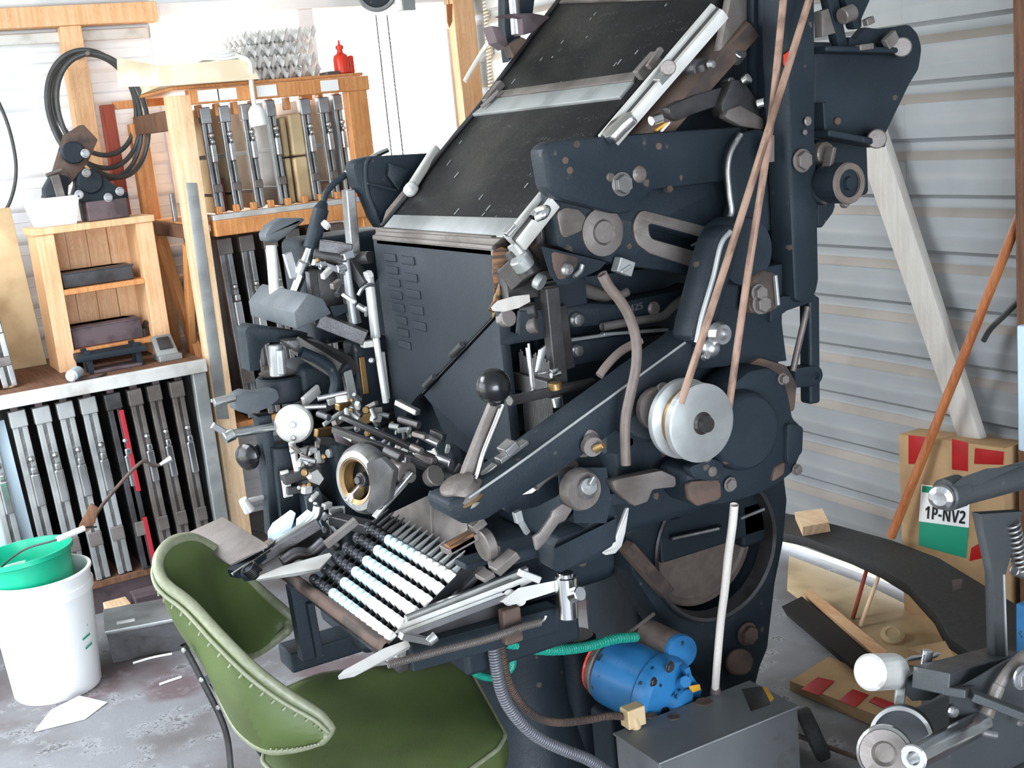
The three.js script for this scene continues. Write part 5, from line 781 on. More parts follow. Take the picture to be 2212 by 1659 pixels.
// brackets and small works below the arm
{
  part(T, 'spool', M.worn, LA([[0, 0], [0.016, 0], [0.018, 0.01], [0.012, 0.014], [0.012, 0.02], [0.02, 0.024], [0.022, 0.03], [0.03, 0.034], [0.03, 0.042], [0, 0.042]].map(([a, b]) => [a, -b]), [1.004,1.0781,-1.6], [-0.2, -0.15, 1]));
  part(T, 'spool_tip', M.brass, CY([1.0039,1.076,-1.595], [1.0103,1.0835,-1.58], 0.007, 0.005));
  const b = part(T, 'pivot_block', M.paint, HU([...[[0.9773,1.0469,-1.62],[1.0375,1.0331,-1.62],[1.0411,0.9778,-1.62],[1.0286,0.9417,-1.62],[0.968,0.9571,-1.62],[0.9701,1.0104,-1.62]], ...[[1.0256,1.0196,-1.7],[1.0888,1.0051,-1.7],[1.0925,0.9471,-1.7],[1.0794,0.9092,-1.7],[1.0159,0.9253,-1.7],[1.018,0.9813,-1.7]]]));
  part(b, 'pivot_collar', M.worn, LA([[0, 0], [0.022, 0], [0.03, 0.002], [0.034, -0.006], [0.034, -0.02], [0, -0.02]], [0.983,1.0106,-1.605], 'z'));
  part(b, 'pivot_screw', M.steel, CY([0.9866,1.0113,-1.605], [0.9816,1.0229,-1.585], 0.016, 0.014), BAR([0.9804,1.0258,-1.58], [0.9901,1.0371,-1.58], 0.006, 0.01));
  part(T, 'shield_casting', M.paint, PL([[0.9384,0.9207,-1.64],[0.9502,0.9333,-1.64],[1,0.9362,-1.64],[1.0355,0.9668,-1.64],[1.0629,0.968,-1.64],[1.0681,0.9268,-1.64],[1.0572,0.8895,-1.64],[1.0227,0.8745,-1.64],[0.9472,0.8712,-1.64],[0.9378,0.8817,-1.64]], 'z', 0.06, { r: [0.015, 0.015, 0, 0, 0, 0, 0.02, 0.02, 0.02, 0.01], b: 0.01 }), HU([...[[0.9265,0.9245,-1.62],[1.047,0.945,-1.62],[1.0432,0.9064,-1.62],[0.936,0.8831,-1.62],[0.923,0.8914,-1.62]], ...[[0.9723,0.8911,-1.7],[1.0987,0.9126,-1.7],[1.0948,0.8721,-1.7],[0.9822,0.8477,-1.7],[0.9686,0.8564,-1.7]]]));
  part(T, 'vent_casting', M.paint, PL([[0.8814,0.9906,-1.7],[0.8998,1.0017,-1.7],[0.9273,1.0155,-1.7],[0.9946,1.0171,-1.7],[0.9942,0.979,-1.7],[0.9485,0.9694,-1.7],[0.8965,0.9728,-1.7]], 'z', 0.05, { r: 0.008 }));
  part(T, 'wax_label', M.paper, PL([[0.9119,1.0073,-1.69],[0.9213,1.0144,-1.69],[0.951,1.0152,-1.69],[0.9535,1.0052,-1.69],[0.9369,0.9982,-1.69],[0.9146,1.0004,-1.69]], 'z', 0.006, { r: 0.004 })).userData.label = 'cream painted patch';
  part(T, 'curved_cover', M.worn, TU([[0.933,1.0169,-1.68],[0.9517,1.0281,-1.68],[0.9787,1.0343,-1.68],[1.0133,1.0248,-1.68]], 0.014));
  part(T, 'flat_lever', M.worn, PL([[0.8812,0.9614,-1.6],[0.8933,0.9658,-1.6],[0.9156,0.9858,-1.6],[0.9199,0.9938,-1.6],[0.9393,1.0011,-1.6],[0.9567,0.9877,-1.6],[0.9415,0.9732,-1.6],[0.9294,0.9717,-1.6],[0.9032,0.9481,-1.6],[0.8851,0.9362,-1.6],[0.8828,0.9459,-1.6]], 'z', 0.006, { r: 0.004 }));
  part(T, 'bar_link', M.worn, PL([[1.0312,1.0156,-1.6],[1.0491,1.0161,-1.6],[1.1308,1.0111,-1.6],[1.1574,0.9939,-1.6],[1.1577,0.9764,-1.6],[1.1097,0.9831,-1.6],[1.0988,0.9652,-1.6],[1.073,0.9637,-1.6],[1.0547,0.9807,-1.6],[1.0384,0.9985,-1.6]], 'z', 0.02, { r: 0.008 }));
  part(T, 'bar_link', M.paint, BAR([1.0496,0.9955,-1.63], [1.1881,0.9756,-1.63], 0.02, 0.02), BAR([1.0364,0.976,-1.64], [1.1089,0.9648,-1.64], 0.02, 0.02));
  part(T, 'white_pawl', M.whiteMetal, PL([[1.0832,0.9487,-1.64],[1.0888,0.9489,-1.64],[1.0775,0.9084,-1.64],[1.068,0.8866,-1.64],[1.0542,0.8774,-1.64],[1.0359,0.879,-1.64],[1.0257,0.8866,-1.64],[1.0482,0.8918,-1.64],[1.0612,0.9125,-1.64]], 'z', 0.008, { r: 0.005 })).userData.label = 'pale rust-spotted pawl';
  part(T, 'diagonal_stay', M.rust, BAR([1.166,1.0367,-1.7], [1.2109,0.9688,-1.7], 0.014, 0.014), BAR([1.1455,1.0339,-1.74], [1.1653,0.9542,-1.74], 0.02, 0.03));
  part(T, 'stay_plate', M.paint, PL([[1.0828,1.0822,-1.68],[1.1392,1.0863,-1.68],[1.1348,1.0391,-1.68],[1.1148,1.0274,-1.68],[1.0782,1.0356,-1.68]], 'z', 0.02), PL([[1.1122,1.0261,-1.69],[1.1698,1.0296,-1.69],[1.1646,0.9733,-1.69],[1.1169,0.9763,-1.69]], 'z', 0.03));
  part(T, 'inner_block', M.paint, BX([1.02, 0.86, -2.0], [1.35, 1.02, -1.74], 0.02), BX([0.95, 0.74, -2.05], [1.2, 0.86, -1.86], 0.02));
  part(T, 'slim_link', M.zinc, BAR([0.8854,0.9866,-1.66], [0.9048,0.9461,-1.66], 0.008, 0.01), BAR([0.8836,0.991,-1.65], [0.8865,0.9719,-1.65], 0.01, 0.014));
  part(T, 'side_slide', M.worn, BAR([0.766,0.948,-1.68], [0.8301,0.9634,-1.68], 0.03, 0.012), BAR([0.8127,0.9734,-1.67], [0.8339,0.9848,-1.67], 0.016, 0.016));
  part(T, 'side_slide', M.leather, BAR([0.7687,0.9516,-1.675], [0.8141,0.9626,-1.675], 0.02, 0.014));
  part(T, 'thumb_pad', M.worn, CY([0.8207,0.9464,-1.66], [0.8374,0.9482,-1.66], 0.026), BAR([0.84,0.9414,-1.66], [0.8425,0.9052,-1.66], 0.016, 0.02, [1, 0, 0]), BAR([0.8184,0.9169,-1.62], [0.8569,0.9369,-1.62], 0.026, 0.014), BAR([0.7967,0.908,-1.63], [0.8169,0.913,-1.63], 0.03, 0.008));
  part(T, 'back_stop', M.paint, BX([0.8076,0.9082,-1.7], [0.8668,0.8971,-1.74], 0.004), BX([0.8718,0.9066,-1.7], [0.9657,0.8819,-1.76], 0.01));
}
// keyboard: frame, front rail, keys
{
  const kb = part(T, 'keyboard_frame', M.darkSteel, HU([[0.695, 0.74, -2.2], [0.695, 0.74, -1.79], [0.86, 0.82, -2.21], [0.86, 0.82, -1.8], [0.71, 0.72, -2.2], [0.71, 0.72, -1.79], [0.98, 0.74, -2.21], [0.98, 0.74, -1.8]]));
  part(T, 'front_rail', M.rust, TU([[0.6878,0.765,-2.2765], [0.694,0.765,-2.005], [0.6988,0.765,-1.7943]], 0.0125, 24));
  const rows = 6, cols = 15;
  const O = new THREE.Vector3(0.714, 0.772, -2.163), eu = new THREE.Vector3(0, 0, 0.349 / 14), ev = new THREE.Vector3(0.128, 0.066, -0.018).multiplyScalar(1 / 5), nn = new THREE.Vector3(-0.46, 0.888, 0).normalize();
  const up = new THREE.Matrix4().makeBasis(new THREE.Vector3(0.888, 0.46, 0), nn, new THREE.Vector3(0, 0, 1));
  const keyGeo = mergeGeometries([LA([[0, 0.0155], [0.005, 0.015], [0.008, 0.0125], [0.0095, 0.008], [0.0095, 0]], [0, 0, 0], 'y', 14), clean(new RoundedBoxGeometry(0.0195, 0.018, 0.0228, 2, 0.005)), CY([0, -0.02, 0], [0, 0, 0], 0.003, 0.003, 8)]);
  metreUV(keyGeo); keyGeo.applyMatrix4(up);
  const names = ['key', 'key', 'key'];
  const keys = thingless('keys');
  function thingless() { const g = new THREE.Group(); g.name = numbered(partNames, 'key_bank'); g.base = new THREE.Vector3(); T.add(g); g.position.set(-T.base.x, -T.base.y, -T.base.z); return g; }
  for (let r = 0; r < rows; r++) for (let c = 0; c < cols; c++) {
    const p = O.clone().addScaledVector(eu, c).addScaledVector(ev, r);
    const m = new THREE.Mesh(keyGeo, c < 4 ? M.keyBlack : c < 9 ? M.keyBlue : M.keyWhite);
    m.name = numbered(partNames, 'key'); m.position.copy(p); m.castShadow = m.receiveShadow = true; keys.add(m);
  }
  const pin = [], bank = [];
  for (let c = 0; c < cols; c++) { const p = O.clone().addScaledVector(eu, c).addScaledVector(ev, 5.4); pin.push(CY(p.clone().addScaledVector(nn, 0.004), p.clone().add(new THREE.Vector3(0.036, 0.024, -0.004)), 0.007, 0.0012, 8)); }
  const half = Math.round(4);
  part(T, 'key_lever', M.zinc, ...pin.slice(4)); part(T, 'key_lever', M.darkSteel, ...pin.slice(0, 4));
  part(T, 'key_bar', M.black, ...Array.from({ length: cols }, (_, c) => { const a = O.clone().addScaledVector(eu, c + 0.5).addScaledVector(nn, -0.006); return BAR(a.clone().addScaledVector(ev, -0.4), a.clone().addScaledVector(ev, 6.6), 0.002, 0.02, nn); }));
  part(T, 'key_bed', M.darkSteel, PL([O.clone().addScaledVector(nn, -0.02).addScaledVector(ev, -0.5).addScaledVector(eu, -0.7), O.clone().addScaledVector(nn, -0.02).addScaledVector(ev, -0.5).addScaledVector(eu, 14.7), O.clone().addScaledVector(nn, -0.02).addScaledVector(ev, 7).addScaledVector(eu, 14.7), O.clone().addScaledVector(nn, -0.02).addScaledVector(ev, 7).addScaledVector(eu, -0.7)], nn, 0.012));
  part(T, 'rear_shield', M.worn, PL([[0.9,0.8424,-2.2282],[0.9,0.9702,-1.9973],[0.9,0.9343,-1.9386],[0.9,0.8732,-1.8916],[0.9,0.8324,-1.9593],[0.9,0.8338,-2.0221]], [-0.9, 0.4, 0], 0.006), BAR([0.895,0.9459,-1.9933], [0.895,0.8386,-2.0087], 0.004, 0.006, [1, 0, 0]));
  // wing plates
  part(T, 'wing_handle', M.whiteMetal, HU([...[[0.5964,0.812,-2.1485],[0.6096,0.812,-2.1642],[0.6612,0.812,-2.1824],[0.7557,0.812,-2.185],[0.7532,0.812,-2.1667],[0.7084,0.812,-2.1167],[0.6679,0.812,-2.1302]], ...[[0.6043,0.8,-2.1697],[0.6711,0.8,-2.1436],[0.7137,0.8,-2.1347],[0.7552,0.8,-2.188]]])).userData.label = 'bright left wing of the keyboard';
  part(T, 'wing_handle', M.whiteMetal, HU([...[[0.5761,0.79,-1.704],[0.5904,0.79,-1.7167],[0.6736,0.79,-1.7491],[0.7162,0.79,-1.7529],[0.7104,0.79,-1.7299],[0.627,0.79,-1.6972]], ...[[0.5808,0.778,-1.7158],[0.6027,0.778,-1.7092],[0.7136,0.778,-1.7434]]])).userData.label = 'bright right wing of the keyboard';
  part(T, 'wing_lug', M.whiteMetal, PL([[0.6766,0.7679,-1.755],[0.6861,0.7777,-1.755],[0.7157,0.7782,-1.755],[0.7098,0.7574,-1.755],[0.6988,0.7496,-1.755],[0.686,0.752,-1.755]], 'z', 0.02, { r: 0.008, holes: [RING([0.6959,0.765,-1.755], 'z', 0.006, 12)] }));
  // bright side channel with its end post
  const ch = part(T, 'side_channel', M.whiteMetal, HU([...[[0.6985,0.8058,-1.76],[0.7163,0.8165,-1.76],[0.9419,0.8318,-1.76],[0.9604,0.8333,-1.76],[0.959,0.8203,-1.76],[0.9125,0.8117,-1.76],[0.7199,0.7929,-1.76]], ...[[0.7144,0.7878,-1.8],[0.7326,0.7987,-1.8],[0.9633,0.8143,-1.8],[0.9822,0.8159,-1.8],[0.9808,0.8026,-1.8],[0.9332,0.7938,-1.8],[0.7363,0.7746,-1.8]]]));
  part(ch, 'channel_lip', M.chrome, BAR([0.7065,0.8019,-1.75], [0.8981,0.8138,-1.75], 0.016, 0.012), BAR([0.7324,0.8069,-1.79], [0.9685,0.8294,-1.79], 0.01, 0.016), BAR([0.7258,0.8023,-1.77], [0.9371,0.8185,-1.77], 0.02, 0.01));
  part(ch, 'channel_toe', M.chrome, BAR([0.6994,0.8074,-1.74], [0.7505,0.7807,-1.74], 0.014, 0.012), CY([0.7433,0.7829,-1.735], [0.7591,0.7894,-1.735], 0.009));
  part(ch, 'channel_screw', M.whiteMetal, BO([0.9091,0.8075,-1.755], 'z', 0.014, 0.008, 'round'), BO([0.9296,0.7966,-1.755], 'z', 0.01, 0.008, 'round'));
  part(T, 'channel_end', M.whiteMetal, HU([...[[0.8832,0.8112,-1.74],[0.9205,0.8253,-1.74],[0.9929,0.8184,-1.74],[0.9946,0.7994,-1.74],[0.9451,0.8017,-1.74],[0.9086,0.7989,-1.74]], ...[[0.9036,0.7931,-1.78],[0.9417,0.8075,-1.78],[1.0157,0.8004,-1.78],[1.0175,0.781,-1.78],[0.9668,0.7834,-1.78]]]), BAR([0.92,0.8563,-1.73], [0.9553,0.8334,-1.73], 0.014, 0.012));
  part(T, 'end_post', M.chrome, CY([1.0079,0.8255,-1.73], [1.0038,0.7508,-1.73], 0.019), CY([1.0077,0.8322,-1.73], [1.0075,0.8222,-1.73], 0.014), CY([1.0053,0.797,-1.71], [1.01,0.805,-1.69], 0.013));
  part(T, 'under_rail', M.paint, BAR([0.728,0.746,-1.79], [1.0109,0.733,-1.79], 0.04, 0.045), BX([0.8, 0.7, -2.1], [1.1, 0.74, -1.9], 0.006));
  part(T, 'under_clip', M.rust, BX([0.8915,0.7875,-1.75], [0.9267,0.7251,-1.77], 0.004));
  part(T, 'return_spring', M.worn, SPR([...[[0.6689,0.7696,-1.73],[0.7603,0.7649,-1.73],[0.8541,0.7589,-1.73],[0.9165,0.7599,-1.73],[0.9508,0.7581,-1.73]]], 0.0052, 0.0015, 100));
  part(T, 'spring_end', M.chrome, TU([[0.9489,0.757,-1.73],[0.9584,0.7608,-1.73],[0.9627,0.7663,-1.73]], 0.003));
  part(T, 'leg_bracket', M.paint, BAR([0.6867,0.7644,-2.2], [0.6915,0.61,-2.2], 0.03, 0.035, [1, 0, 0]), BAR([0.7005,0.7287,-2.18], [0.7052,0.6127,-2.18], 0.02, 0.014, [1, 0, 0]), BX([0.72, 0.485, -2.5], [1.1, 0.53, -2.42], 0.006));
  part(T, 'lower_shelf', M.paint, BX([0.86, 0.64, -2.2], [1.1, 0.72, -1.85], 0.01));
}
// ---------- casting works at the left of the machine (parts of it) ----------
{
  const hood = part(T, 'pot_hood', M.dusty, PL([[0.8098,1.255,-2.36],[0.8458,1.2885,-2.36],[0.8744,1.2737,-2.36],[0.8887,1.2402,-2.36],[0.8109,1.2211,-2.36]], 'z', 0.29, { b: 0.003, r: [0.004, 0.006, 0.006, 0.004, 0.003] }));
  part(hood, 'hood_lug', M.paint, HU([...[[0.9084,1.247,-2.42],[0.9496,1.2462,-2.42],[0.9475,1.2309,-2.42],[0.9153,1.2226,-2.42]], ...[[0.9234,1.2412,-2.46],[0.9653,1.2404,-2.46],[0.9632,1.2248,-2.46],[0.9304,1.2163,-2.46]]]));
  part(T, 'hood_bracket', M.paint, PL([[0.7473,1.2177,-2.5],[0.7652,1.2244,-2.5],[0.8574,1.1949,-2.5],[0.8833,1.1865,-2.5],[0.8744,1.168,-2.5],[0.7942,1.1821,-2.5],[0.7788,1.173,-2.5],[0.7661,1.1279,-2.5],[0.7463,1.1296,-2.5],[0.7492,1.19,-2.5]], 'z', 0.06, { r: [0.02, 0.02, 0, 0, 0, 0.02, 0.02, 0, 0, 0] }));
  part(T, 'arched_casting', M.dusty, PL([[0.8524,1.3977,-2.6],[0.8685,1.4154,-2.6],[0.8951,1.426,-2.6],[0.9515,1.4199,-2.6],[0.9302,1.4055,-2.6],[0.9024,1.389,-2.6],[0.8798,1.378,-2.6],[0.8529,1.3797,-2.6]], 'z', 0.05, { r: 0.01, b: 0.006 }));
  part(T, 'pale_column', M.whiteMetal, CY([0.849,1.3759,-2.56], [0.8416,1.2679,-2.56], 0.0115), CY([0.8492,1.2874,-2.55], [0.8482,1.2656,-2.55], 0.012));
  part(T, 'steel_column', M.zinc, CY([0.8075,1.1758,-2.5], [0.804,1.1088,-2.5], 0.016), CY([0.8112,1.1656,-2.48], [0.807,1.1149,-2.48], 0.01));
  // long hand lever with a dark grip
  part(T, 'shift_lever', M.chrome, CY([0.8623,1.2733,-2.5], [0.9029,1.3418,-2.5], 0.01, 0.012), CY([0.8919,1.3218,-2.5], [0.9143,1.3637,-2.5], 0.013, 0.011), CY([0.8847,1.315,-2.5], [0.8945,1.3376,-2.49], 0.015));
  part(T, 'lever_grip', M.paint, CY([0.914,1.3618,-2.5], [0.9482,1.443,-2.5], 0.0175, 0.0165), CY([0.9453,1.4376,-2.5], [0.9562,1.4557,-2.5], 0.0165, 0.009)).userData.label = 'blue-grey grip of the long lever';
  part(T, 'lever_tail', M.paint, TU([[0.9536,1.4521,-2.5],[0.9626,1.4723,-2.5],[0.9817,1.4895,-2.5],[1.0089,1.504,-2.5],[1.0363,1.5185,-2.5]], 0.0068));
  part(T, 'lever_pin', M.chrome, CY([1.0136,1.5074,-2.5], [1.0298,1.5173,-2.5], 0.008), TU([[1.1035,1.5247,-2.6],[1.1297,1.5363,-2.6],[1.1602,1.5454,-2.6]], 0.006));
  // round cap
  const cap = part(T, 'round_cap', M.cover, LA([[0, 0], [0.05, 0], [0.054, -0.004], [0.055, -0.05], [0.05, -0.054], [0, -0.054]], [0.8265,1.0998,-2.55], 'y', 40));
  part(cap, 'cap_disc', M.darkSteel, LA([[0, 0.002], [0.044, 0.002], [0.046, 0.006], [0.03, 0.008], [0, 0.008]], [0.8267,1.1018,-2.55], 'y', 32));
  part(T, 'cap_lug', M.dusty, PL([[0.6941,1.0905,-2.46],[0.7186,1.0973,-2.46],[0.7469,1.0879,-2.46],[0.7873,1.0898,-2.46],[0.7881,1.0678,-2.46],[0.7599,1.0537,-2.46],[0.7212,1.0478,-2.46],[0.6956,1.0609,-2.46]], 'z', 0.05, { r: 0.008 }));
  part(T, 'side_spindle', M.chrome, CY([0.6511,1.0875,-2.46], [0.696,1.0901,-2.46], 0.009), CY([0.6461,1.0923,-2.46], [0.6594,1.0916,-2.46], 0.004));
  const w = part(T, 'hand_wheel', M.whiteMetal, LA([[0, 0], [0.03, 0], [0.036, -0.002], [0.04, -0.008], [0.04, -0.022], [0.035, -0.026], [0, -0.026]], [0.7961,1.0182,-2.42], [-0.5, 0.1, 0.9], 44));
  w.userData.label = 'small white hand wheel';
  part(w, 'wheel_screw', M.steel, BO([0.7961,1.0182,-2.42], [-0.5, 0.1, 0.9], 0.007, 0.006), BO([0.7931,0.9901,-2.42], [-0.5, 0.1, 0.9], 0.006, 0.008, 'round'));
  part(T, 'wheel_spindle', M.chrome, CY([0.6716,1.0206,-2.44], [0.7618,1.0171,-2.44], 0.009, 0.009), CY([0.6555,1.0163,-2.44], [0.6775,1.0212,-2.44], 0.013), BAR([0.6353,1.0477,-2.44], [0.6591,1.0271,-2.44], 0.006, 0.014));
  part(T, 'black_knob', M.blackPlastic, LA([[0, 0.012], [0.015, 0.01], [0.028, 0], [0.029, -0.006], [0.02, -0.018], [0.014, -0.03], [0, -0.03]], [0.7034,0.9587,-2.47], [-0.8, 0, 0.55]), CY([0.7089,0.9694,-2.47], [0.7403,0.9648,-2.5], 0.009));
  part(T, 'tap_handle', M.whiteMetal, CY([0.6827,0.8731,-2.47], [0.6945,0.8439,-2.47], 0.0095, 0.0125), CY([0.6918,0.8669,-2.47], [0.7319,0.8607,-2.49], 0.005));
  // upright column block
  part(T, 'vise_frame', M.paint, PL([[0.7361,1.0408,-2.46],[0.7677,1.0382,-2.46],[0.7556,0.7838,-2.46],[0.7265,0.781,-2.46],[0.7395,0.9405,-2.46]], 'z', 0.04, { b: 0.004 }), PL([[0.7532,0.9713,-2.44],[0.8028,0.9644,-2.44],[0.7972,0.7781,-2.44],[0.7491,0.7885,-2.44]], 'z', 0.03, { b: 0.004 }), BX([0.8347,1.0342,-2.5], [0.9248,0.9463,-2.6], 0.008));
  part(T, 'vise_strip', M.whiteMetal, CY([0.7814,0.9874,-2.4], [0.7857,0.9181,-2.4], 0.007), PL([[0.7512,0.9301,-2.4],[0.7673,0.9303,-2.4],[0.7693,0.874,-2.4],[0.7513,0.8744,-2.4]], 'z', 0.012), PL([[0.7925,0.9745,-2.43],[0.8006,0.9747,-2.43],[0.7986,0.917,-2.43],[0.7904,0.9168,-2.43]], 'z', 0.008), PL([[0.7611,0.9216,-2.42],[0.7734,0.9228,-2.42],[0.7741,0.8704,-2.42],[0.7598,0.8698,-2.42]], 'z', 0.012), PL([[0.8014,0.9344,-2.42],[0.8096,0.9346,-2.42],[0.8127,0.7792,-2.42],[0.8024,0.7798,-2.42]], 'z', 0.01));
  part(T, 'vise_strip', M.whiteMetal, BAR([0.8008,0.9586,-2.42], [0.8374,0.9565,-2.42], 0.02, 0.012), BAR([0.8391,0.9541,-2.42], [0.8393,0.9258,-2.42], 0.014, 0.01, [1, 0, 0]));
  part(T, 'vise_clamp', M.darkSteel, BAR([0.751,0.9143,-2.4], [0.8327,0.9193,-2.4], 0.03, 0.02), BAR([0.7554,0.8894,-2.4], [0.8097,0.8865,-2.4], 0.02, 0.016), CY([0.8078,0.8863,-2.45], [0.7978,0.8893,-2.4], 0.014));
  part(T, 'vise_web', M.dusty, PL([[0.7915,0.8709,-2.39],[0.8222,0.8857,-2.39],[0.8265,0.8726,-2.39],[0.8346,0.7812,-2.39],[0.8235,0.7759,-2.39],[0.793,0.7797,-2.39]], 'z', 0.012, { r: 0.004 }));
  part(T, 'vise_grip', M.whiteMetal, HU([...[[0.7942,0.9164,-2.38],[0.8216,0.9239,-2.38],[0.8327,0.9014,-2.38],[0.821,0.8901,-2.38],[0.8004,0.903,-2.38]], ...[[0.8087,0.9107,-2.41],[0.8362,0.9164,-2.41],[0.8418,0.897,-2.41],[0.8319,0.8851,-2.41]]]));
  part(T, 'vise_pillar', M.paint, CY([0.7845,0.9734,-2.5], [0.792,0.7326,-2.5], 0.05), BX([0.7598,0.8501,-2.48], [0.8774,0.7162,-2.56], 0.01));
  part(T, 'vise_bracket', M.paint, BAR([0.8071,0.8726,-2.42], [0.8068,0.8115,-2.42], 0.03, 0.03, [1, 0, 0]), PL([[0.7983,0.8489,-2.4],[0.83,0.8695,-2.4],[0.9056,0.7604,-2.4],[0.8821,0.7602,-2.4]], 'z', 0.012));
  // mould disc
  const c = [0.8,0.9638,-2.1045], n = [-0.93, 0.1, 0.3];
  const d = part(T, 'mould_disc', M.steel, LA([[0.042, 0.006], [0.056, 0.004], [0.064, -0.006], [0.067, -0.016], [0.064, -0.03], [0.04, -0.03]], c, n, 52));
  part(d, 'disc_bore', M.brass, LA([[0.0365, 0.002], [0.0445, 0.007], [0.046, 0], [0.042, -0.02], [0.0365, -0.02]], c, n, 44));
  part(d, 'disc_back', M.darkSteel, LA([[0, -0.028], [0.042, -0.028], [0.042, -0.034], [0, -0.034]], c, n, 32));
  part(d, 'disc_core', M.darkSteel, CY(V(c).addScaledVector(N(n), -0.03), V(c).addScaledVector(N(n), -0.006), 0.014), BO(V(c).addScaledVector(N(n), -0.006), n, 0.008, 0.008));
  part(T, 'disc_guard', M.darkSteel, PL([[0.8,1.0084,-2.0514],[0.8,1.0334,-1.9776],[0.8,1.0202,-1.9261],[0.8,0.9571,-1.9678],[0.8,0.9125,-2.0468],[0.8,0.9064,-2.0874],[0.8,0.9569,-2.046]], 'nx', 0.012, { r: 0.008 }));
  part(T, 'delivery_slide', M.darkSteel, BAR([0.8014,1.0465,-2.2], [0.9378,0.9692,-2.02], 0.014, 0.012), BAR([0.8306,1.0609,-2.22], [0.9553,0.9735,-2.05], 0.012, 0.01), BAR([0.8833,0.9938,-2.16], [0.957,0.9522,-2.02], 0.016, 0.014));
  part(T, 'slide_block', M.chrome, BAR([0.8028,1.0426,-2.2], [0.8289,1.0241,-2.2], 0.02, 0.012), BAR([0.823,1.0272,-2.18], [0.8423,1.0138,-2.18], 0.02, 0.012));
  part(T, 'slide_cheek', M.mauve, PL([[0.802,1.0372,-2.2],[0.8498,1.0066,-2.2],[0.8481,0.994,-2.2],[0.807,1.0178,-2.2]], 'z', 0.012), BAR([0.8338,1.0139,-2.16], [0.8582,1.0031,-2.14], 0.024, 0.022));
  // upright guides between the hood and the cover
  part(T, 'upright_guide', M.zinc, BAR([0.9268,1.1083,-2.42], [0.9342,1.0226,-2.42], 0.016, 0.02, [1, 0, 0]), CY([0.9558,1.3384,-2.42], [0.9562,1.202,-2.42], 0.009), BAR([0.994,1.1405,-2.38], [0.9936,1.039,-2.38], 0.012, 0.012, [1, 0, 0]));
  part(T, 'upright_guide', M.whiteMetal, CY([0.9949,1.3049,-2.4], [0.9937,1.168,-2.4], 0.0105), CY([0.9772,1.1752,-2.36], [0.9821,1.0364,-2.36], 0.007));
  part(T, 'upright_guide', M.brass, BAR([0.9694,1.1279,-2.44], [0.9694,1.0469,-2.44], 0.02, 0.014, [1, 0, 0]));
  part(T, 'upright_guide', M.steel, BAR([0.8606,1.3614,-2.5], [0.8693,1.3075,-2.5], 0.01, 0.02, [1, 0, 0]), BAR([0.9972,1.4763,-2.46], [0.9918,1.343,-2.46], 0.03, 0.02, [1, 0, 0]));
  part(T, 'hanging_hook', M.chrome, TU([[0.9583,1.2655,-2.38],[0.9682,1.2775,-2.38],[0.9834,1.2828,-2.38],[0.9956,1.281,-2.38]], 0.004), BAR([0.9346,1.3473,-2.38], [0.9575,1.3516,-2.38], 0.02, 0.014));
  part(T, 'cross_bar', M.darkSteel, CY([0.9061,1.355,-2.46], [0.9617,1.3357,-2.42], 0.013), CY([0.9778,1.3332,-2.46], [1.0033,1.3366,-2.4], 0.013), BAR([0.911,1.3725,-2.44], [0.9726,1.3553,-2.42], 0.02, 0.024));
  part(T, 'glint_clamp', M.chrome, BAR([0.8851,1.3428,-2.42], [0.9502,1.3122,-2.42], 0.014, 0.014), CY([0.8976,1.3314,-2.42], [0.9121,1.3332,-2.42], 0.009), CY([0.9346,1.3184,-2.42], [0.9535,1.3214,-2.42], 0.011));
  part(T, 'square_frame', M.darkSteel, BAR([0.893,1.3201,-2.46], [0.8919,1.2089,-2.46], 0.02, 0.02, [1, 0, 0]), BAR([0.955,1.3181,-2.44], [0.9682,1.198,-2.44], 0.02, 0.024, [1, 0, 0]), PL([[0.8962,1.3231,-2.5],[0.9824,1.3006,-2.5],[0.9905,1.2087,-2.5],[0.9071,1.2524,-2.5]], 'z', 0.02));
  part(T, 'angled_arm', M.darkSteel, BAR([0.9704,1.3392,-2.44], [0.9855,1.2811,-2.4], 0.02, 0.022), BAR([0.8405,1.1784,-2.46], [0.907,1.1146,-2.4], 0.03, 0.04), PL([[0.8048,1.1908,-2.44],[0.8747,1.1844,-2.44],[0.9508,1.1313,-2.44],[0.9676,1.098,-2.44],[0.9222,1.0764,-2.44],[0.9057,1.1096,-2.44],[0.8309,1.1628,-2.44]], 'z', 0.04, { r: 0.01 }), BAR([0.8827,1.2241,-2.42], [0.9629,1.1755,-2.38], 0.03, 0.03));
  part(T, 'curved_fork', M.paint, TU([[0.827,1.1682,-2.4],[0.8639,1.1441,-2.4],[0.8889,1.118,-2.4],[0.8938,1.0935,-2.4],[0.8863,1.0693,-2.4]], 0.012), TU([[0.9301,1.1176,-2.42],[0.9145,1.1106,-2.42],[0.9043,1.0966,-2.42],[0.8991,1.0737,-2.42]], 0.01));
  part(T, 'white_lug', M.whiteMetal, BAR([0.953,1.1636,-2.38], [0.9904,1.1609,-2.38], 0.02, 0.014), BAR([0.9757,1.3039,-2.37], [0.9886,1.3077,-2.37], 0.02, 0.014), CY([0.9187,1.4103,-2.42], [0.9276,1.4167,-2.42], 0.01));
  part(T, 'back_casting', M.paint, BX([0.9299,1.3733,-2.6], [1.1645,1.1346,-2.75], 0.02), BX([0.8472,1.1227,-2.5], [1.0888,0.9079,-2.62], 0.02), BX([0.9547,1.1605,-2.44], [1.043,0.9707,-2.5], 0.01), BX([0.86, 0.5, -2.62], [1.1, 0.98, -2.36], 0.02));
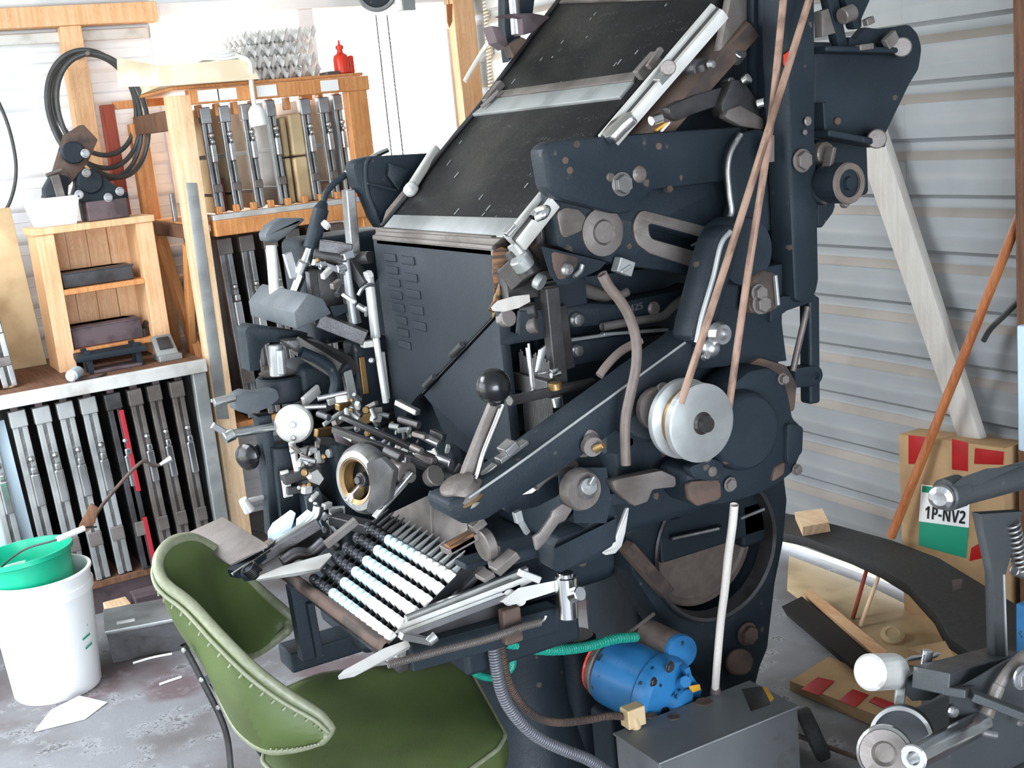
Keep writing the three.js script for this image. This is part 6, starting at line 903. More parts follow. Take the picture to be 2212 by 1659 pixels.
  // clutter of small steel pieces around the jaws
  const bits = [[0.8599,1.0596,-2.42],[0.8776,1.068,-2.42],[0.8916,1.0493,-2.42],[0.904,1.0328,-2.42],[0.8659,1.0285,-2.42],[0.8815,1.0213,-2.42],[0.9145,1.0487,-2.42],[0.8435,1.0451,-2.42],[0.9362,1.006,-2.42],[0.9554,0.9898,-2.42],[0.9698,0.9684,-2.42],[0.9874,0.9543,-2.42],[1.0103,0.9453,-2.42],[1.0288,0.9351,-2.42],[0.8608,0.9916,-2.42],[0.8429,0.9814,-2.42],[0.8673,0.9479,-2.42],[0.8514,0.9231,-2.42],[0.8472,0.8323,-2.42],[0.8607,0.8083,-2.42],[0.8831,0.8173,-2.42],[0.999,0.993,-2.42],[0.9813,1.0069,-2.42],[0.9596,1.0215,-2.42],[0.9219,0.9786,-2.42]];
  const bm = [M.whiteMetal, M.steel, M.brass, M.darkSteel, M.zinc, M.worn];
  bits.forEach((p, i) => { const a = rr(-0.5, 0.5), L = rr(0.012, 0.034), d = new THREE.Vector3(Math.cos(a), Math.sin(a) * 0.8, rr(-0.5, 0.6)).multiplyScalar(L); const q = V(p); q.z += rr(-0.05, 0.06);
    part(T, ['small_cam', 'link_pin', 'jaw_piece'][i % 3], bm[i % 6], i % 3 === 1 ? CY(q.clone().sub(d), q.clone().add(d), rr(0.005, 0.01)) : BAR(q.clone().sub(d), q.clone().add(d), rr(0.008, 0.02), rr(0.01, 0.024), [0.2, 1, 0.1], 0.003)); });
  const more = [[0.8391,1.0768,-2.36],[1.0993,0.8747,-2.36],[0.7773,0.9909,-2.36],[0.8102,0.795,-2.36],[0.8896,1.3695,-2.36],[0.9587,1.1297,-2.36]];
  for (const [a, b, n, w] of [[0, 1, 64, 0.035], [2, 3, 34, 0.03], [4, 5, 8, 0.012]]) for (let i = 0; i < n; i++) {
    const q = V(more[a]).lerp(V(more[b]), rnd()); q.x += rr(-0.02, 0.02); q.y += rr(-w, w); q.z += rr(-0.03, 0.1) + (a ? 0 : 0.12 * rnd());
    const d = new THREE.Vector3(rr(-1, 1), rr(-1, 1), rr(-1, 1)).normalize().multiplyScalar(rr(0.005, 0.018)), m = bm[[0, 1, 4, 1, 5, 3, 0, 2][i % 8]];
    part(T, ['small_cam', 'link_pin', 'jaw_piece', 'set_screw'][i % 4], m, i % 4 === 3 ? BO(q, [-0.6, 0.2, 0.8], rr(0.004, 0.008), 0.008, 'round') : i % 2 ? CY(q.clone().sub(d), q.clone().add(d), rr(0.003, 0.007)) : BAR(q.clone().sub(d), q.clone().add(d), rr(0.005, 0.012), rr(0.006, 0.014), [0.2, 1, 0.1], 0.002)); }
  const bits2 = [[0.8937,1.0935,-2.05],[0.8939,1.0654,-2.05],[0.913,1.0366,-2.05],[0.9324,1.0235,-2.05],[0.9485,1.029,-2.05],[0.9023,1.0123,-2.05],[0.8725,1.0011,-2.05],[0.8554,1.0138,-2.05],[0.9187,0.9908,-2.05],[0.9557,0.977,-2.05],[0.8419,0.9815,-2.05],[0.8692,0.9752,-2.05]];
  bits2.forEach((p, i) => { const a = rr(-0.9, -0.1), L = rr(0.015, 0.035), d = new THREE.Vector3(0.3, Math.sin(a) * 0.4, 0.8).multiplyScalar(L); const q = V(p); part(T, ['guide_piece', 'link_pin'][i % 2], bm[(i * 2 + 1) % 6], i % 2 ? CY(q.clone().sub(d), q.clone().add(d), rr(0.006, 0.01)) : BAR(q.clone().sub(d), q.clone().add(d), rr(0.01, 0.02), rr(0.008, 0.018), [0.2, 1, 0.1], 0.003)); });
  part(T, 'delivery_cam', M.worn, HU([...[[0.828,0.9924,-2.1],[0.8521,1.0031,-2.1],[0.8759,0.996,-2.1],[0.8604,0.9796,-2.1],[0.8365,0.9707,-2.1]], ...[[0.8438,0.9808,-2.14],[0.8683,0.9917,-2.14],[0.8925,0.9845,-2.14],[0.8768,0.9678,-2.14],[0.8524,0.9587,-2.14]]]), CY([0.8664,0.9787,-2.08], [0.8739,0.9745,-2.04], 0.022), CY([0.9061,0.9605,-2.02], [0.9127,0.9703,-2], 0.016, 0.02));
  part(T, 'bright_blade', M.chrome, BAR([0.7818,0.9196,-2.12], [0.8234,0.9495,-2.12], 0.012, 0.022), BAR([0.8025,0.9117,-2.04], [0.8683,0.9598,-2.04], 0.012, 0.01), BAR([0.7904,0.9143,-2.02], [0.8746,0.9802,-2.02], 0.016, 0.006));
  part(T, 'lower_jaw', M.darkSteel, BX([0.8395,0.8184,-2.4], [0.9664,0.7304,-2.5], 0.01), BAR([0.8058,0.8457,-2.28], [0.8505,0.8347,-2.2], 0.03, 0.02));
  part(T, 'spacing_lever', M.worn, BAR([0.7417,0.8373,-2.16], [0.8089,0.8702,-2.16], 0.012, 0.016));
  // copy tray left of the keyboard
  part(T, 'copy_tray', M.worn, PL([[0.5702,0.81,-2.5367],[0.637,0.85,-2.4873],[0.6501,0.85,-2.2246],[0.5837,0.81,-2.2584],[0.5803,0.81,-2.2889]], [-0.4, 0.9, 0.0], 0.006, { r: 0.004 })).userData.label = 'light tan metal copy tray';
  part(T, 'tray_rail', M.paint, BAR([0.5803,0.8012,-2.24], [0.6686,0.8212,-2.28], 0.03, 0.018), CY([0.5977,0.8021,-2.22], [0.6101,0.8081,-2.2], 0.014));
  part(T, 'tray_edge', M.chrome, BAR([0.5714,0.8075,-2.22], [0.6678,0.8247,-2.26], 0.006, 0.006), BAR([0.6393,0.8312,-2.25], [0.7512,0.8325,-2.35], 0.02, 0.006));
  part(T, 'tray_spring', M.black, SPR([[0.5996,0.822,-2.2],[0.6113,0.804,-2.2]], 0.014, 0.002, 6));
  part(T, 'galley_plate', M.paperBlue, PL([[0.6812,0.8402,-2.32],[0.6932,0.8565,-2.32],[0.7343,0.8734,-2.32],[0.7443,0.8612,-2.32],[0.7263,0.8169,-2.32],[0.6801,0.8192,-2.32]], [-0.3, 0.5, 0.8], 0.006, { r: 0.004 }), PL([[0.7366,0.8582,-2.3],[0.7618,0.8713,-2.3],[0.784,0.8463,-2.3],[0.7896,0.8155,-2.3],[0.7313,0.8208,-2.3]], [-0.3, 0.5, 0.8], 0.006));
  part(T, 'galley_tube', M.chrome, TU([[0.6779,0.8206,-2.28],[0.7262,0.8368,-2.28],[0.7551,0.8488,-2.28],[0.7725,0.8618,-2.28],[0.7786,0.8776,-2.28]], 0.011));
  part(T, 'galley_rail', M.darkSteel, BAR([0.642,0.8042,-2.27], [0.7622,0.8568,-2.24], 0.02, 0.02), TU([[0.6715,0.8044,-2.22],[0.7012,0.8152,-2.22],[0.7268,0.8084,-2.22],[0.7596,0.8244,-2.22]], 0.012), PL([[0.6926,0.8211,-2.3],[0.784,0.8463,-2.3],[0.7883,0.806,-2.3],[0.6965,0.7813,-2.3]], 'z', 0.02));
}
// ---------- chair ----------
{
  const t = thing('green_chair', 'green vinyl chair with a curved stitched backrest tucked under the keyboard', 'chair', [0.78, 0, -2.2]);
  // shell backrest: horseshoe in plan, high in the middle, sweeping down to two blunt tips
  const key = [ // rim x, y, z then lower edge x, y, z from the near tip round to the far tip
    [...[0.6372,0.5682,-1.97], ...[0.6204,0.5444,-1.985]], [...[0.6234,0.5941,-1.975], ...[0.5816,0.5392,-2]], [...[0.5785,0.6385,-2], ...[0.5293,0.5457,-2.02]], [...[0.5327,0.6915,-2.03], ...[0.5002,0.5725,-2.06]],
    [...[0.494,0.7493,-2.08], ...[0.4928,0.6053,-2.12]], [...[0.4625,0.8026,-2.14], ...[0.492,0.6426,-2.18]], [...[0.4314,0.8406,-2.19], ...[0.4972,0.6509,-2.23]], [...[0.433,0.8671,-2.22], ...[0.5185,0.6361,-2.28]],
    [...[0.4566,0.8832,-2.25], ...[0.5477,0.6094,-2.33]], [...[0.5036,0.877,-2.3], ...[0.5871,0.5795,-2.38]], [...[0.5542,0.8398,-2.36], ...[0.6162,0.5584,-2.42]], [...[0.6153,0.771,-2.41], ...[0.6414,0.5497,-2.44]], [...[0.6834,0.6757,-2.45], ...[0.6718,0.5499,-2.455]], [...[0.7243,0.6233,-2.46], ...[0.7004,0.5584,-2.46]], [...[0.7441,0.5974,-2.45], ...[0.7286,0.5766,-2.45]]];
  const rim = new THREE.CatmullRomCurve3(key.map((k) => new THREE.Vector3(k[0], k[1], k[2]))), low = new THREE.CatmullRomCurve3(key.map((k) => new THREE.Vector3(k[3], k[4], k[5])));
  const nu = 72, nv = 12, th = 0.018, ctr = new THREE.Vector3(0.78, 0, -2.2), pos = [];
  const at = (u, v, off) => { const a = rim.getPoint(u), b = low.getPoint(u), p = a.lerp(b, v); const o = p.clone().sub(ctr); o.y = 0; o.normalize(); const bulge = 0.012 * Math.sin(Math.PI * v); p.addScaledVector(o, bulge + off); return p; };
  const quad = (a, b, c, d) => { for (const p of [a, b, c, a, c, d]) pos.push(p.x, p.y, p.z); };
  const shell = (f, flip) => { for (let i = 0; i < nu; i++) for (let j = 0; j < nv; j++) { const a = f(i / nu, j / nv), b = f((i + 1) / nu, j / nv), c = f((i + 1) / nu, (j + 1) / nv), d = f(i / nu, (j + 1) / nv); flip ? quad(a, d, c, b) : quad(a, b, c, d); } };
  shell((u, v) => at(u, v, 0), false); shell((u, v) => at(u, v, -th), true);
  const edge = (v) => { for (let i = 0; i < nu; i++) quad(at(i / nu, v, 0), at((i + 1) / nu, v, 0), at((i + 1) / nu, v, -th), at(i / nu, v, -th)); };
  edge(0); edge(1); for (const u of [0, 1]) for (let j = 0; j < nv; j++) quad(at(u, j / nv, 0), at(u, (j + 1) / nv, 0), at(u, (j + 1) / nv, -th), at(u, j / nv, -th));
  const g = new THREE.BufferGeometry(); g.setAttribute('position', new THREE.Float32BufferAttribute(pos, 3)); g.computeVertexNormals();
  const back = part(t, 'backrest', M.vinyl, toCreasedNormals(g, 0.9));
  const along = (v, off, n) => Array.from({ length: n + 1 }, (_, i) => at(i / n, v, off));
  const loop = [...along(0, -th / 2, 40), ...[0.33, 0.66].map((v) => at(1, v, -th / 2)), ...along(1, -th / 2, 40).reverse(), ...[0.66, 0.33].map((v) => at(0, v, -th / 2))];
  part(back, 'piping', M.vinylEdge, TU(loop, 0.0105, 260, { closed: true }), TU(along(0.06, 0.004, 40), 0.004, 120));
  const st = []; for (let i = 0; i < 44; i++) { const u = i / 44; st.push(CY(at(u, 0.1, 0.0035), at(u + 0.002, 0.155, 0.0055), 0.0022, 0.0022, 6)); if (i < 12) st.push(CY(at(u / 2, 0.93, 0.003), at(u / 2 + 0.002, 0.88, 0.005), 0.002, 0.002, 6)); }
  part(back, 'stitching', M.vinylEdge, ...st).userData.kind = 'stuff';
  // seat cushion
  const S0 = [...[[0.557,0.455,-2.1682],[0.6928,0.455,-2.4511],[0.7911,0.455,-2.459],[0.9001,0.455,-2.4052],[1.0636,0.455,-2.3341],[1.0648,0.455,-2.2773],[0.9759,0.455,-1.9494],[0.9388,0.455,-1.9121],[0.7913,0.455,-1.8499],[0.5672,0.455,-1.9933]]];
  const top = fillet(S0.map(V), [0.05, 0.06, 0, 0, 0.06, 0.04, 0.05, 0.06, 0.08, 0.06]);
  const cc = top.reduce((a, p) => a.add(p), new THREE.Vector3()).multiplyScalar(1 / top.length);
  const ringAt = (s, y) => top.map((p) => new THREE.Vector3(cc.x + (p.x - cc.x) * s, y, cc.z + (p.z - cc.z) * s));
  const prof = [[0.0, 0.463], [0.5, 0.463], [0.85, 0.46], [0.95, 0.455], [0.985, 0.447], [1.0, 0.43], [1.0, 0.41], [0.985, 0.395], [0.9, 0.39], [0, 0.39]];
  const sp = []; for (let k = 0; k + 1 < prof.length; k++) { const A = ringAt(...prof[k]), B = ringAt(...prof[k + 1]); for (let i = 0; i < A.length; i++) { const j = (i + 1) % A.length; for (const p of [A[i], B[i], B[j], A[i], B[j], A[j]]) sp.push(p.x, p.y, p.z); } }
  const sg = new THREE.BufferGeometry(); sg.setAttribute('position', new THREE.Float32BufferAttribute(sp, 3)); sg.computeVertexNormals();
  const seat = part(t, 'seat', M.vinyl, toCreasedNormals(sg, 0.7));
  part(seat, 'piping', M.vinylEdge, TU(ringAt(0.985, 0.449), 0.0042, 160, { closed: true }));
  part(t, 'seat_pan', M.paint, BX([0.66, 0.372, -2.36], [0.96, 0.392, -2.02], 0.01));
  part(t, 'back_bracket', M.paint, BAR([0.5, 0.62, -2.22], [0.6, 0.385, -2.22], 0.04, 0.012, [1, 0, 0]), BAR([0.59, 0.38, -2.22], [0.7, 0.38, -2.22], 0.04, 0.012));
  part(t, 'back_stay', M.darkSteel, TU([[0.4508,0.7247,-2.16],[0.4755,0.6406,-2.16],[0.4977,0.5572,-2.16],[0.5022,0.5162,-2.16],[0.4982,0.4418,-2.16]], 0.006));
  for (const [x, z] of [[0.6, -2.42], [0.6, -1.98], [0.98, -2.4], [0.98, -1.98]]) part(t, 'leg', M.paint, CY([x + (x < 0.8 ? 0.07 : -0.05), 0.38, z + (z < -2.2 ? 0.06 : -0.06)], [x, 0, z], 0.012, 0.009));
  for (const p of [[0.4488,0.718,-2.15],[0.4711,0.6531,-2.15],[0.4928,0.5908,-2.15]]) part(t, 'tack', M.steel, BO(p, [-0.8, 0, 0.6], 0.005, 0.004, 'round'));
}
// ---------- under the machine ----------
{
  const a = [1.3114,0.4252,-2.1], b = [1.3502,0.4056,-1.96], ax = V(b).sub(V(a)).normalize(), L = V(a).distanceTo(V(b));
  const t = thing('blue_motor', 'chipped blue electric motor on the floor behind the grey switch box', 'motor', [1.32, 0.0, -2.05]);
  part(t, 'motor_body', M.motorBlue, LA([[0, 0], [0.06, 0], [0.074, 0.008], [0.076, 0.02], [0.076, L - 0.03], [0, L - 0.03]], a, ax, 44));
  part(t, 'end_bell', M.motorBlue, LA([[0.076, L - 0.03], [0.081, L - 0.024], [0.081, L], [0.074, L + 0.014], [0.05, L + 0.026], [0.03, L + 0.03], [0.03, L + 0.05], [0.02, L + 0.054], [0, L + 0.054]], a, ax, 44));
  part(t, 'rear_ring', M.worn, LA([[0.04, -0.02], [0.066, -0.016], [0.07, -0.004], [0.06, 0.004]], a, ax, 40), LA([[0.03, -0.03], [0.05, -0.03], [0.052, -0.018], [0.03, -0.016]], a, ax, 32));
  part(t, 'red_seal', M.redPlastic, LA([[0.045, -0.026], [0.062, -0.026], [0.062, -0.02], [0.045, -0.02]], a, ax, 36));
  const c0 = [1.4176,0.4695,-2.1], c1 = [1.4074,0.4795,-1.98];
  part(t, 'capacitor', M.hoseGrey, CY(c0, c1, 0.034, 0.034, 32));
  part(t, 'capacitor_cap', M.motorBlue, LA([[0, 0], [0.035, 0], [0.036, 0.006], [0.034, 0.016], [0, 0.018]], c1, V(c1).sub(V(c0))), BAR([1.4084,0.4591,-1.99], [1.3949,0.4424,-1.99], 0.03, 0.02));
  part(t, 'terminal_hood', M.motorBlue, HU([...[[1.3592,0.4636,-1.94],[1.4026,0.4456,-1.94],[1.4299,0.3973,-1.94],[1.4238,0.3826,-1.94],[1.3754,0.4049,-1.94]], ...[[1.4152,0.4167,-2.02],[1.4604,0.398,-2.02],[1.4888,0.3477,-2.02],[1.4321,0.3556,-2.02]]]), CY([1.3681,0.43,-1.94], [1.3629,0.4526,-1.9], 0.012), BAR([1.3826,0.4679,-1.93], [1.3892,0.435,-1.93], 0.02, 0.014, [1, 0, 0]));
  part(t, 'bell_screw', M.darkSteel, BO([1.2793,0.4817,-1.895], ax, 0.008, 0.006), BO([1.3391,0.4853,-1.92], ax, 0.01, 0.006));
  part(t, 'yellow_tag', M.yellow, PL([[1.3833,0.4284,-1.92],[1.4114,0.4233,-1.92],[1.4128,0.4105,-1.92],[1.3866,0.4109,-1.92]], 'z', 0.003));
  part(t, 'dirt_plate', M.black, BO(V(a).addScaledVector(ax, 0.11).add(new THREE.Vector3(-0.02, -0.02, 0.071)), [-0.2, -0.2, 1], 0.012, 0.002, 'round'));
  part(t, 'motor_foot', M.paint, BX([1.2, 0, -2.14], [1.42, 0.05, -1.98], 0.006), BX([1.25, 0.04, -2.1], [1.36, 0.36, -2.02], 0.01));
}
{
  const t = thing('switch_box', 'grey steel switch box on the floor with a white cord entering its lid', 'switch box', [1.36, 0, -1.82]);
  const y = 0.4;
  part(t, 'box_body', M.greyBox, BX([1.183, 0, -1.898], [1.522, y - 0.002, -1.752], 0.004));
  const lid = part(t, 'box_lid', M.greyBox, BX([1.18, y - 0.002, -1.901], [1.525, y + 0.003, -1.749], 0.0015));
  part(lid, 'lid_edge', M.zinc, BAR([1.181, y + 0.0025, -1.75], [1.524, y + 0.0025, -1.75], 0.003, 0.003));
  part(t, 'knockout', M.rust, ...[[1.393,0.4042,-1.8866],[1.2768,0.4042,-1.909],[1.3083,0.4042,-1.8746]].map((p, i) => LA([[0.0, 0.0004], [0.012, 0.0005], [0.0125, 0], [0.015, 0.0004], [0.016, -0.001]].map(([q, h]) => [q * (i ? 0.8 : 1.1), h]), p, 'y', 20)));
  part(t, 'cord_gland', M.mauve, CY([1.4378,0.4,-1.9042], [1.4336,0.42,-1.8985], 0.012, 0.009));
  part(t, 'dark_label', M.darkSteel, PL([[1.485,0.4045,-1.8785],[1.5234,0.4045,-1.8616],[1.4863,0.4045,-1.7924],[1.4373,0.4045,-1.7936]], 'y', 0.001));
  part(t, 'yellow_label', M.yellow, PL([[1.5241,0.4045,-1.861],[1.5284,0.4045,-1.8517],[1.5074,0.4045,-1.8054],[1.4915,0.4045,-1.7983]], 'y', 0.001));
  part(t, 'conduit_elbow', M.tan, CY([1.2276,0.402,-1.8893], [1.2216,0.4276,-1.89], 0.0115), BX([1.2054,0.4469,-1.88], [1.2472,0.4068,-1.91], 0.003));
  single('white_rope', 'frayed white cord hanging from the machine into the grey switch box', 'cord', M.cord, TU([...[[1.3216,0.8921,-1.66],[1.3226,0.8516,-1.67],[1.3326,0.7835,-1.7],[1.3438,0.709,-1.73],[1.3601,0.6272,-1.77],[1.377,0.5322,-1.81]], ...[[1.4345,0.415,-1.9001]]], 0.0078, 60));
  const cond = (name, label, m, pts, R, turns) => { const o = single(name, label, 'conduit', m, [TU(pts, R * 0.74, 90), SPR(pts, R * 0.8, R * 0.24, turns * 0.8 | 0, 8)]); return o; };
  cond('flexible_conduit', 'grey flexible metal conduit curving down to the bottom edge beside the chair', M.conduit, [...[[0.9023,0.7157,-1.82],[0.9032,0.6597,-1.82],[0.91,0.6046,-1.82],[0.9326,0.5524,-1.82],[0.9713,0.5009,-1.82],[1.024,0.4564,-1.82],[1.0711,0.4208,-1.82],[1.1278,0.3619,-1.82]]], 0.0115, 105);
  cond('brown_conduit', 'thin brown flexible conduit curving to the top of the grey switch box', M.rust, [...[[0.9275,0.6926,-1.84],[0.9304,0.635,-1.84],[0.944,0.5857,-1.84],[0.9719,0.5401,-1.84],[1.0362,0.4875,-1.87],[1.11,0.4579,-1.89]], ...[[1.1792,0.44,-1.9],[1.2279,0.4195,-1.9]]], 0.0078, 130);
  single('green_hose', 'bright green braided hose looping to the blue motor', 'hose', M.hoseGreen, [TU([[1.3179,0.529,-2],[1.2556,0.5507,-1.98],[1.1712,0.5709,-1.95],[1.0699,0.6118,-1.9],[0.9956,0.6488,-1.87],[0.9415,0.6831,-1.85]], 0.0095, 70), SPR([[1.3179,0.529,-2],[1.2556,0.5507,-1.98],[1.1712,0.5709,-1.95],[1.0699,0.6118,-1.9],[0.9956,0.6488,-1.87],[0.9415,0.6831,-1.85]], 0.0085, 0.002, 50, 8)]);
  single('green_hose', 'short low bend of green hose hanging behind the chair seat corner', 'hose', M.hoseGreen, TU([[0.9174,0.6283,-2],[0.9322,0.5859,-2],[0.9647,0.5545,-2],[1.0023,0.5443,-2],[1.0264,0.5559,-2],[1.0307,0.5759,-2]], 0.0075, 50));
  single('thin_grey_rod', 'thin grey rod slanting up behind the blue motor', 'rod', M.worn, CY([1.2935,0.5405,-2], [1.3998,0.54,-2.05], 0.004));
}
// ---------- right side: wall clutter and the grey press ----------
{
  const X = 2.74;
  single('pale_timber', 'long pale grey timber leaning against the corrugated wall', 'timber', M.timberGrey, PL([[2.735,1.6884,-2.8795],[2.735,1.6798,-2.7529],[2.735,1.4062,-2.6471],[2.735,0.6118,-2.3408],[2.735,0.4056,-2.2663],[2.735,0.3601,-2.3433],[2.735,0.5926,-2.4193],[2.735,1.3956,-2.7569]], 'nx', 0.03, { b: 0.004 }));
  single('broom_stick', 'slim orange-brown wooden stick leaning against the wall', 'stick', M.handle, CY([2.6205,0.263,-2.5662], [2.74,1.3082,-2.1465], 0.0135, 0.0125));
  single('thin_cable', 'thin dark cable running along the wall at the right edge', 'cable', M.hoseDark, TU([[2.74,0.865,-2.3175],[2.74,0.8983,-2.2952],[2.74,0.941,-2.2491],[2.74,0.9852,-2.2013],[2.74,1.0435,-2.1435]], 0.008));
  const c = thing('cardboard_box', 'brown cardboard box with red tape and a green and white printed label', 'box', [2.7, 0, -2.6]);
  const xf = 2.68, P = [[2.68,0.5646,-2.581],[2.68,0.5939,-2.1998],[2.68,0.0978,-2.2421],[2.68,0.0369,-2.6255]];
  part(c, 'box_body', M.cardboard, PL([P[0], P[1], [xf, 0.001, P[1][2] - 0.02], [xf, 0.001, P[0][2] + 0.0]], 'nx', 0.09, { b: 0.003 }));
  part(c, 'red_tape', M.red, PL([[2.678,0.5696,-2.5397],[2.678,0.5759,-2.4734],[2.678,0.492,-2.4901],[2.678,0.4813,-2.5431]], 'nx', 0.001), PL([[2.678,0.5875,-2.3794],[2.678,0.5868,-2.3246],[2.678,0.5032,-2.3267],[2.678,0.4973,-2.382]], 'nx', 0.001), PL([[2.678,0.5755,-2.2996],[2.678,0.5831,-2.2044],[2.678,0.546,-2.208],[2.678,0.5293,-2.3038]], 'nx', 0.001), PL([[2.678,0.2783,-2.3193],[2.678,0.3033,-2.2867],[2.678,0.2573,-2.2846],[2.678,0.2374,-2.3268]], 'nx', 0.001)).userData.label = 'strips of red printed tape';
  const lab = part(c, 'label_sheet', M.paper, PL([[2.677,0.4293,-2.4949],[2.677,0.4452,-2.3209],[2.677,0.3373,-2.3267],[2.677,0.3118,-2.5097]], 'nx', 0.001));
  part(c, 'label_band', M.greenPrint, PL([[2.677,0.3113,-2.5062],[2.677,0.3369,-2.3283],[2.677,0.2427,-2.3388],[2.677,0.2361,-2.5124]], 'nx', 0.001), PL([[2.6765,0.426,-2.4911],[2.6765,0.4356,-2.4023],[2.6765,0.4181,-2.4062],[2.6765,0.4056,-2.4936]], 'nx', 0.001)).userData.label = 'green bands of the printed label';
  // lettering on the label
  const font = await new FontLoader().loadAsync('fonts/droid/droid_sans_bold.typeface.json');
  const A = V([2.6755,0.3278,-2.4867]), B = V([2.6755,0.3459,-2.3381]), U = V([2.6755,0.3674,-2.4818]);
  const tg = new TextGeometry('1P-NV2', { font, size: 1, depth: 0.02, curveSegments: 4 }); tg.computeBoundingBox();
  const W = tg.boundingBox.max.x, hh = tg.boundingBox.max.y, ex = B.clone().sub(A).multiplyScalar(1 / W), ey = U.clone().sub(A).multiplyScalar(1 / hh);
  tg.applyMatrix4(new THREE.Matrix4().makeBasis(ex, ey, new THREE.Vector3(-0.03, 0, 0)).setPosition(A));
  part(c, 'label_lettering', M.black, clean(tg));
  const flat = thing('flat_cardboard', 'flat cardboard piece with red tape lying on the floor', 'cardboard', [2.2, 0, -2.3]);
  part(flat, 'sheet', M.cardboard, HU([...[[2.0787,0.03,-2.4202],[2.2585,0.03,-2.4605],[2.2761,0.03,-2.1419],[2.1235,0.03,-2.0462],[2.1076,0.03,-2.1541]], ...[[2.08,0.001,-2.4238],[2.2753,0.001,-2.4798],[2.2797,0.001,-2.1462],[2.118,0.001,-2.0423],[2.101,0.001,-2.1489]]]));
  part(flat, 'red_tape', M.red, PL([[2.0644,0.0325,-2.361],[2.1455,0.0325,-2.3843],[2.1631,0.0325,-2.3395],[2.0734,0.0325,-2.3041]], 'y', 0.0015), PL([[2.0946,0.0325,-2.2515],[2.1651,0.0325,-2.2733],[2.1729,0.0325,-2.2248],[2.096,0.0325,-2.1969]], 'y', 0.0015), PL([[2.1472,0.0325,-2.1994],[2.1778,0.0325,-2.2068],[2.1884,0.0325,-2.1439],[2.1493,0.0325,-2.1315]], 'y', 0.0015)).userData.label = 'red printed tape strips';
  // brush head
  const b = thing('broom', 'wooden broom head with black bristles lying on its side on the floor', 'broom head', [2.4, 0, -2.5]);
  const h0 = [...[[2.3487,0.07,-2.7496],[2.4274,0.07,-2.7544],[2.2952,0.07,-2.337],[2.2008,0.07,-2.2771]]];
  part(b, 'bristles', M.bristle, HU([...[[2.3526,0.06,-2.7588],[2.4502,0.06,-2.7759],[2.3102,0.06,-2.3522],[2.2053,0.06,-2.2787]], ...[[2.4025,0.004,-2.7938],[2.5172,0.004,-2.8358],[2.3349,0.004,-2.3793],[2.2595,0.004,-2.3322]]]));
  part(b, 'brush_block', M.pine, HU([...[[2.4452,0.08,-2.7649],[2.4784,0.08,-2.7639],[2.3251,0.08,-2.3049],[2.2735,0.08,-2.2816]], ...[[2.51,0.02,-2.8311],[2.5482,0.02,-2.8054],[2.3866,0.02,-2.3667],[2.3326,0.02,-2.3521]]]));
  single('plywood_sheet', 'tan plywood sheet lying on the floor under the black curved bench', 'board', M.tan, PL([[2.74,0.012,-3.1597],[2.7398,0.012,-2.798],[2.699,0.012,-2.4943],[2.5637,0.012,-2.3118],[2.3776,0.012,-2.3346],[2.4115,0.012,-2.4904],[2.5395,0.012,-2.9458]], 'y', 0.011));
  single('light_dowel', 'slim wooden dowel standing under the black bench, right of two', 'dowel', M.pinePale, CY([2.492,0.015,-2.5744], [2.56, 0.215, ([2.56,0.1541,-2.5348])[2]], 0.006));
  single('red_dowel', 'slim red-brown dowel standing under the black bench, left of two', 'dowel', M.redWood, CY([2.5145,0.015,-2.6274], [2.56, 0.215, ([2.56,0.1558,-2.5899])[2]], 0.006));
  single('wooden_stopper', 'round turned wooden knob lying on the plywood sheet', 'knob', M.tan, [LA([[0, 0], [0.032, 0], [0.036, 0.01], [0.034, 0.022], [0.02, 0.026], [0.018, 0.022], [0, 0.022]], [2.4959,0.014,-2.4507], [-0.3, 0.9, 0.3])]);
  // black curved bench
  const k = thing('curved_bench', 'black rubber-covered curved bench along the right wall with a wood offcut on it', 'bench', [2.5, 0, -2.6]);
  const top = [[2.5459,0.25,-3.0692],[2.601,0.25,-2.9313],[2.6212,0.25,-2.7462],[2.6342,0.25,-2.5689],[2.6186,0.25,-2.3799],[2.5549,0.25,-2.181],[2.4804,0.25,-1.9484],[2.1759,0.25,-1.7108],[2.1981,0.25,-1.9073],[2.2288,0.25,-2.006],[2.3044,0.25,-2.1113],[2.4079,0.25,-2.3034],[2.4442,0.25,-2.4396],[2.4635,0.25,-2.5855],[2.4705,0.25,-2.7684],[2.4277,0.25,-2.932]];
  part(k, 'bench_top', M.rubber, PL(top, 'y', 0.034, { b: 0.008 }));
  part(k, 'bench_leg', M.paint, CY([2.52, 0, -2.1], [2.52, 0.216, -2.1], 0.02), BX([2.6, 0, -3.35], [2.66, 0.216, -3.3]));
  part(k, 'worn_patch', M.mauve, PL([[2.5146,0.2505,-2.2455],[2.5402,0.2505,-2.2301],[2.487,0.2505,-2.1903],[2.4572,0.2505,-2.1921]], 'y', 0.001));
  single('wood_offcut', 'small pale wood offcut lying on the black curved bench', 'offcut', M.pinePale, HU([...[[2.5282,0.29,-2.8785],[2.6116,0.29,-2.843],[2.5347,0.29,-2.7338],[2.4524,0.29,-2.7582]], ...[[2.5576,0.2505,-2.9095],[2.6216,0.2505,-2.8561],[2.556,0.2505,-2.7505],[2.4693,0.2505,-2.7794]]]));
  const wh = thing('rubber_roller', 'small black wheel on a rod lying on the floor beside the grey switch box', 'wheel', [1.8, 0, -2.1]);
  part(wh, 'tyre', M.rubber, LA([[0.02, 0], [0.058, 0], [0.065, 0.006], [0.065, 0.03], [0.058, 0.036], [0.02, 0.036]], [1.8571,0.068,-2.1131], [0.8, 0.35, 0.5], 36));
  part(wh, 'axle_rod', M.rust, CY([1.8662,0.05,-2.1666], [1.9401,0.02,-2.0192], 0.006));
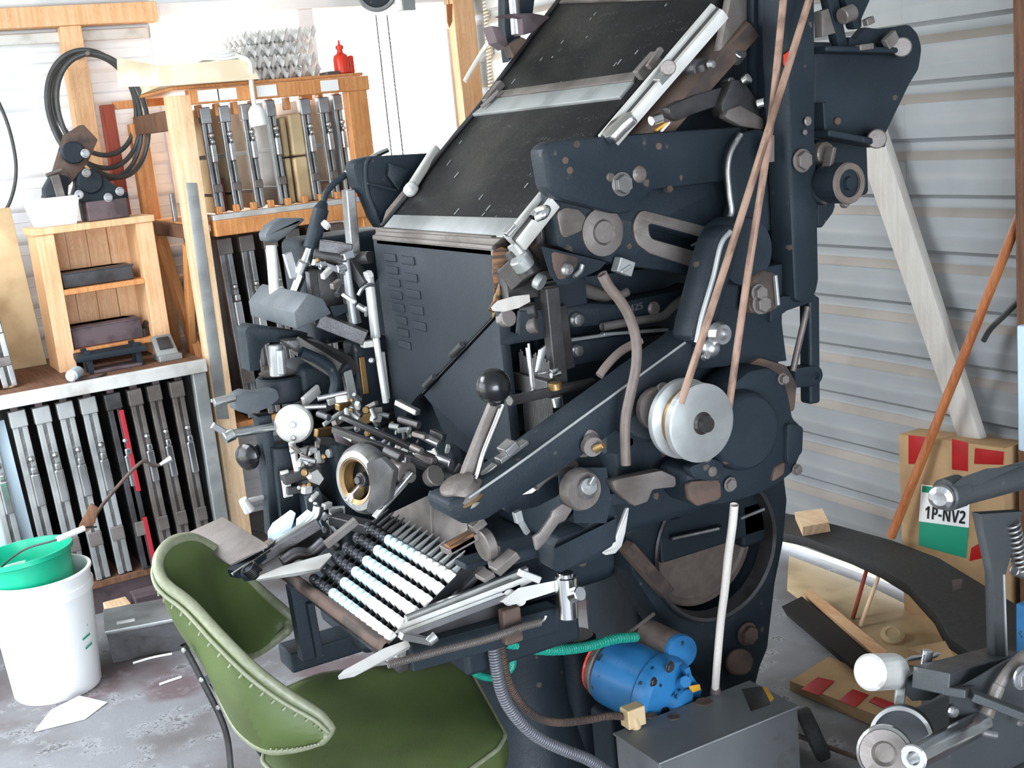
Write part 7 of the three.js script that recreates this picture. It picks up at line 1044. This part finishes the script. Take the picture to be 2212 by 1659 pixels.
  single('tan_cloth_scrap', 'yellow-brown cardboard flap behind the press on the floor', 'cardboard', M.cardboard, HU([...[[2.3774,0.08,-2.2815],[2.4841,0.08,-2.2491]], ...[[2.4203,0.002,-2.3247],[2.6205,0.002,-2.2897],[2.4994,0.002,-2.2013]]]));
}
// grey hand press at the right front
{
  const t = thing('hand_press', 'grey cast iron press with a tubular arm and bright handles at the right edge', 'press', [1.42, 0, -1.15]);
  const Zp = -1.2;
  part(t, 'tube_arm', M.pressGrey, CY([1.3536,1.0074,-1.2], [1.75, ([1.3536,1.0074,-1.2])[1] + 0.0, -1.16], 0.02, 0.021));
  part(t, 'arm_collar', M.pressGrey, CY([([1.3292,1.0105,-1.2])[0], ([1.3292,1.0105,-1.2])[1], -1.198], [([1.3631,1.0052,-1.2])[0], ([1.3292,1.0105,-1.2])[1], -1.198], 0.024));
  part(t, 'arm_bolt', M.steel, LA([[0, 0.006], [0.01, 0.008], [0.017, 0.003], [0.018, -0.004], [0, -0.004]], [([1.3162,1.0132,-1.19])[0] - 0.002, ([1.3162,1.0132,-1.19])[1], -1.19], [-0.9, 0, 0.5]));
  part(t, 'arm_head', M.pressGrey, HU([...[[1.3259,1.0295,-1.18],[1.3486,1.0378,-1.18],[1.3962,1.0391,-1.18],[1.4949,1.0222,-1.18],[1.5254,0.9966,-1.18],[1.4945,0.9924,-1.18],[1.3766,1.0216,-1.18]], ...[[1.4158,0.9908,-1.26],[1.44,0.9997,-1.26],[1.4909,1.0011,-1.26],[1.5962,0.983,-1.26],[1.6288,0.9557,-1.26],[1.5958,0.9512,-1.26],[1.4699,0.9824,-1.26]]]));
  part(t, 'frame_post', M.pressGrey, PL([[1.3811,0.9747,-1.18],[1.4736,0.9559,-1.18],[1.4336,0.8611,-1.18],[1.4368,0.7124,-1.18],[1.4085,0.7214,-1.18],[1.406,0.8759,-1.18]], 'z', 0.016, { b: 0.003 }));
  part(t, 'post_edge', M.zinc, BAR([1.4285,0.87,-1.179], [1.4318,0.7293,-1.179], 0.004, 0.004, [1, 0, 0]));
  part(t, 'coil_spring', M.steel, SPR([[1.4492,0.9434,-1.18],[1.4681,0.8618,-1.18]], 0.01, 0.0024, 10, 10), CY([1.4519,0.8691,-1.18], [1.4741,0.8572,-1.18], 0.008));
  part(t, 'blue_cover', M.motorBlue, BX([([1.6564,0.6777,-1.34])[0], 0.5, -1.345], [1.9, ([1.6003,0.7072,-1.3])[1], -1.28], 0.004));
  part(t, 'side_panel', M.paperBlue, BX([([1.6671,1.1727,-1.34])[0], ([1.6138,0.9741,-1.3])[1], -1.345], [1.9, ([1.6173,1.1855,-1.3])[1], -1.3], 0.004));
  part(t, 'panel_post', M.pressGrey, BX([1.78, 0, -1.345], [1.86, 1.3, -1.3], 0.004));
  const hb = part(t, 'grip_barrel', M.whiteMetal, LA([[0, 0], [0.021, 0], [0.025, 0.004], [0.025, 0.066], [0, 0.066]], [1.1346,0.8149,-1.16], [0.86, -0.33, -0.2], 40));
  hb.userData.label = 'light grey round barrel';
  part(t, 'barrel_neck', M.zinc, CY([1.2036,0.7588,-1.18], [1.2128,0.7567,-1.17], 0.02));
  part(t, 'cast_knuckle', M.pressGrey, HU([...[[1.1861,0.7975,-1.14],[1.2094,0.8037,-1.14],[1.258,0.7952,-1.14],[1.2908,0.7764,-1.14],[1.2752,0.756,-1.14],[1.229,0.7502,-1.14],[1.1934,0.7607,-1.14],[1.1816,0.7743,-1.14]], ...[[1.2693,0.7412,-1.22],[1.2943,0.7478,-1.22],[1.3463,0.7387,-1.22],[1.3813,0.7186,-1.22],[1.3647,0.6968,-1.22],[1.3152,0.6906,-1.22],[1.2772,0.7018,-1.22]]]));
  part(t, 'wing_nut', M.chrome, CY([1.2522,0.7821,-1.17], [1.2587,0.8055,-1.17], 0.008), PL([[1.2132,0.806,-1.165],[1.2277,0.8071,-1.165],[1.2457,0.8028,-1.165],[1.2382,0.7982,-1.165],[1.2149,0.8027,-1.165]], 'z', 0.006), PL([[1.2602,0.7955,-1.165],[1.2769,0.7973,-1.165],[1.2805,0.7948,-1.165],[1.273,0.7915,-1.165],[1.2619,0.7921,-1.165]], 'z', 0.006));
  part(t, 'bed_block', M.pressGrey, HU([...[[1.199,0.7914,-1.08],[1.2293,0.7976,-1.08],[1.3266,0.8045,-1.08],[1.4329,0.757,-1.08],[1.4318,0.5531,-1.08],[1.2029,0.6399,-1.08],[1.1968,0.7247,-1.08]], ...[[1.3866,0.6683,-1.24],[1.4177,0.6844,-1.24],[1.5125,0.6932,-1.24],[1.6452,0.6321,-1.24],[1.6445,0.4997,-1.24]]]));
  part(t, 'bed_rail', M.pressGrey, BAR([1.1869,0.8079,-1.1], [1.4775,0.7049,-1.22], 0.05, 0.03), BAR([1.2165,0.7932,-1.06], [1.3263,0.7262,-1], 0.02, 0.012), BAR([1.1966,0.7987,-1.07], [1.4085,0.7214,-1.18], 0.03, 0.012));
  part(t, 'bent_handle', M.worn, TU([[1.2515,0.7641,-1.06],[1.2665,0.7835,-1.06],[1.2925,0.8034,-1.06],[1.3224,0.8156,-1.06],[1.3583,0.8126,-1.06]], 0.0075), CY([1.2441,0.7545,-1.06], [1.2721,0.7884,-1.06], 0.011, 0.0085));
  const d0 = [1.1325,0.7457,-1.1], nd = [-0.75, 0.32, 0.6];
  part(t, 'large_knob', M.pressGrey, LA([[0, 0.0], [0.036, 0], [0.04, -0.004], [0.04, -0.03], [0.03, -0.05], [0, -0.05]], [1.1291,0.7442,-1.1], nd, 44));
  part(t, 'knob_rim', M.steel, LA([[0.036, 0.0015], [0.041, 0.0], [0.0412, -0.006], [0.036, -0.007]], [1.1291,0.7442,-1.1], nd, 44));
  part(t, 'small_knob', M.worn, LA([[0, -0.006], [0.012, -0.006], [0.016, 0], [0.03, 0.002], [0.034, -0.003], [0.034, -0.014], [0, -0.016]], [1.0481,0.7719,-1.05], nd, 44));
  part(t, 'small_knob_rim', M.chrome, LA([[0.031, 0.002], [0.0345, -0.002], [0.0348, -0.012], [0.031, -0.014]], [1.0481,0.7719,-1.05], nd, 44));
  part(t, 'knob_spindle', M.steel, CY(V([1.0481,0.7719,-1.05]).addScaledVector(N(nd), -0.01), V([1.1291,0.7442,-1.1]).addScaledVector(N(nd), -0.08), 0.01));
  const B0 = V([1.0453,0.7882,-1]), B1 = V([1.2581,0.7293,-1.08]), BL = B0.distanceTo(B1);
  const bar = part(t, 'bright_bar', M.chrome, LA([[0, 0.03], [0.0078, 0.03], [0.0078, 0.001], [0.0086, 0], [0.0148, 0], [0.0165, 0.0016], [0.0165, BL], [0, BL]], B0, B1.clone().sub(B0), 40));
  part(bar, 'bar_pin', M.steel, CY([1.2292,0.7353,-1.06], [1.2531,0.7256,-1.05], 0.005));
  part(t, 'base_column', M.pressGrey, BX([1.3, 0, -1.3], [1.7, 0.64, -1.06], 0.02));
  part(t, 'frame_bolt', M.steel, BO([1.1979,0.7696,-1.075], 'z', 0.008, 0.008, 'round'), BO([1.2915,0.8016,-1.04], 'z', 0.014, 0.01), BO([1.3097,0.7211,-1.06], 'z', 0.006, 0.006, 'round'));
}
renderer.render(scene, camera);
